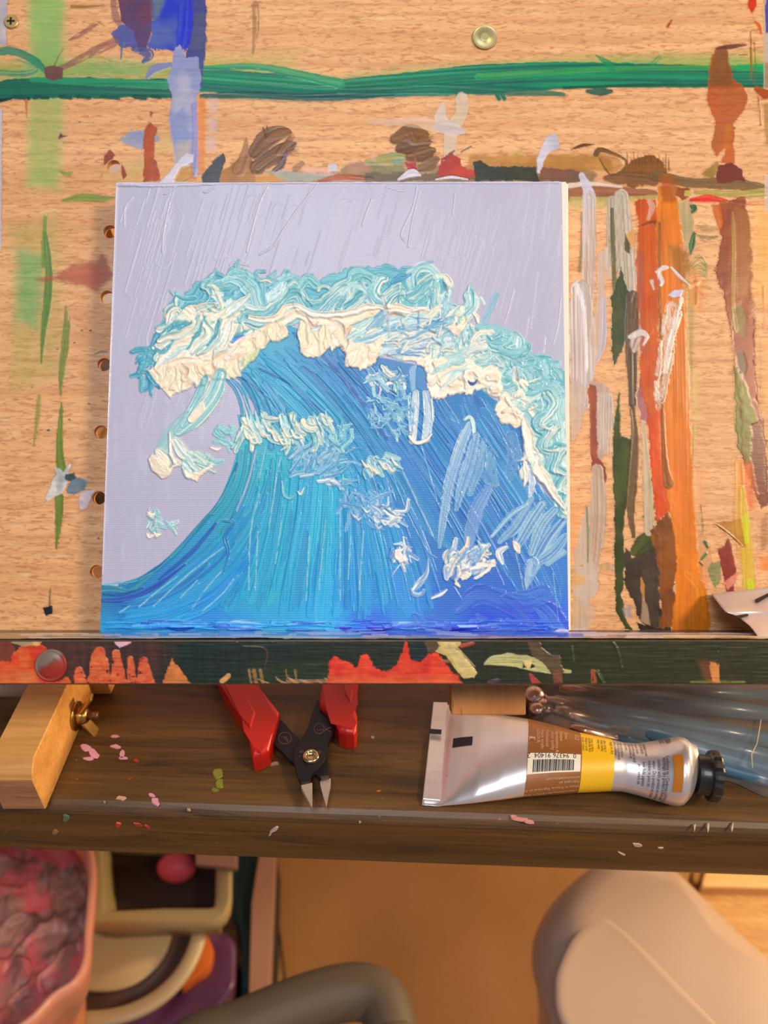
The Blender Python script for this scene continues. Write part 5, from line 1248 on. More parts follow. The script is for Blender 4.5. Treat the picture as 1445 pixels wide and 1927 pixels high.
# sky
R.A[:] = 1; R.G[:] = 1
n1 = fbm(X * .006, Y * .004, 5)[..., None]; n2 = fbm(X * .05, Y * .008, 6)[..., None]
R.C = lin((184, 182, 208)) * (1 - n1) + lin((192, 190, 214)) * n1; R.C *= 0.97 + 0.06 * n2
k = sstep(1000, 1060, X)[..., None]; R.C = R.C * (1 - .5 * k) + lin((196, 202, 214)) * .5 * k
R.H = 0.05 * fbm(X * .06, Y * .006, 8)
for k in range(150):
    x = 215 + 850 * rng.random(); y = 345 + 330 * rng.random() ** 1.3; L = 40 + 110 * rng.random()
    S([(x + L * .28, y), (x + L * .14, y + L * .5), (x, y + L)], 10 + 22 * rng.random(), (186, 184, 210), (194, 192, 214), a=.5, h=.07, ridge=.9, edge=.9, dry=.12, g=1)
for k in range(90):   # fine ridges left by the knife
    x = 225 + 830 * rng.random(); y = 345 + (260 if x < 900 else 520) * rng.random() ** 1.5; L = 20 + 90 * rng.random(); sl = .30 if x < 800 else .12
    S([(x + L * sl, y), (x + L * sl * .6, y + L * .4), (x, y + L)], 1.6, (194, 192, 214), a=.8, h=.22, edge=1, dry=.25, g=1, ridge=.3)
for p in ([(600, 345), (560, 395), (535, 430), (515, 462), (488, 480)], [(505, 350), (490, 380), (478, 420), (464, 474)], [(250, 372), (236, 392), (234, 425)], [(700, 375), (690, 400), (682, 425)], [(785, 350), (775, 395), (755, 440), (762, 455)],
          [(790, 360), (775, 420), (768, 465)], [(856, 365), (852, 405)], [(967, 545), (955, 590), (948, 610)], [(335, 350), (318, 362), (310, 366)], [(405, 352), (390, 362), (384, 362)], [(320, 380), (308, 440), (306, 475)], [(728, 352), (745, 358), (760, 360)], [(1055, 560), (1050, 610), (1040, 650)], [(470, 500), (440, 495), (432, 500)]):
    S(p, 2.4, (212, 211, 230), a=.9, h=.42, edge=1, g=1)
for k in range(40):
    x = 200 + 240 * rng.random(); y = 760 + 300 * rng.random()
    if x - 190 < (1100 - y) * .8: S([(x, y), (x, y + 30)], 8, (200, 199, 223), a=.3, h=.06, g=1)

# ---- wave body colour field
AN = np.array([(200, 1105, 40, 120, 170), (230, 1140, 44, 104, 186), (300, 1110, 46, 120, 196), (300, 1170, 44, 156, 220), (210, 1180, 40, 150, 214), (400, 1050, 44, 140, 200), (430, 960, 44, 150, 190), (500, 900, 38, 164, 194), (500, 1100, 38, 158, 206),
               (520, 700, 66, 158, 200), (460, 740, 76, 160, 200), (600, 700, 46, 136, 188), (560, 790, 66, 156, 204), (600, 900, 38, 162, 204), (620, 1000, 36, 160, 210), (600, 1150, 42, 160, 220), (640, 690, 40, 110, 180), (700, 700, 54, 110, 184), (700, 800, 52, 126, 194), (700, 950, 50, 140, 204),
               (700, 1100, 46, 146, 216), (760, 1150, 60, 136, 216), (800, 740, 62, 118, 192), (800, 900, 66, 124, 200), (850, 1000, 66, 112, 196), (850, 1140, 58, 104, 200), (900, 780, 62, 124, 198), (950, 850, 66, 120, 194), (1000, 950, 80, 136, 206),
               (950, 1100, 66, 102, 206), (1040, 1080, 74, 122, 210), (1050, 1170, 66, 104, 226), (900, 1180, 44, 62, 214), (1000, 1180, 56, 80, 220), (700, 1183, 54, 92, 222), (450, 850, 60, 168, 196), (380, 1180, 40, 130, 216)], float)
def body_col(x, y):
    x = np.asarray(x, float)[..., None]; y = np.asarray(y, float)[..., None]
    w = 1 / ((x - AN[:, 0]) ** 2 + (y - AN[:, 1]) ** 2 + 300) ** 1.6
    return (w @ AN[:, 2:]) / w.sum(-1, keepdims=True) * np.array([.76, 1.08, 1.03])
wave = [(186, 1104), (215, 1103), (240, 1100), (262, 1088), (290, 1068), (318, 1052), (345, 1022), (372, 992), (402, 958), (420, 925), (436, 885), (446, 850), (452, 810), (446, 775), (432, 742), (416, 712), (420, 700), (450, 680), (500, 640), (540, 612), (600, 640), (700, 670), (800, 690), (900, 730), (985, 790), (1000, 900), (1045, 950), (1080, 965), (1080, 1200), (180, 1200)]
sl = R.box(180, 600, 1080, 1200)
sub = (slice(sl[0].start, sl[0].stop, 6), slice(sl[1].start, sl[1].stop, 6))
import numpy as _n
P = np.array(wave, float); inside = np.zeros(X.shape, bool)
for (xa, ya), (xb, yb) in zip(P, np.roll(P, -1, 0)):
    c = ((ya > Y) != (yb > Y)); inside ^= c & (X < (xb - xa) * (Y - ya) / ((yb - ya) if abs(yb - ya) > 1e-9 else 1e-9) + xa)
# the strip beside the throat of the wave stays partly bare sky
BC = lin(body_col(X[::8, ::8], Y[::8, ::8])); BCf = np.repeat(np.repeat(BC, 8, 0), 8, 1)[:N, :N]
bare = inside & (X < 560) & (Y < 780) & (X - 418 < (Y - 690) * 1.0 + 42)
fill = inside & ~bare
R.C[fill] = BCf[fill]; R.G[fill] = 2; R.H[fill] = .10
def resamp(p, n):
    p = np.array(crom(p, 8)); d = np.r_[0, np.cumsum(np.hypot(*np.diff(p, axis=0).T))]; q = np.linspace(0, d[-1], n)
    return np.stack([np.interp(q, d, p[:, 0]), np.interp(q, d, p[:, 1])], 1)
def flow(G, N_, w=(4, 11), seg=(.25, .7), jit=3, var=16, h=.22, bias=None, dark=.25, light=.25, g=2, tmin=0, tmax=1):
    G = [resamp(a, 14) for a in G]
    for _ in range(N_):
        u = rng.random() * (len(G) - 1 - 1e-6); i = int(u); f = u - i
        p = G[i] * (1 - f) + G[i + 1] * f
        L = seg[0] + (seg[1] - seg[0]) * rng.random(); a = tmin + (tmax - tmin - L) * rng.random() if tmax - tmin > L else tmin
        k0, k1 = a * 13, min((a + L) * 13, 13); q = [np.array([np.interp(k, range(14), p[:, j]) for j in (0, 1)]) for k in np.linspace(k0, k1, 6)]
        q = [v + rng.normal(0, jit / 3, 2) for v in q]
        m = q[3]; c = body_col(m[0], m[1]); r = rng.random()
        c = c + rng.normal(0, 4, 3)
        if r < dark: c = c * np.array([.86, .89, .94])
        elif r > 1 - light: c = c * .82 + np.array([110, 200, 225]) * .18
        ww = w[0] + (w[1] - w[0]) * rng.random()
        c = np.clip(c, 5, 250); c2 = np.clip(c + np.array([var * .6, var, var * .8]), 5, 250)
        S(q, [ww * .5, ww, ww, ww * .9, ww * .8, ww * .3], c, c2, a=.9, h=h, ridge=.8, edge=.8, dry=.08, g=g, sf=.004, bf=.42, fade=(.05, .12))
g0 = [(422, 716), (444, 752), (454, 800), (452, 850), (440, 895), (418, 940), (372, 994), (316, 1054), (262, 1090), (190, 1106)]
g1 = [(450, 706), (480, 760), (492, 820), (478, 880), (452, 950), (412, 1010), (356, 1064), (286, 1112), (200, 1128)]
g2 = [(490, 700), (520, 780), (530, 850), (505, 930), (478, 1000), (436, 1060), (384, 1104), (300, 1150), (200, 1165)]
V = [[(470, 850), (452, 940), (432, 1010), (400, 1080), (350, 1150)], [(520, 850), (508, 960), (486, 1060), (450, 1165)], [(590, 850), (575, 980), (560, 1080), (548, 1180)], [(640, 880), (648, 1000), (640, 1180)], [(680, 860), (712, 980), (736, 1080), (752, 1180)], [(730, 860), (780, 970), (820, 1070), (850, 1180)]]
D = [[(430, 700), (470, 730), (520, 790), (560, 850), (590, 900)], [(470, 672), (540, 730), (610, 800), (670, 880), (720, 980)], [(535, 622), (620, 700), (700, 800), (770, 910), (830, 1040)], [(620, 650), (720, 760), (800, 880), (880, 1000), (930, 1110)],
     [(720, 690), (800, 790), (880, 900), (950, 1020), (1010, 1140)], [(820, 740), (880, 830), (950, 940), (1010, 1040), (1060, 1150)], [(900, 740), (960, 830), (1020, 920), (1070, 980)]]
flow(V, 170, (12, 30), h=.13, light=.2, dark=.2, var=10)
flow(D, 230, (12, 34), h=.13, dark=.22, light=.15, var=10)
flow(V, 80, (3, 9), (.3, .9), h=.24, light=.3, dark=.2)
flow([g1, g2, [(520, 900), (490, 1010), (440, 1100), (370, 1160), (240, 1180)]], 70, (6, 14), (.2, .6), h=.26, tmin=.3)
flow(D, 75, (2.5, 7), (.2, .8), h=.25, dark=.3, light=.15)
# throat of the wave, thin separate strokes over the sky
for p, w_, c_ in (([(420, 706), (444, 735), (456, 770), (456, 800)], 7, (62, 150, 196)), ([(428, 704), (456, 736), (470, 780), (468, 820)], 8, (56, 146, 196)), ([(446, 700), (474, 740), (490, 790), (490, 830)], 11, (50, 140, 192)), ([(462, 704), (496, 750), (512, 800), (512, 840)], 13, (58, 150, 200)),
                  ([(480, 700), (516, 750), (536, 800), (540, 850)], 14, (64, 156, 204)), ([(500, 720), (540, 780), (565, 840)], 12, (60, 152, 202)), ([(454, 850), (446, 890), (428, 930), (402, 966)], 9, (54, 160, 190)), ([(466, 840), (458, 900), (436, 950), (404, 990)], 8, (50, 158, 190)),
                  ([(480, 830), (470, 900), (450, 960), (420, 1000)], 8, (44, 150, 190))):
    S(p, w_, c_, tuple(np.array(c_) + (20, 20, 14)), a=1, h=.25, edge=.9, g=2, sf=.004, dry=.03)
S([(458, 745), (474, 790), (476, 840)], 3.4, (176, 190, 216), a=.9, g=2, h=.1); S([(482, 848), (468, 905), (446, 960)], 3.4, (182, 186, 216), a=.9, g=2, h=.1); S([(500, 842), (488, 900)], 2.2, (180, 190, 216), a=.8, g=2)
# upper rim of the tail
for k in range(26):
    i = .35 + .6 * rng.random(); gg = resamp(g0, 30); j = int(i * 26)
    S([gg[j], gg[min(j + 2, 29)], gg[min(j + 4, 29)]], [5, 8, 4], [(40, 134, 170), (58, 160, 190), (40, 110, 180)][k % 3], (70, 170, 200), h=.4, edge=1, g=2, dry=.05)
S([(192, 1108), (215, 1108), (240, 1112), (262, 1100), (290, 1078)], [14, 12, 8, 8, 5], (60, 160, 180), (34, 120, 170), h=.5, g=2)
S([(196, 1100), (222, 1096), (232, 1092)], [3, 4, 2], (120, 190, 210), h=.3, dry=.3, g=2)
S([(194, 1130), (230, 1128), (270, 1116), (310, 1092), (350, 1062)], [6, 10, 9, 7, 3], (42, 70, 180), (50, 96, 190), h=.45, g=2)
S([(196, 1118), (230, 1118), (270, 1106)], [4, 6, 3], (36, 96, 170), h=.4, g=2); S([(300, 1090), (360, 1040), (408, 984)], [4, 8, 5], (44, 96, 186), h=.35, g=2, dry=.05)
S([(420, 980), (440, 984), (424, 1010), (430, 1040), (420, 1080)], [4, 6, 8, 6, 3], (40, 130, 190), h=.5, g=2)
# light scraped lines
for p in ([(262, 1142), (300, 1110), (335, 1085)], [(290, 1140), (350, 1085), (420, 1030)], [(362, 1146), (388, 1108), (418, 1074)], [(382, 1150), (420, 1116), (440, 1090)], [(226, 1152), (244, 1140)], [(340, 1125), (372, 1092)], [(468, 1110), (472, 1000), (488, 930)], [(480, 1112), (486, 1000)],
          [(518, 1060), (530, 980)], [(506, 990), (520, 900), (528, 862)], [(576, 1130), (582, 1010)], [(600, 1110), (612, 980)], [(640, 1130), (640, 940)], [(655, 1090), (660, 1010)], [(676, 1110), (684, 1000)]):
    S(p, 3.2, (170, 214, 224), (110, 190, 214), a=.9, h=.3, dry=.42, bf=.8, sf=.14, g=2, seed=int(p[0][0]))
for p in ([(735, 880), (760, 950), (800, 1030), (822, 1050)], [(746, 860), (790, 960), (812, 1010)], [(700, 890), (716, 950)], [(728, 900), (738, 950)], [(800, 700), (860, 790), (850, 790)], [(790, 830), (822, 940)], [(905, 750), (950, 830), (1010, 960)], [(756, 1060), (772, 1130)], [(560, 650), (620, 690), (690, 760)], [(930, 1060), (948, 1100)], [(970, 1040), (985, 1110)], [(1040, 1080), (1050, 1170)], [(855, 1105), (870, 1130)]):
    S(p, 2.6, (150, 190, 226), (100, 160, 216), a=.9, h=.4, dry=.3, bf=.8, sf=.12, g=2)
for p, w_ in (([(545, 625), (600, 665), (660, 730), (690, 775)], 7), ([(640, 665), (680, 720), (700, 760), (716, 800)], 5), ([(480, 690), (540, 720), (600, 770), (650, 820)], 4), ([(600, 800), (630, 850)], 9), ([(630, 690), (668, 750)], 4), ([(700, 790), (730, 830)], 8), ([(445, 705), (500, 745), (540, 800)], 3)):
    S(p, w_, (34, 92, 164), (40, 104, 180), a=.9, h=.12, edge=1.2, g=2, fade=(.1, .15))
# bottom rim of thick blue
for k in range(80):
    x = 190 + 880 * rng.random(); t_ = (x - 190) / 880; y = 1170 + 16 * rng.random()
    c_ = (48, 160, 226) if t_ < .5 else (60, 110, 220)
    if rng.random() < .25: c_ = (30, 60, 200) if t_ > .45 else (30, 96, 206)
    if rng.random() < .07: c_ = (130, 180, 232)
    S([(x, y), (x + 20 * rng.random(), y + 4 - 8 * rng.random()), (x + 50 + 40 * rng.random(), y + 3 - 6 * rng.random())], [2, 6, 2], c_, tuple(np.clip(np.array(c_) + 24, 0, 255)), a=.95, h=.5, edge=.8, g=2, dry=.05)
for x0, x1 in ((312, 365), (690, 740), (810, 900), (900, 940), (640, 660)): S([(x0, 1181), ((x0 + x1) / 2, 1184), (x1, 1181)], [3, 7, 3], (34, 30, 196) if x0 > 600 else (24, 66, 190), h=.6, g=2)
for p in ([(860, 1150), (900, 1120), (960, 1140), (1010, 1180)], [(900, 1160), (920, 1182), (960, 1186)], [(780, 1160), (800, 1180), (830, 1184)], [(1000, 1130), (1030, 1150), (1056, 1186)], [(950, 1125), (990, 1130), (1020, 1120)]):
    S(p, [14, 40, 34, 12][:len(p)], (60, 104, 212), (74, 128, 220), (58, 84, 210), a=.6, h=.40, edge=.25, ridge=.9, g=2, bf=.1, rough=.6)
S([(1044, 1190), (1055, 1186), (1075, 1190)], [4, 8, 4], (190, 196, 240), h=.6, g=2)

# ---- foam
g = 3
def dabs(box, n, w, ln, ang, cols, h=.5, curve=.5, **k):
    x0, y0, x1, y1 = box
    for _ in range(n):
        x, y = x0 + (x1 - x0) * rng.random(), y0 + (y1 - y0) * rng.random(); a = ang + rng.normal(0, .5); L = ln * (.5 + rng.random()); c = curve * rng.normal()
        p = [(x, y), (x + L * .5 * math.cos(a), y + L * .5 * math.sin(a)), (x + L * (.5 * math.cos(a) + .5 * math.cos(a + c)), y + L * (.5 * math.sin(a) + .5 * math.sin(a + c)))]
        i = int(rng.integers(len(cols))); ww = w * (.5 + rng.random())
        S(p, [ww * .85, ww, ww * .7], cols[i], cols[(i + 1) % len(cols)], c3=cols[(i + 2) % len(cols)], h=h * (.6 + .8 * rng.random()), g=g, edge=.15, ridge=1.1, bf=.30, rough=.7, **k)
def swirl(cx, cy, r, a0, a1, w, cols, h=.7, sq=1.0, n=7, **k):
    p = [(cx + r * math.cos(a0 + (a1 - a0) * i / n), cy + sq * r * math.sin(a0 + (a1 - a0) * i / n)) for i in range(n + 1)]
    S(p, [1.3 * w * (.55 + .45 * math.sin(math.pi * (i + .8) / (n + 1.6))) for i in range(n + 1)], *cols, h=h, g=g, edge=.3, ridge=1.3, bf=.36, sf=.004, rough=.4, **k)
# pale ground under the whole crest
PY([(285, 690), (290, 650), (330, 600), (390, 560), (460, 548), (530, 560), (600, 555), (690, 530), (760, 528), (830, 545), (860, 600), (900, 640), (960, 660), (1010, 710), (1040, 760), (1066, 900), (1066, 960), (1030, 910), (1000, 850), (985, 790), (930, 740), (850, 735), (800, 680), (720, 670), (640, 650), (560, 610), (500, 630), (440, 690), (330, 720)], (150, 206, 214), (206, 228, 226), h=.35, rough=9, g=g, ns=.05)
# teal underpainting of the crest
S([(300, 640), (340, 590), (400, 550), (460, 545), (520, 548), (600, 545), (680, 530), (760, 530), (820, 540)], [30, 50, 50, 44, 40, 50, 60, 56, 40], AQ, TE, a=1, dry=.08, rough=.5, h=.3, g=g)
S([(262, 706), (278, 668), (300, 640)], [10, 26, 34], (60, 150, 176), AQ, a=1, dry=.15, rough=.5, h=.3, g=g)
dabs((268, 650, 330, 720), 16, 12, 26, 2.4, [(66, 156, 184), TE, AQ], dry=.15); dabs((320, 560, 420, 600), 26, 10, 26, 2.6, [AQ, TE, TL, CR], dry=.15)
dabs((380, 515, 560, 560), 30, 14, 30, -.4, [TE, TL, AQ, (130, 186, 200)], dry=.15)
S([(420, 530), (450, 520), (480, 535), (492, 570)], [16, 24, 26, 18], TE, TL, AQ, h=.6, g=g)
S([(400, 540), (430, 530), (470, 552), (478, 590)], [12, 18, 20, 16], TL, TE, PWH, h=.6, g=g)
# left mass: layered knife marks, pale and cream
dabs((318, 592, 462, 676), 90, 28, 36, 2.4, [TL, PWH, CR, TE, WH, (200, 226, 222), CR], h=.9)
for p, w_ in (([(300, 690), (330, 660), (372, 640)], 34), ([(318, 650), (350, 620), (400, 600)], 26), ([(372, 680), (396, 640), (430, 604)], 30), ([(410, 676), (440, 640), (470, 610)], 28), ([(340, 690), (372, 660), (400, 650)], 30), ([(400, 600), (430, 590), (466, 596)], 24)):
    S(p, [w_ * .5, w_, w_ * .6], WH, CR, (206, 230, 228), h=1.0, g=g, edge=.3, bf=.13, sf=.006, rough=.5)
for p in ([(330, 610), (360, 590), (400, 575)], [(300, 640), (340, 625), (380, 600)], [(420, 600), (400, 640), (372, 668)], [(440, 590), (420, 640), (400, 672)], [(470, 560), (440, 580), (420, 600)], [(385, 600), (395, 630), (360, 662)], [(455, 610), (440, 650), (400, 680)], [(480, 590), (470, 620), (430, 650)]):
    S(p, [8, 20, 8], WH, TL, CR, h=1.2, g=g, edge=.9, bf=.22)
for p in ([(350, 655), (372, 625), (390, 600)], [(390, 650), (408, 620), (412, 602)], [(300, 626), (330, 612), (360, 606)], [(288, 650), (310, 660), (330, 640)], [(430, 645), (450, 632), (465, 622)]):
    S(p, [4, 10, 3], (60, 150, 180), TE, h=.5, g=g)
S([(432, 645), (446, 640), (456, 636)], [5, 9, 4], (70, 130, 214), (100, 160, 220), h=.5, g=g); S([(430, 660), (450, 645), (466, 636)], [6, 10, 4], (190, 210, 244), WH, h=.6, g=g)
# curling zigzag along the crest
zz = [(462, 598), (486, 604), (505, 600), (530, 578), (545, 556), (560, 556), (574, 580), (590, 592), (612, 580), (636, 552), (648, 546), (640, 566), (634, 582), (650, 582), (672, 560), (682, 552), (688, 540), (692, 560), (700, 576), (722, 574), (742, 556), (756, 550), (750, 566), (760, 576), (786, 560), (806, 542), (814, 540), (808, 560), (812, 574)]
zz = np.array(zz, float)
for dy, w_, cols in ((-14, 20, (TL, TE, PWH)), (2, 30, (TE, TL, (216, 232, 226))), (12, 16, (PWH, TL, WH))):
    S(zz + (0, dy), w_, *cols, h=1.0, g=g, edge=.5, ridge=1.2, bf=.24, n=5)
for dy in (-20, -8, 3, 11, 18): S(zz + (0, dy), 3.2, [(236, 240, 226), (120, 190, 206), (238, 240, 226), (96, 176, 200), (246, 240, 220)][int(abs(dy)) % 5], a=.85, h=1.3, g=g, n=5, dry=.12)
# crowns above the zigzag
swirl(676, 540, 24, 3.6, 6.6, 22, (TE, TL, AQ)); swirl(664, 560, 22, 3.4, 5.8, 12, (TL, PWH)); swirl(725, 545, 22, 2.0, 4.6, 20, (TL, TE, WH)); swirl(584, 545, 18, 3.4, 5.6, 18, (TE, TL)); swirl(612, 545, 9, 3.2, 6.0, 7, (CR, TE))
swirl(800, 528, 22, 2.6, 6.2, 16, (TL, TE, PWH)); swirl(826, 540, 20, 4.4, 6.9, 10, (CR, WH, PWH)); swirl(780, 555, 20, .3, 2.8, 14, (TE, TL)); swirl(830, 548, 14, 5.2, 7.2, 8, (CR, PWH), h=1.2)
S([(740, 530), (756, 520), (775, 518)], [8, 14, 8], (70, 150, 196), AQ, g=g, h=.4); S([(770, 510), (800, 500), (815, 492)], [4, 8, 3], (120, 176, 206), a=.85, dry=.35, g=g, h=.2)
S([(508, 560), (526, 545), (536, 530)], [20, 26, 12], TL, PWH, dry=.35, g=g, h=.4, fade=(0, .3)); S([(488, 533), (500, 531), (506, 535)], [4, 7, 3], CR, h=1, g=g)
dabs((370, 540, 410, 560), 6, 10, 20, .8, [CR, TL, PWH], h=.9); dabs((345, 575, 360, 590), 5, 9, 16, .8, [CR, WH], h=.9)
# cream ribbon below the crest
rb = [(300, 706), (335, 690), (370, 690), (410, 688), (440, 668), (470, 645), (505, 624), (535, 606), (560, 596), (590, 606), (640, 604), (690, 590), (740, 586), (790, 594), (830, 590)]
S(rb, [20, 40, 36, 36, 30, 26, 26, 18, 18, 24, 28, 20, 18, 24, 14], CR, WH, (246, 226, 196), h=1.3, g=g, edge=.4, ridge=.7, bf=.1, rough=.3)
S([(470, 600), (510, 606), (545, 582), (566, 582), (600, 600), (660, 590), (700, 580), (760, 590), (800, 580)], [8, 12, 12, 10, 14, 12, 10, 10, 6], WH, (226, 238, 236), CR, h=1.5, g=g, edge=.6, bf=.2)
for cx, cy, rx, ry in ((300, 708, 24, 22), (335, 716, 26, 22), (372, 706, 26, 20), (410, 696, 26, 18), (440, 690, 18, 20), (462, 662, 22, 22), (488, 640, 18, 16), (520, 626, 22, 16), (592, 652, 26, 20), (574, 630, 14, 22), (622, 640, 24, 22), (680, 664, 34, 30), (652, 640, 22, 26), (700, 640, 20, 22)):
    n_ = 12; P_ = [(cx + rx * (.85 + .3 * rng.random()) * math.cos(2 * math.pi * i / n_), cy + ry * (.85 + .3 * rng.random()) * math.sin(2 * math.pi * i / n_)) for i in range(n_)]
    PY(P_, CR, (244, 222, 194), h=.9, rough=5, g=g, ns=.05)
    for i in range(2):
        a = .6 + 2.0 * rng.random(); x0 = cx + (rng.random() - .5) * rx; S([(x0, cy - ry * .8), (x0 + 3 * rng.normal(), cy), (x0 + rx * .5 * math.cos(a), cy + ry * .75)], [9, 20, 10], [CR, (248, 230, 200), (246, 228, 190), (238, 222, 210)][i % 4], h=.9, g=g, edge=.15, ridge=.9, rough=.6, bf=.16, a=.8)
for p, w_ in (([(395, 672), (402, 700), (396, 716)], 6), ([(340, 680), (356, 700), (350, 716)], 7), ([(430, 690), (420, 708)], 6), ([(618, 606), (640, 616), (644, 640)], 7), ([(645, 655), (650, 630), (660, 612)], 6), ([(574, 600), (590, 620), (600, 614)], 7), ([(725, 600), (738, 596), (752, 604)], 6), ([(380, 710), (392, 716)], 7)):
    S(p, [2, w_, 2], (206, 184, 176), (226, 206, 190), h=.3, hk=1, g=g)
S([(462, 690), (474, 672), (486, 654)], [8, 12, 6], (226, 230, 170), (190, 214, 176), h=1, g=g)
# cream and blue knife marks right of centre
for p, c_ in (([(650, 640), (680, 620), (716, 590)], (PWH, TL)), ([(660, 646), (700, 634), (730, 612)], (TL, (120, 170, 214), WH)), ([(690, 618), (712, 600), (724, 588)], ((130, 170, 210), TL)), ([(720, 612), (770, 604), (830, 590)], (TL, PWH, (120, 180, 214))), ([(730, 632), (780, 622), (850, 600)], ((140, 196, 220), WH, TL)),
              ([(720, 650), (780, 640), (850, 624)], (TL, (90, 150, 210), WH)), ([(730, 668), (790, 650), (850, 640)], ((170, 204, 222), WH, (110, 160, 210))), ([(760, 676), (800, 668), (836, 660)], (CR, WH)), ([(800, 600), (816, 586), (830, 576)], (CR, TL)), ([(806, 612), (826, 610), (842, 622)], ((70, 136, 196), TL)), ([(830, 592), (838, 610), (845, 622)], (AQ, (80, 130, 196)))):
    S(p, [8, 20, 7], *c_, h=.8, g=g, dry=.08, bf=.4, sf=.004)
dabs((720, 600, 850, 670), 40, 7, 44, -.2, [TL, WH, (120, 176, 216), PWH, CR, (90, 156, 210)], h=.7, curve=.2, dry=.15)
PY([(780, 676), (830, 664), (836, 676), (800, 690), (782, 688)], CR, WH, h=.7, rough=5, g=g)
swirl(868, 570, 20, -.6, 2.4, 26, (TL, TE, PWH)); S([(885, 540), (884, 570), (862, 600)], [8, 22, 16], TL, PWH, TE, h=.9, g=g, dry=.05); S([(846, 550), (838, 580), (850, 610)], [10, 22, 14], (150, 186, 210), TL, dry=.2, g=g, h=.5)
dabs((860, 580, 900, 620), 12, 9, 22, 1.6, [CR, PWH, TL], h=1); PY([(842, 620), (862, 616), (878, 612), (876, 630), (866, 642), (852, 636)], CR, (244, 224, 200), h=1, rough=4, g=g)
S([(895, 590), (900, 600), (902, 612)], [8, 10, 5], CR, WH, h=1, g=g); S([(905, 560), (912, 572)], 5, PWH, dry=.3, g=g)
S([(938, 548), (926, 580), (914, 606)], [14, 16, 14], (116, 176, 206), (150, 196, 216), a=.9, dry=.1, fade=(.2, 0), g=g, h=.25)
# right shoulder of the crest
S([(896, 640), (940, 640), (980, 680), (1030, 712)], [40, 60, 60, 50], (120, 184, 206), TL, a=1, dry=.08, rough=.5, h=.4, g=g)
S([(1020, 690), (1050, 712), (1046, 724)], [20, 40, 30], (110, 176, 206), TE, a=1, dry=.12, rough=.5, g=g, h=.3)
dabs((890, 620, 970, 680), 26, 14, 34, .9, [TL, TE, PWH, (130, 190, 208)], h=.7); dabs((960, 670, 1040, 730), 26, 12, 30, .6, [TE, TL, (126, 186, 206)], h=.5, dry=.12)
for cx, cy, r, a0, a1, w_ in ((940, 632, 26, .2, 3.0, 22), (930, 622, 16, .2, 2.8, 12), (965, 640, 30, .5, 2.6, 16), (948, 705, 24, .2, 2.8, 20), (960, 700, 14, .0, 2.4, 10), (1000, 728, 24, .4, 3.2, 20), (1012, 716, 14, .2, 2.6, 10), (895, 640, 20, 1.2, 3.8, 14), (905, 668, 18, .4, 2.8, 14), (1020, 796, 24, .3, 2.8, 22), (1030, 780, 14, .0, 2.6, 10)):
    swirl(cx, cy, r, a0, a1, w_, (TL, TE, PWH), sq=.9)
dabs((805, 650, 900, 700), 50, 10, 36, -.5, [TL, PWH, TE, WH, (150, 196, 214), CR], h=.7, curve=.4, dry=.08)
for cx, cy, rx, ry in ((824, 722, 24, 34), (850, 726, 26, 20), (872, 716, 26, 30), (900, 712, 22, 24), (925, 716, 18, 22), (820, 690, 22, 16), (880, 700, 20, 20), (950, 770, 20, 28), (968, 776, 20, 26), (975, 750, 18, 20), (930, 735, 14, 12)):
    n_ = 12; P_ = [(cx + rx * (.85 + .3 * rng.random()) * math.cos(2 * math.pi * i / n_), cy + ry * (.85 + .3 * rng.random()) * math.sin(2 * math.pi * i / n_)) for i in range(n_)]
    PY(P_, CR, (250, 242, 226), h=.8, rough=5, g=g, ns=.05)
    for i in range(3):
        a = -.7 + 3 * rng.random(); S([(cx - rx * .4 * math.cos(a), cy - ry * .5 * math.sin(a)), (cx + 4 * rng.normal(), cy + 3 * rng.normal()), (cx + rx * .6 * math.cos(a), cy + ry * .6 * math.sin(a))], [4, 8, 3], [CR, WH, (244, 226, 196), (226, 222, 216)][i % 4], h=1.2, g=g, edge=.7)
for p in ([(808, 720), (840, 700), (872, 690), (890, 680)], [(812, 700), (840, 690), (870, 676)], [(826, 740), (856, 712), (880, 700)]): S(p, [8, 16, 12, 4][:len(p)], PWH, TL, CR, h=1, g=g, dry=.05)
swirl(888, 718, 9, .2, 3.2, 6, ((60, 84, 180), (90, 120, 200)), h=.4); swirl(887, 713, 9, .1, 3.1, 4, (WH, PWH), h=1.4); swirl(888, 716, 15, 2.6, 6.6, 6, (CR, WH), h=1.5)
dabs((965, 690, 990, 720), 8, 8, 20, 1.2, [CR, WH, TL], h=1); dabs((950, 740, 1000, 775), 16, 9, 24, .4, [CR, WH, PWH, TE], h=1)
PY([(934, 780), (946, 778), (980, 790), (982, 800), (960, 800), (942, 798)], CR, WH, h=.8, rough=3, g=g)
# right edge falling down
S([(1040, 740), (1040, 800), (1050, 880), (1060, 960)], [50, 60, 50, 34], TL, (130, 196, 210), PWH, a=1, dry=.05, rough=.4, h=.5, g=g)
zz2 = np.array([(1030, 740), (1044, 756), (1030, 778), (1012, 800), (1030, 812), (1044, 800), (1024, 830), (1020, 848), (1042, 854), (1056, 846), (1040, 876), (1036, 892), (1056, 896), (1048, 920), (1062, 930), (1056, 950), (1064, 966)], float)
S(zz2, 24, TL, TE, PWH, h=1, g=g, edge=.5, ridge=1.2, bf=.26, n=5)
for dx in (-9, -3, 4, 10): S(zz2 + (dx, 0), 2.8, [(236, 242, 226), (110, 180, 204)][dx % 2], a=.85, h=1.3, g=g, n=5, dry=.12)
S([(986, 790), (992, 830), (1000, 860), (1014, 892), (1034, 916), (1050, 944), (1062, 962)], [14, 20, 20, 22, 18, 12, 5], CR, WH, (226, 216, 226), h=1.3, g=g, edge=.5, rough=.3, bf=.14)
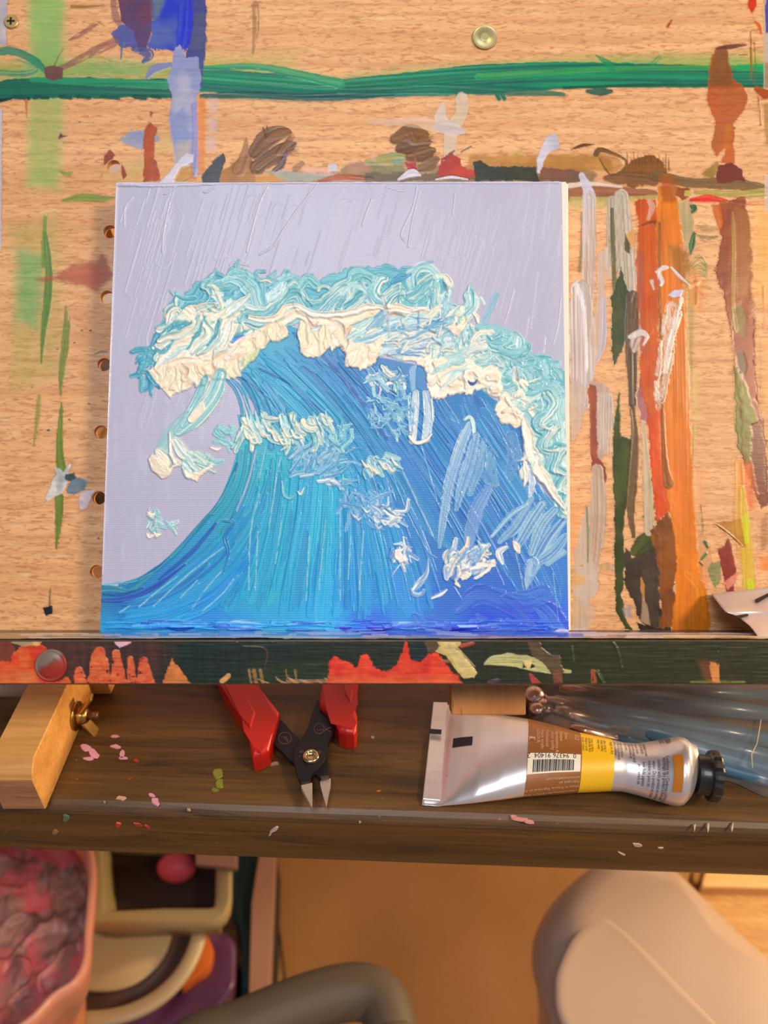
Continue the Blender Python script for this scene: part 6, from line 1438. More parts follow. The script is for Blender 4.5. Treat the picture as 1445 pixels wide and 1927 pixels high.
dabs((985, 830, 1010, 880), 10, 7, 20, 1.4, [WH, CR, TL], h=1); S([(986, 860), (988, 890), (985, 915)], [4, 10, 4], CR, WH, h=.9, g=g, dry=.08); S([(996, 880), (998, 910), (995, 936)], [8, 14, 8], (190, 214, 234), (110, 160, 220), WH, dry=.15, g=g, h=.6, bf=.6)
S([(1060, 962), (1070, 968)], [8, 6], CR, WH, h=1, g=g)
# the knife drags the wet foam about
for tr_, am, sc_, sd in ((9, 9, .022, 71), (6, 4, .05, 81)):
    Mk = boxblur((R.G == 3).astype(float), tr_); R.warp(Mk, am, sc_, sd)
# broad pale blue sweeps, lower right
for p, w_ in (([(1000, 940), (970, 990), (940, 1020)], 22), ([(1020, 950), (1000, 980), (972, 1030)], 26), ([(1044, 960), (1020, 990), (1000, 1040)], 26), ([(1060, 980), (1030, 1020), (1000, 1080)], 24), ([(990, 950), (960, 970), (925, 1010)], 12), ([(1064, 1010), (1040, 1040), (1010, 1060)], 24), ([(1060, 1040), (1030, 1060)], 20)):
    S(p, [w_ * .6] + [w_] * (len(p) - 2) + [w_ * .6], (120, 172, 218), (160, 206, 224), (86, 140, 206), h=.45, g=g, dry=.2, bf=.6, sf=.003, edge=.3)
S([(976, 1040), (972, 1030), (966, 1020)], [6, 12, 6], CR, WH, h=1, g=g); S([(945, 1060), (938, 1040), (952, 1030)], [8, 14, 8], (170, 206, 226), WH, h=.7, g=g, dry=.15)
S([(1000, 1060), (994, 1090), (990, 1108)], [26, 18, 5], (120, 170, 220), (170, 204, 230), a=.9, dry=.35, g=g, h=.5)
# long pale vertical sweeps
S([(884, 800), (870, 830), (848, 900), (836, 960), (826, 1030)], [14, 22, 22, 18, 8], (150, 196, 226), (96, 150, 210), (206, 224, 230), h=.4, g=g, dry=.2, bf=.7, sf=.003, edge=.4)
S([(874, 790), (884, 786), (890, 800), (892, 830)], [6, 8, 8, 6], (206, 230, 230), TL, dry=.2, h=.6, g=g)
S([(896, 820), (884, 870), (868, 920), (858, 960)], [14, 26, 22, 8], (166, 206, 228), (100, 156, 212), a=.95, dry=.18, h=.45, g=g, bf=.5, sf=.003)
S([(910, 830), (900, 880), (884, 930)], [12, 22, 12], (140, 196, 220), (92, 150, 210), a=.85, dry=.32, h=.35, g=g, bf=.5, sf=.006)
S([(920, 850), (918, 890), (930, 910)], [20, 36, 20], (130, 190, 214), (96, 150, 206), a=.7, dry=.45, h=.3, g=g)
S([(918, 920), (896, 960), (884, 1010), (880, 1040)], [18, 30, 24, 8], (130, 176, 222), (96, 140, 214), a=.85, dry=.2, h=.45, g=g, bf=.5, sf=.003)
S([(962, 820), (966, 860), (958, 900)], [22, 30, 14], (110, 166, 212), (80, 136, 204), a=.7, dry=.4, h=.3, g=g)
S([(782, 740), (780, 780), (776, 830)], [14, 18, 14], (196, 218, 232), (110, 160, 214), WH, h=.7, g=g, dry=.08, bf=.6, sf=.004)
S([(800, 740), (806, 780), (800, 826)], [14, 22, 18], (210, 226, 232), (120, 168, 216), h=.6, g=g, dry=.15, bf=.6, sf=.004)
S([(770, 822), (782, 834), (800, 830), (812, 818)], [6, 8, 8, 4], CR, WH, h=1.2, g=g); S([(778, 735), (776, 700), (782, 690)], [8, 14, 6], (140, 186, 222), dry=.4, a=.8, g=g)
for p in ([(768, 750), (770, 800), (772, 820)], [(812, 750), (814, 790)]): S(p, 3, (232, 238, 236), h=.8, g=g, dry=.2)
# patches under the crest
dabs((690, 690, 760, 724), 30, 8, 26, .7, [(120, 180, 216), TL, (90, 150, 210), WH], h=.5, dry=.22); S([(718, 690), (730, 706), (752, 716)], [8, 14, 5], CR, PWH, (100, 160, 210), h=.9, g=g); swirl(738, 700, 16, .2, 1.8, 8, (TL, (110, 160, 214)))
S([(684, 722), (700, 714), (712, 716), (738, 736)], [4, 10, 6, 3], TL, (110, 170, 216), h=.6, g=g); S([(735, 735), (745, 742)], 4, (34, 84, 160), h=.1, g=2)
dabs((690, 745, 770, 810), 70, 6, 16, .9, [(110, 176, 214), TL, (80, 146, 206), (140, 196, 220)], h=.4, dry=.42, curve=1.2)
dabs((455, 782, 620, 815), 46, 13, 34, 1.1, [TL, TE, PWH, (130, 196, 212), CR], h=.7, dry=.05)
for cx, cy, w_ in ((472, 826, 9), (500, 822, 7), (524, 830, 8), (545, 824, 6), (560, 826, 6), (582, 812, 9), (600, 806, 7), (616, 802, 5), (480, 836, 5), (536, 838, 5)):
    S([(cx - 12, cy - 16), (cx - 4, cy - 2), (cx + 8, cy - 2)], [4, w_, 3], CR, WH, h=1.2, g=g)
for x in (462, 470, 480, 490, 530, 540, 590, 600, 612): S([(x, 770 + 8 * rng.random()), (x + 5, 792), (x + 14, 812)], [3, 7, 4], TL, PWH, AQ, h=.7, g=g, dry=.1)
swirl(588, 790, 18, 1.2, 3.0, 14, (PWH, TL, CR)); S([(532, 815), (540, 838), (528, 848)], [5, 5, 3], (220, 230, 214), h=1, g=g)
dabs((540, 860, 640, 900), 44, 8, 40, -.9, [(90, 170, 210), (130, 190, 220), (70, 150, 206), (170, 206, 228)], h=.4, curve=.3, dry=.3)
dabs((600, 900, 650, 915), 12, 6, 22, .3, [WH, (150, 196, 224), (100, 166, 214)], h=.6, dry=.2); S([(530, 905), (534, 930), (545, 938), (555, 932)], [3, 5, 5, 2], (80, 176, 210), TL, h=.7, g=g); S([(560, 925), (566, 930), (572, 918)], [3, 6, 2], PWH, h=.9, g=g)
dabs((622, 820, 650, 850), 14, 8, 26, -1.3, [(120, 196, 216), TL, (90, 176, 210)], h=.4, dry=.25); dabs((686, 855, 745, 880), 26, 9, 24, .9, [(130, 196, 222), TL, (90, 160, 214), PWH], h=.5, dry=.12)
for cx, cy in ((688, 880), (700, 888), (708, 892), (722, 884), (736, 888), (744, 876)): S([(cx - 8, cy - 14), (cx, cy - 2), (cx + 5, cy)], [3, 6, 2], WH, CR, h=1, g=g)
dabs((645, 920, 700, 970), 34, 7, 32, .9, [(100, 170, 216), (140, 190, 226), (76, 150, 210)], h=.4, dry=.25, curve=.6); dabs((695, 950, 748, 985), 26, 7, 28, .2, [(130, 180, 222), (90, 156, 214), WH], h=.5, dry=.22, curve=.8)
for cx, cy in ((668, 974), (674, 978), (690, 964), (712, 994), (724, 988), (734, 990), (746, 970)): S([(cx - 7, cy - 8), (cx, cy), (cx + 6, cy - 4)], [2, 5, 2], WH, (190, 214, 234), h=.9, g=g)
dabs((735, 1010, 770, 1060), 20, 6, 26, 1.2, [(120, 176, 222), (90, 146, 212), WH], h=.5, dry=.3); PY([(742, 1036), (752, 1032), (758, 1044), (764, 1056), (752, 1058), (744, 1050)], CR, WH, h=1, rough=4, g=g)
S([(805, 1052), (802, 1080), (786, 1100), (776, 1112)], [3, 9, 14, 6], (150, 190, 228), (96, 150, 216), WH, h=.6, g=g, dry=.1); swirl(786, 1108, 12, .2, 3, 7, ((190, 214, 234), (100, 160, 220)))
dabs((835, 1040, 905, 1090), 50, 9, 30, -.8, [(120, 176, 222), (160, 200, 230), WH, (90, 146, 212), CR], h=.8, dry=.08)
PY([(862, 1086), (876, 1074), (888, 1078), (884, 1090), (868, 1094)], CR, WH, h=1, rough=4, g=g); S([(858, 1098), (864, 1104)], [8, 5], CR, h=1, g=g); S([(886, 1070), (905, 1064), (912, 1052)], [6, 8, 3], WH, CR, h=1, g=g); S([(812, 1126), (830, 1118), (840, 1110)], [6, 8, 4], (170, 204, 230), WH, dry=.2, g=g, h=.8)
# falling drops left of the wave
S([(416, 706), (400, 745), (368, 785), (336, 812)], [22, 34, 34, 18], TL, TE, (226, 232, 214), h=.5, g=g, dry=.1, bf=.42, sf=.004)
S([(388, 712), (372, 750), (344, 800)], [12, 18, 12], (150, 206, 208), TE, PWH, h=.5, g=g, dry=.14, bf=.42, sf=.004); S([(360, 790), (376, 772), (380, 760)], [14, 18, 8], CR, WH, PWH, h=.9, g=g)
S([(350, 780), (318, 820), (302, 850)], [10, 26, 22], TL, (150, 200, 208), a=.9, dry=.3, h=.3, g=g, bf=.4)
for p in ([(288, 865), (300, 880), (316, 890)], [(300, 850), (318, 868), (336, 872)], [(330, 830), (342, 850), (352, 862)]): S(p, [16, 26, 12], CR, TL, WH, h=.9, g=g)
PY([(278, 866), (286, 856), (310, 862), (328, 872), (322, 892), (304, 902), (288, 888)], CR, (240, 226, 206), h=.9, rough=4, g=g); S([(316, 856), (324, 872), (320, 880)], [3, 5, 3], (150, 176, 190), h=.2, hk=1, g=g); S([(320, 815), (322, 850), (330, 872)], [4, 7, 5], WH, CR, h=1.2, g=g)
dabs((340, 850, 395, 880), 26, 10, 26, .7, [TL, TE, PWH, (200, 222, 206)], h=.6, dry=.08); PY([(344, 880), (358, 890), (376, 886), (400, 872), (402, 882), (376, 896), (372, 906), (350, 900)], CR, WH, h=.9, rough=4, g=g)
dabs((398, 800, 440, 835), 18, 7, 18, .6, [(120, 196, 206), TL], h=.3, dry=.35); S([(396, 842), (408, 846), (414, 844)], [4, 7, 4], CR, WH, h=.6, g=g, dry=.1)
dabs((276, 955, 300, 1000), 14, 7, 14, 1.3, [TL, TE, CR], h=.5, dry=.2); dabs((290, 980, 322, 995), 12, 5, 14, .2, [TE, TL, PWH], h=.5, dry=.15)
for x, y in ((284, 968), (282, 1008), (296, 1006)): S([(x - 5, y - 3), (x, y + 2), (x + 6, y)], [5, 8, 4], CR, WH, h=.8, g=g)
PY([(300, 722), (318, 736), (330, 738), (322, 750), (316, 744)], CR, h=.7, rough=3, g=g); S([(262, 704), (275, 700), (286, 716), (300, 730)], [5, 8, 10, 6], (60, 150, 180), TE, h=.5, g=g)
Gb = boxblur((R.G == 3).astype(float), 1); R.H = R.H * (1 - .7 * Gb) + boxblur(R.H, 1) * .7 * Gb
# paint ridge along the canvas edges, paler lilac painting the light they catch
S([(222, 345), (350, 346), (520, 345), (700, 345), (900, 344), (1052, 344)], 4, (206, 205, 232), h=.5, g=1, rough=.6); S([(220, 346), (206, 700), (192, 1080)], 4, (206, 206, 238), h=.4, g=1)
S([(222, 350), (290, 349), (340, 347), (400, 348)], [3, 8, 8, 3], (204, 203, 226), h=.8, g=1, rough=.6)
# fine scatter over the whole foam: small ridges
Gm = R.G == 3
R.H += np.where(Gm, .20 * (fbm(X * .09, Y * .09, 31) - .5) * 2 * np.clip(R.H, 0, 1), 0)
R.H = np.clip(R.H, 0, 2.2)
# a light smoothing keeps ridges from aliasing
Hs = R.H.copy(); Hs[1:-1, 1:-1] = (R.H[1:-1, 1:-1] * 4 + R.H[:-2, 1:-1] + R.H[2:, 1:-1] + R.H[1:-1, :-2] + R.H[1:-1, 2:]) / 8; R.H = Hs
thin = np.clip(1.2 - R.H / .5, 0.0, 1)
R.H += .02
pmat = paint_material('artist_paint', .34, True, .2)
CI = WM(canvas).inverted()
Gc = np.maximum(np.maximum(R.G[:-1, :-1], R.G[1:, :-1]), np.maximum(R.G[:-1, 1:], R.G[1:, 1:]))
# vertices in board-like axes so that the weave follows the canvas
CB = BM.copy(); CB.translation = Vector(foot); CBI = CB.inverted()
for k, nm_, lab in ((1, 'sky_paint', 'pale lilac sky, thin paint with knife ridges'), (2, 'wave_paint', 'turquoise to deep blue body of the wave in ridged strokes'), (3, 'foam_paint', 'thick teal, white and cream impasto foam')):
    me = R.mesh(nm_, Gc == k, pmat, CBI, 0.0, thin)
    o = bpy.data.objects.new(nm_, me); COL.objects.link(o); o.parent = canvas; o.matrix_basis = CI @ CB; tag(o, lab)
# ================================================================ paint tube on the desk
SIN, COS = math.sin(math.radians(52)), math.cos(math.radians(52))
def tube_station(xt, yt, xb, yb, b):
    """silhouette top and bottom pixels, half height b -> centre, half width"""
    z = DESK + b + 0.0003
    mx, my = (xt + xb) / 2, (yt + yb) / 2
    c = on_z(mx, my, z); dist = (c - CAM) @ FW
    ext = math.hypot(xt - xb, yt - yb) / 2 * dist / FPX
    a = math.sqrt(max(ext ** 2 - (b * COS) ** 2, 1e-8)) / SIN
    return c, a, b
ST = [((815, 1322), (795, 1504), .0010), ((828, 1323), (810, 1505), .0010), ((842, 1324), (827, 1507), .0012), ((850, 1327), (838, 1506), .0026), ((872, 1332), (862, 1505), .0050), ((905, 1339), (900, 1503), .0075), ((945, 1346), (945, 1499), .0092), ((988, 1353), (990, 1494), .0102),
      ((1035, 1365), (1040, 1491), .0108), ((1084, 1380), (1092, 1488), .0108), ((1138, 1392), (1150, 1486), .0104), ((1168, 1398), (1175, 1487), .0100), ((1192, 1400), (1206, 1493), .0105), ((1225, 1395), (1238, 1502), .0118), ((1250, 1390), (1262, 1509), .0135), ((1268, 1388), (1283, 1513), .0146), ((1280, 1391), (1292, 1511), .0143), ((1292, 1404), (1301, 1500), .0110), ((1299, 1418), (1303, 1488), .0078)]
st_ = [tube_station(*t, *b, h) for t, b, h in ST]
# keep the neck on the axis height of the shoulder
zc = st_[15][0][2]
for i, dz in ((17, 0.4), (18, 0.9)):
    c, a, b = st_[i]; st_[i] = (np.array([c[0], c[1], c[2] + (zc - c[2]) * dz]), a, b)
arr = np.array([np.r_[c, a, b] for c, a, b in st_]); 
cum = np.r_[0, np.cumsum(np.linalg.norm(np.diff(arr[:, :2], axis=0), axis=1))]; LT = cum[-1]
def sect(s):
    s = np.clip(s, 0, LT); v = [np.interp(s, cum, arr[:, k]) for k in range(5)]; return np.array(v)
axis = arr[14, :2] - arr[0, :2]; axis /= np.linalg.norm(axis); latv = np.array([-axis[1], axis[0]])   # towards the back
latv0 = (lambda p, q: (p - q) / np.linalg.norm(p - q))(on_z(815, 1322, DESK)[:2], on_z(795, 1504, DESK)[:2])
def tube_pt(s, th, off=0.0):
    """th: 0 = viewer side edge, pi/2 = top, pi = far edge"""
    v = sect(s); f = np.clip(s / 0.03, 0, 1); lv = latv0 * (1 - f) + latv * f; lv /= np.linalg.norm(lv)
    a, b = v[3] + off, v[4] + off
    flat = 1.0
    dent = 0.0012 * math.exp(-((s - 0.10) / .012) ** 2) * math.sin(th) * (1 + math.sin(3 * th + 1)) * .6 if 0.05 < s < 0.115 else 0
    q = -math.cos(th)
    return np.array([v[0] + lv[0] * a * q, v[1] + lv[1] * a * q, v[2] + (b - dent) * math.sin(th)])
alu = mat('tube_foil', (232, 220, 218), .30, .68, coat=.3)
tube = empty('paint_tube', tuple(np.r_[arr[8, :2], DESK + .0003]), label='silver paint tube with brown and yellow label bands and black cap, lying on the desk', cat='paint tube')
white_pl = mat('tube_white', (238, 226, 206), .35, .3, coat=.3)
ns, nt_ = 90, 48; bm = bmesh.new(); rings = []
for i in range(ns + 1):
    s = LT * i / ns; rings.append([bm.verts.new(tube_pt(s, 2 * math.pi * k / nt_)) for k in range(nt_)])
for r1, r2 in zip(rings, rings[1:]):
    for k in range(nt_): bm.faces.new((r1[k], r1[(k + 1) % nt_], r2[(k + 1) % nt_], r2[k]))
bm.faces.new(rings[0][::-1]); bm.faces.new(rings[-1])
body = bm_obj('tube_body', bm, alu, tube, sm=True)
# gentle creases in the foil
tt = NT(alu); tt.bump(tt.noise(tt.coord((18, 60, 60)), 1.0, 2, .4, .6), .25, .002)
def s_at(px): 
    c = [proj(arr[i, :3])[0] for i in range(len(arr))]; return float(np.interp(px, c, cum))
def band(name, s0, s1, m, t0=0.02, t1=3.12, off=.00012, ni=14, nj=30, parent=None, curve=None):
    bm = bmesh.new(); rows = []
    for i in range(ni + 1):
        rows.append([bm.verts.new(tube_pt(s0 + (s1 - s0) * i / ni, t0 + (t1 - t0) * j / nj, off)) for j in range(nj + 1)])
    for a, b in zip(rows, rows[1:]):
        for j in range(nj): bm.faces.new((a[j], a[j + 1], b[j + 1], b[j]))
    o = bm_obj(name, bm, m, parent or tube, sm=True); return o
lab_b = mat('label_brown', (150, 92, 44), .38, .1, coat=.3); lab_y = mat('label_yellow', (240, 186, 24), .38, .05, coat=.3); lab_w = mat('label_white', (240, 226, 204), .4); ink = mat('black_ink', (32, 26, 30), .5); ink_t = mat('pale_ink', (214, 172, 132), .5); sw = mat('raw_sienna', (196, 118, 24), .35, coat=.3)
sB0, sB1, sY1 = s_at(989), s_at(1088), s_at(1148)
bb = band('brown_band', sB0, sB1, lab_b, -.4, 3.5); band('yellow_band', sB1 + .00001, sY1, lab_y, -.4, 3.5)
tag(bb, 'brown label band with barcode')
def th_at(px, py):
    """parameter of a photo pixel on the tube"""
    best = None; s = s_at(px)
    for ds in np.linspace(-.008, .008, 17):
        for th in np.linspace(.02, 2.9, 60):
            x, y = proj(tube_pt(s + ds, th)); d = (x - px) ** 2 + (y - py) ** 2
            if best is None or d < best[0]: best = (d, s + ds, th)
    return best[1], best[2]
def patch(name, c1, c2, m, off=.00025, parent=None, ni=8, nj=14):
    (sa, ta), (sb, tb) = th_at(*c1), th_at(*c2)
    return band(name, sa, sb, m, ta, tb, off, ni, nj, parent)
def text_on(txt, anchor, size, m, mode, name='print', off=.00034, squeeze=1.0):
    """mode: 'up180' reads upside down along the axis; 'across' runs around the tube (towards the viewer)"""
    cu = bpy.data.curves.new('t', 'FONT'); cu.body = txt; cu.size = size; cu.space_line = 1.0; cu.resolution_u = 2
    o = bpy.data.objects.new('t', cu); COL.objects.link(o); bpy.context.view_layer.update()
    me = bpy.data.meshes.new_from_object(o.evaluated_get(bpy.context.evaluated_depsgraph_get())); bpy.data.objects.remove(o)
    s0, t0 = th_at(*anchor)
    for v in me.vertices:
        x, y = v.co.x * squeeze, v.co.y; a = sect(s0)[3]; b = sect(s0)[4]; r = math.sqrt(a * b) * .5 + a * .5
        if mode == 'up180': s = s0 - x; t = t0 - y / r
        else: s = s0 + y; t = t0 - x / r
        v.co = tube_pt(s, t, off)
    me.name = name
    return link(name, me, m, tube)
# crimp marks
patch('print_mark', (808, 1382), (830, 1391), ink); patch('print_mark', (854, 1390), (886, 1402), ink)
# fold of the crimp: raised strip
bm = bmesh.new(); P = [on_z(x, y, DESK + .003) for x, y in ((815, 1321), (842, 1322), (829, 1508), (795, 1505))]
add_prism(bm, P, DESK + .0006, DESK + .0034, .0005); tag(bm_obj('crimped_end', bm, alu, tube), 'flat folded crimp of the tube')
patch_o = patch('print_mark', (808, 1382), (831, 1391), ink, off=.0034)
# barcode
wb = patch('barcode_label', (994, 1417), (1090, 1451), lab_w)
bars = [2, 1, 1, 3, 2, 1, 3, 1, 2, 2, 1, 3, 1, 1, 2, 3, 1, 2, 1, 1, 3, 2, 1, 2, 3, 1, 1, 2]
(sa, ta), (sb, tb) = th_at(1004, 1424), th_at(1079, 1450); tot = sum(bars) + len(bars); x = 0
for k, w in enumerate(bars):
    u0 = x / tot; u1 = (x + w) / tot; x += w + 1
    band('barcode_bar', sa + (sb - sa) * u0, sa + (sb - sa) * u1, ink, tb + .0, ta - .07, .00038, 2, 8)
text_on('0  94376 91404  2', (1086, 1420), .0026, ink, 'up180', 'print', squeeze=1.12)
patch('print_square', (995, 1387), (1006, 1395), ink_t, .00030); patch('print_square', (996.5, 1388.5), (1004.5, 1393.5), lab_b, .00036)
LB = ['COLOUR', 'Artists acrylic', 'Professional', 'colour quality', 'permanence A', 'Opaque', 'Series']
for k, x in enumerate((1009, 1017, 1026, 1036, 1044, 1052, 1061)): text_on(LB[k], (x, 1372 + k * 1.2), .0021, ink_t, 'across', squeeze=.9)
text_on('552', (1080, 1384), .0026, ink_t, 'across')
for k, tx in enumerate(('winsornewton.com', 'Fabriqué en', 'Made in France, Fabriqué en France', 'Colart, London W12 8QA, England')): text_on(tx, (1090, 1459 + 8.2 * k), .0019, ink_t, 'up180')
text_on('0233 7071 London 1101', (1076, 1486), .0014, ink_t, 'up180')
YB = ['Acrylic colour', 'Peinture acryl', 'Acrylfarbe fein', 'Color acrilico', 'Keep away', 'Wash hands', 'after using it']
for k, x in enumerate((1093, 1099, 1105, 1110, 1122, 1128, 1134)): text_on(YB[k], (x, 1387 + k * 1.3), .0017, ink, 'across', squeeze=.82)
GB = ['Apply to dry', 'clean surfaces', 'free from grease', 'thin with water', 'Non toxic', 'Clean brushes in', 'water with soap and', 'rinse at once', 'Do not spray', 'Ventilate room']
for k, x in enumerate((1146, 1153, 1159, 1165, 1174, 1181, 1187, 1194, 1203, 1209)): text_on(GB[k], (x, 1397 + k * .5), .0018, ink, 'across', squeeze=.82)
text_on('GALERIA', (1246, 1391), .0030, ink, 'across', squeeze=.7); text_on('ACRYLIC', (1236, 1394), .0024, ink, 'across', squeeze=.7)
CB_ = ['Conforms to / Conforme à ASTM D-4236', 'warnings: dry product is discharged', 'contact with product on clothing', 'water. Dry product on clothes', 'soluble in pure ink', 'non fade pigment', 'permanent ink']
for k, x in enumerate((1254, 1244, 1235, 1226, 1218, 1208, 1200)): text_on(CB_[k], (x, 1424 + k * 2.2), .0019, ink, 'across', squeeze=.80)
patch('colour_swatch', (1267, 1421), (1283, 1491), sw, .0003)
# cap
cN = arr[18, :3]; ax3 = Vector((axis[0], axis[1], 0.0)).normalized()
cN = np.array([arr[15, 0], arr[15, 1], zc]); cN = cN + np.array(ax3) * (np.dot(arr[18, :2] - arr[15, :2], axis))
blk = mat('cap_black', (34, 28, 28), .35, coat=.3)
Mc = frame(cN - np.array(ax3) * .0005, ax3, (0, 0, 1))
bm = bmesh.new(); add_lathe(bm, [(.0086, 0), (.0086, .0046), (.0090, .0052)], Mc, 40); cap = bm_obj('cap', bm, blk, tube, sm=True); sharp_by_angle(cap)
bm = bmesh.new(); n = 40; rings = []
for r, z in ((.0090, .0050), (.0104, .0054), (.0108, .0064), (.0108, .0086), (.0104, .0094), (.0060, .0096)):
    rings.append([bm.verts.new(Mc @ Vector(((r + (.0004 if k % 2 and r > .01 else 0)) * math.cos(2 * math.pi * k / n), (r + (.0004 if k % 2 and r > .01 else 0)) * math.sin(2 * math.pi * k / n), z))) for k in range(n)])
for a, b in zip(rings, rings[1:]):
    for k in range(n): bm.faces.new((a[k], a[(k + 1) % n], b[(k + 1) % n], b[k]))
bm.faces.new(rings[0][::-1]); bm.faces.new(rings[-1]); bm_obj('cap_flange', bm, blk, cap)
def smear(px, py, w, h, m):
    s0, t0 = th_at(px, py); bm = bmesh.new(); r = random.Random(int(px)); c = bm.verts.new(tube_pt(s0, t0, .0006)); ring = []
    for k in range(9):
        q = .6 + .5 * r.random(); ring.append(bm.verts.new(tube_pt(s0 + w / 78000 * q * math.cos(.7 * k), t0 - h / 78000 * q * math.sin(.7 * k) / .014, .0003)))
    for k in range(9): bm.faces.new((ring[k], ring[(k + 1) % 9], c))
    bm_obj('paint_smear', bm, m, tube)
smear(903, 1491, 20, 9, mat('sm_lime', (160, 176, 70), .4)); smear(914, 1484, 16, 10, mat('sm_violet', (120, 96, 160), .4)); smear(932, 1483, 16, 8, bpy.data.materials['sm_lime'])
smear(1056, 1466, 12, 12, mat('sm_green', (24, 70, 44), .4)); smear(1165, 1460, 8, 4, bpy.data.materials['sm_green']); smear(1210, 1476, 14, 7, lab_y); smear(1217, 1483, 10, 10, mat('sm_dark', (40, 44, 38), .4)); smear(842, 1461, 10, 14, ink)

# ================================================================ flush cutters
red = mat('red_grip', (186, 22, 14), .42, coat=.15); steel = mat('black_steel', (36, 34, 40), .4, .45); tip = mat('ground_steel', (206, 186, 172), .4, .6); gold = mat('pivot_metal', (206, 180, 140), .22, 1.0); etch = mat('etched', (112, 84, 74), .5, .3)
plc = on_z(585, 1425, DESK)
pliers = empty('side_cutters', tuple(np.r_[plc[:2], DESK + .0003]), label='small flush cutters with red handles and black jaws open on the desk', cat='pliers')
def part(name, px, z0, z1, m, bev=.0006, parent=None, seg=2, taper=0.0, sm=False):
    bm = bmesh.new(); add_prism(bm, [on_z(x, y, DESK + z1)[:2] for x, y in px], DESK + z0, DESK + z1, bev, seg, taper); return bm_obj(name, bm, m, parent or pliers, sm)
lh = [(392, 1238), (455, 1245), (486, 1289), (525, 1336), (522, 1348), (513, 1378), (505, 1409), (490, 1416), (475, 1421), (471, 1412), (469, 1392), (470, 1372), (455, 1352), (440, 1330), (416, 1289)]
rh = [(622, 1240), (676, 1240), (670, 1289), (663, 1325), (672, 1341), (671, 1360), (670, 1374), (666, 1379), (650, 1377), (637, 1373), (633, 1358), (615, 1337), (601, 1325), (600, 1311), (607, 1289)]
h1 = part('handle_grip', lh, .0006, .0128, red, .0028, seg=4); h2 = part('handle_grip', rh, .0006, .0128, red, .0028, seg=4)
part('grip_panel', [(410, 1245), (440, 1262), (458, 1308), (480, 1339), (471, 1370), (452, 1346), (424, 1290)], .0120, .0136, red, .0008, h1); part('grip_panel', [(640, 1245), (672, 1246), (666, 1289), (660, 1322), (648, 1306), (650, 1289)], .0120, .0134, red, .0008, h2)
part('left_arm', [(498, 1340), (522, 1346), (541, 1368), (562, 1394), (600, 1400), (614, 1424), (619, 1437), (620, 1461), (603, 1467), (592, 1452), (560, 1440), (545, 1430), (530, 1413), (500, 1386)], .0030, .0058, steel, .0005)
part('right_arm', [(596, 1316), (606, 1318), (633, 1359), (627, 1376), (617, 1400), (613, 1420), (609, 1434), (598, 1446), (585, 1455), (583, 1472), (566, 1476), (558, 1455), (552, 1430), (553, 1408), (565, 1397), (578, 1372), (586, 1345)], .0059, .0088, steel, .0006)
part('cutting_tip', [(566, 1475.5), (587, 1472.5), (587.3, 1500), (586.5, 1519), (578, 1503), (567, 1482)], .0052, .0082, tip, .0002); part('cutting_tip', [(602, 1469), (622, 1464), (622, 1476), (617, 1500), (613.5, 1517), (608, 1497), (603, 1478)], .0030, .0056, tip, .0002)
part('jaw_shoulder', [(603, 1461), (618, 1458), (619, 1464), (604, 1468)], .0058, .0068, mat('worn_steel', (84, 76, 80), .35, .5), .0002)
pc = on_z(585, 1425, DESK + .0088); Mp = Matrix.Translation(Vector((pc[0], pc[1], DESK + .0086)))
bm = bmesh.new(); add_lathe(bm, [(.0037, 0), (.0039, .0008), (.0036, .0016), (.0028, .0019), (.0022, .0017), (.0020, .0008), (.0010, .0005)], Mp, 32); bm_obj('pivot_screw', bm, gold, pliers, sm=True)
def ring_mark(cx, cy, rx, ry, z, n=20, w=.00022, a0=0, a1=2 * math.pi, parent=None):
    bm = bmesh.new(); add_tube(bm, [on_z(cx + rx * math.cos(a0 + (a1 - a0) * i / n), cy + ry * math.sin(a0 + (a1 - a0) * i / n), DESK + z) for i in range(n + 1)], w * .8, 6); return bm_obj('etched_mark', bm, etch, pliers)
ring_mark(600, 1371, 9, 10, .0088); ring_mark(536, 1389, 12, 11, .0058, a0=.4, a1=6.6)
for p, z in (([(608, 1364), (615, 1374), (623, 1377)], .0088), ([(609, 1377), (615, 1372), (622, 1368)], .0088), ([(596, 1372), (600, 1375), (604, 1372), (607, 1374)], .0088), ([(529, 1387), (534, 1386), (537, 1393)], .0058), ([(534, 1386), (542, 1393)], .0058), ([(538, 1384), (541, 1396)], .0058), ([(563, 1424), (566, 1424)], .009)):
    bm = bmesh.new(); add_tube(bm, [on_z(x, y, DESK + z) for x, y in p], .0002, 6); bm_obj('etched_mark', bm, etch, pliers)
cu = bpy.data.curves.new('t', 'FONT'); cu.body = '43-29-6160'; cu.size = .0022; o = bpy.data.objects.new('t', cu); COL.objects.link(o); bpy.context.view_layer.update()
me = bpy.data.meshes.new_from_object(o.evaluated_get(bpy.context.evaluated_depsgraph_get())); bpy.data.objects.remove(o)
a = on_z(563, 1414, DESK + .00895)
me.name = 'etched_number'
for v in me.vertices: v.co = Vector((a[0] + v.co.x, a[1] + v.co.y - .001, a[2]))
link('etched_number', me, etch, pliers)

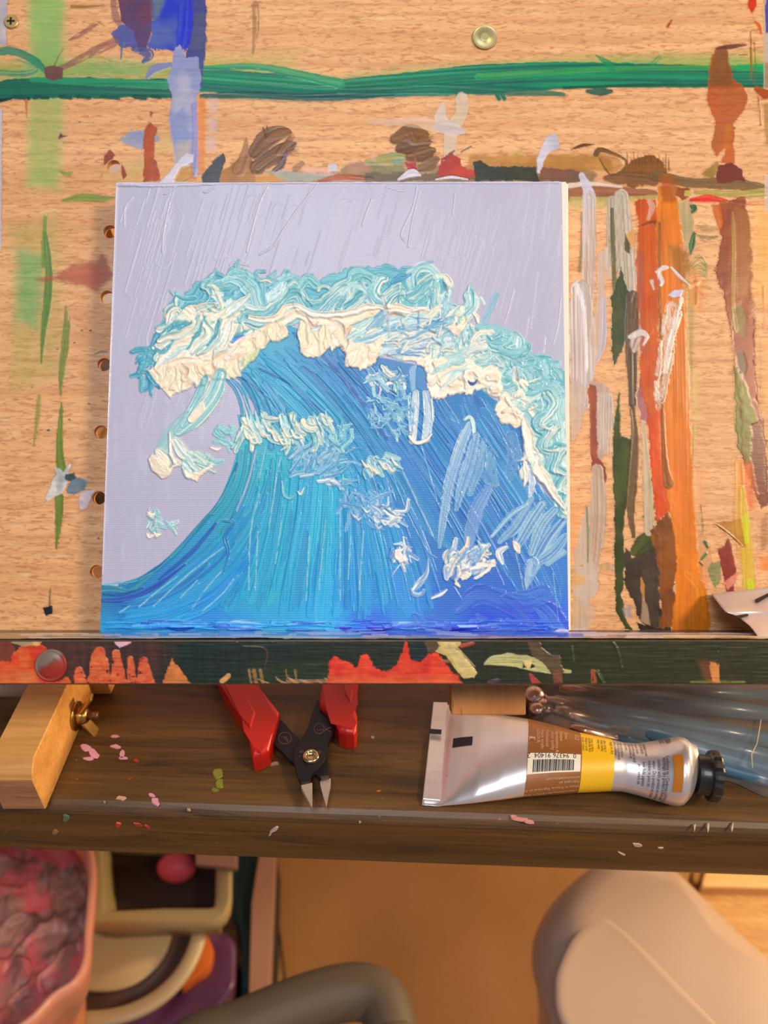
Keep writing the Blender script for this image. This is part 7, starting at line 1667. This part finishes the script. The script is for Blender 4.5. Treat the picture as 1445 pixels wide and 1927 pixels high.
# ================================================================ brushes in a clear bag
hb = mat('blue_handle', (62, 100, 120), .35, coat=.3); fer = mat('ferrule', (196, 172, 160), .25, .95); hair = mat('bristle', (110, 84, 70), .7)
BRS = [((1012, 1317), (1500, 1402), .0044, 'uppermost'), ((1046, 1296), (1500, 1350), .0042, ''), ((1040, 1336), (1500, 1436), .0044, ''), ((1092, 1344), (1490, 1462), .0042, ''), ((1012, 1286), (1500, 1312), .0034, ''), ((1068, 1366), (1480, 1478), .0030, '')]
labs = ['blue handled paintbrush in the clear bag, its ferrule end nearest the wooden block', 'blue handled paintbrush in the clear bag, second from the easel ledge', 'blue handled paintbrush in the clear bag just above the tube label', 'blue handled paintbrush in the clear bag above the tube neck', 'blue handled paintbrush in the clear bag, half hidden by the ledge', 'thin blue paintbrush in the clear bag, closest to the tube']
lv_z = [.0046, .0044, .0046, .0044, .0046, .0042]
for k, (a, b, r, _) in enumerate(BRS):
    z = DESK + lv_z[k]; p = np.array(on_z(*a, z)); q = np.array(on_z(*b, z)); d = Vector(q - p); L = d.length
    e = empty('paintbrush', (p[0], p[1], DESK + .0002), label=labs[k], cat='paintbrush', group='blue paintbrushes in the clear bag')
    M = frame(p, d, (0, 0, 1)); fl = .024
    bm = bmesh.new(); add_lathe(bm, [(r * .55, -.012), (r * 1.15, -.006), (r * .92, .001)], M, 16); bm_obj('bristles', bm, hair if k % 2 else fer, e, sm=True)
    bm = bmesh.new(); add_lathe(bm, [(r * .9, 0), (r * .95, .008), (r * 1.0, .0085), (r * .95, .009), (r * .92, fl)], M, 20); bm_obj('ferrule', bm, fer, e, sm=True)
    bm = bmesh.new(); add_lathe(bm, [(r * .90, fl), (r * 1.12, fl + .03), (r * 1.05, fl + .06), (r * .7, L)], M, 20); bm_obj('handle', bm, hb, e, sm=True)
for k, (x, y, r) in enumerate(((1004, 1312, .0058), (1022, 1318, .0040), (1010, 1338, .0046))):
    p = on_z(x, y, DESK + r); bm = bmesh.new(); bmesh.ops.create_uvsphere(bm, u_segments=20, v_segments=12, radius=r)
    for v in bm.verts: v.co = Vector((v.co.x, v.co.y, v.co.z)) + Vector((p[0], p[1], DESK + r + .0004))
    o = bm_obj('metal_bead', bm, fer, sm=True); recenter(o, (p[0], p[1], DESK + r)); tag(o, ['largest round metal bead beside the wooden block', 'small metal bead right of the largest one', 'metal bead nearest the silver tube'][k], 'bead', 'metal beads beside the clear bag')
# the bag: a thin wavy clear sheet over the brushes
film_m = bpy.data.materials.new('clear_film'); film_m.use_nodes = True; nt = film_m.node_tree; nt.nodes.clear()
out = nt.nodes.new('ShaderNodeOutputMaterial'); mx = nt.nodes.new('ShaderNodeMixShader'); tr_ = nt.nodes.new('ShaderNodeBsdfTransparent'); gl = nt.nodes.new('ShaderNodeBsdfGlossy'); df = nt.nodes.new('ShaderNodeBsdfDiffuse'); mx2 = nt.nodes.new('ShaderNodeMixShader'); fr_ = nt.nodes.new('ShaderNodeFresnel')
tr_.inputs[0].default_value = (.93, .93, .94, 1); gl.inputs['Roughness'].default_value = .22; df.inputs[0].default_value = (.8, .76, .74, 1); mx2.inputs[0].default_value = .10; fr_.inputs[0].default_value = 1.28
nt.links.new(tr_.outputs[0], mx2.inputs[1]); nt.links.new(df.outputs[0], mx2.inputs[2]); nt.links.new(fr_.outputs[0], mx.inputs[0]); nt.links.new(mx2.outputs[0], mx.inputs[1]); nt.links.new(gl.outputs[0], mx.inputs[2]); nt.links.new(mx.outputs[0], out.inputs[0])
bagp = [(996, 1262), (1500, 1262), (1530, 1484), (1445, 1474), (1400, 1450), (1345, 1431), (1290, 1402), (1230, 1384), (1150, 1378), (1085, 1362), (1040, 1358), (1000, 1352)]
zb_ = DESK + .0094
_c = [on_z(x, y, zb_) for x, y in ((996, 1262), (1520, 1262), (1545, 1490), (996, 1355))]
bm = bmesh.new(); nu_, nv_ = 90, 34; G = []
for j in range(nv_ + 1):
    v = j / nv_; row = []
    for i in range(nu_ + 1):
        u = i / nu_; ptop = (998 + 522 * u, 1262); bx = 998 + 547 * u
        by = np.interp(bx, [996, 1040, 1085, 1150, 1230, 1290, 1345, 1400, 1445, 1545], [1354, 1360, 1364, 1380, 1388, 1408, 1436, 1454, 1476, 1492])
        q = on_z(ptop[0] * (1 - v) + bx * v, ptop[1] * (1 - v) + by * v, zb_)
        edge = min(1, (1 - v) * 6) * min(1, u * 14) * min(1, (1 - u) * 14)
        zz_ = mnoise.noise(Vector((q[0] * 60, q[1] * 130, 1))) * .0010 + abs(mnoise.noise(Vector((q[0] * 25, q[1] * 120, 4)))) * .0016
        row.append(bm.verts.new((q[0], q[1], DESK + .0006 + (zb_ - DESK - .0004 + zz_) * (edge ** .5))))
    G.append(row)
for a, b in zip(G, G[1:]):
    for i in range(nu_): bm.faces.new((a[i], b[i], b[i + 1], a[i + 1]))
bo = bm_obj('clear_bag', bm, film_m, sm=True); c = on_z(1250, 1380, DESK); recenter(bo, (c[0], c[1], DESK + .0004)); tag(bo, 'crinkled clear plastic bag over blue paintbrushes on the desk, right', 'bag')
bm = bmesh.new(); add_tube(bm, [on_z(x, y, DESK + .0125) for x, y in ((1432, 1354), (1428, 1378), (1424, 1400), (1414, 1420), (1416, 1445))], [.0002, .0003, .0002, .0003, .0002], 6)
bm_obj('fold_glint', bm, mat('crease_glint', (236, 220, 190), .15, .6), bo)  # pale thread added as the glint along a fold of the bag

# ================================================================ second tube end leaning on the ledge
x0 = []
P2 = [(1337, 1117, .026), (1404, 1112, .022), (1470, 1100, .020), (1500, 1180, .022), (1470, 1206, .024), (1425, 1200, .032), (1410, 1178, .033), (1388, 1160, .032), (1366, 1152, .031), (1350, 1134, .028)]
tube2 = empty('foil_tube_end', tuple(b2w(bl(1445, 1203, .030))), label='crumpled silver tube end with black marks poking in from the right, on the ledge', cat='paint tube')
foil2 = mat('foil_pink', (226, 206, 196), .4, .45)
bm = bmesh.new()
TLc, TRc, BRc, BLc = (1338, 1117, .024), (1500, 1102, .022), (1500, 1203, .020), (1428, 1201, .036)
nu_, nv_ = 30, 22; F = []; Bk = []
leftx = [(1338, 1117), (1352, 1136), (1366, 1152), (1384, 1158), (1398, 1168), (1412, 1180), (1428, 1201)]
lx = crom(leftx, 6)
for j in range(nv_ + 1):
    v = j / nv_; e = lx[int(round(v * (len(lx) - 1)))]; row = []; row2 = []
    for i in range(nu_ + 1):
        u = i / nu_; xr, yr = 1520, 1098 + 105 * v
        px, py = e[0] * (1 - u) + xr * u, e[1] * (1 - u) + yr * u
        h = .0030 + .033 * max(0.0, (py - 1112) / 90) + .0010 * mnoise.noise(Vector((px * .03, py * .05, 2))) * v + .0016 * math.exp(-((v - .3 - .25 * u) / .07) ** 2)
        row.append(bm.verts.new(b2w(bl(px, py, h)))); row2.append(bm.verts.new(b2w(bl(px, py, max(h - .0012 - .006 * min(1, u * 1.2), .0004 + .0005 * v)))))
    F.append(row); Bk.append(row2)
for A_, fl_ in ((F, False), (Bk, True)):
    for a, b in zip(A_, A_[1:]):
        for i in range(nu_):
            f = (a[i], b[i], b[i + 1], a[i + 1]); bm.faces.new(f[::-1] if fl_ else f)
bd = [F[0][i] for i in range(nu_ + 1)]; bk2 = [Bk[0][i] for i in range(nu_ + 1)]
for i in range(nu_): bm.faces.new((F[0][i], F[0][i + 1], Bk[0][i + 1], Bk[0][i])); bm.faces.new((F[nv_][i + 1], F[nv_][i], Bk[nv_][i], Bk[nv_][i + 1]))
for j in range(nv_): bm.faces.new((F[j + 1][0], F[j][0], Bk[j][0], Bk[j + 1][0])); bm.faces.new((F[j][nu_], F[j + 1][nu_], Bk[j + 1][nu_], Bk[j][nu_]))
bm_obj('foil_body', bm, foil2, tube2, sm=True)
for q in ([(1421, 1128), (1450, 1114), (1450, 1120), (1426, 1134)], [(1381, 1159), (1406, 1155), (1409, 1158), (1392, 1164)]):
    bm = bmesh.new(); hf = lambda y: .0030 + .033 * max(0.0, (y - 1112) / 90) + .0022
    vs = [bm.verts.new(b2w(bl(x, y, hf(y)))) for x, y in q]; vb = [bm.verts.new(b2w(bl(x, y, hf(y) - .002))) for x, y in q]
    bm.faces.new(vs)
    for i in range(4): bm.faces.new((vs[i], vs[(i + 1) % 4], vb[(i + 1) % 4], vb[i]))
    bm_obj('print_mark', bm, ink, tube2)
bpy.context.view_layer.update()
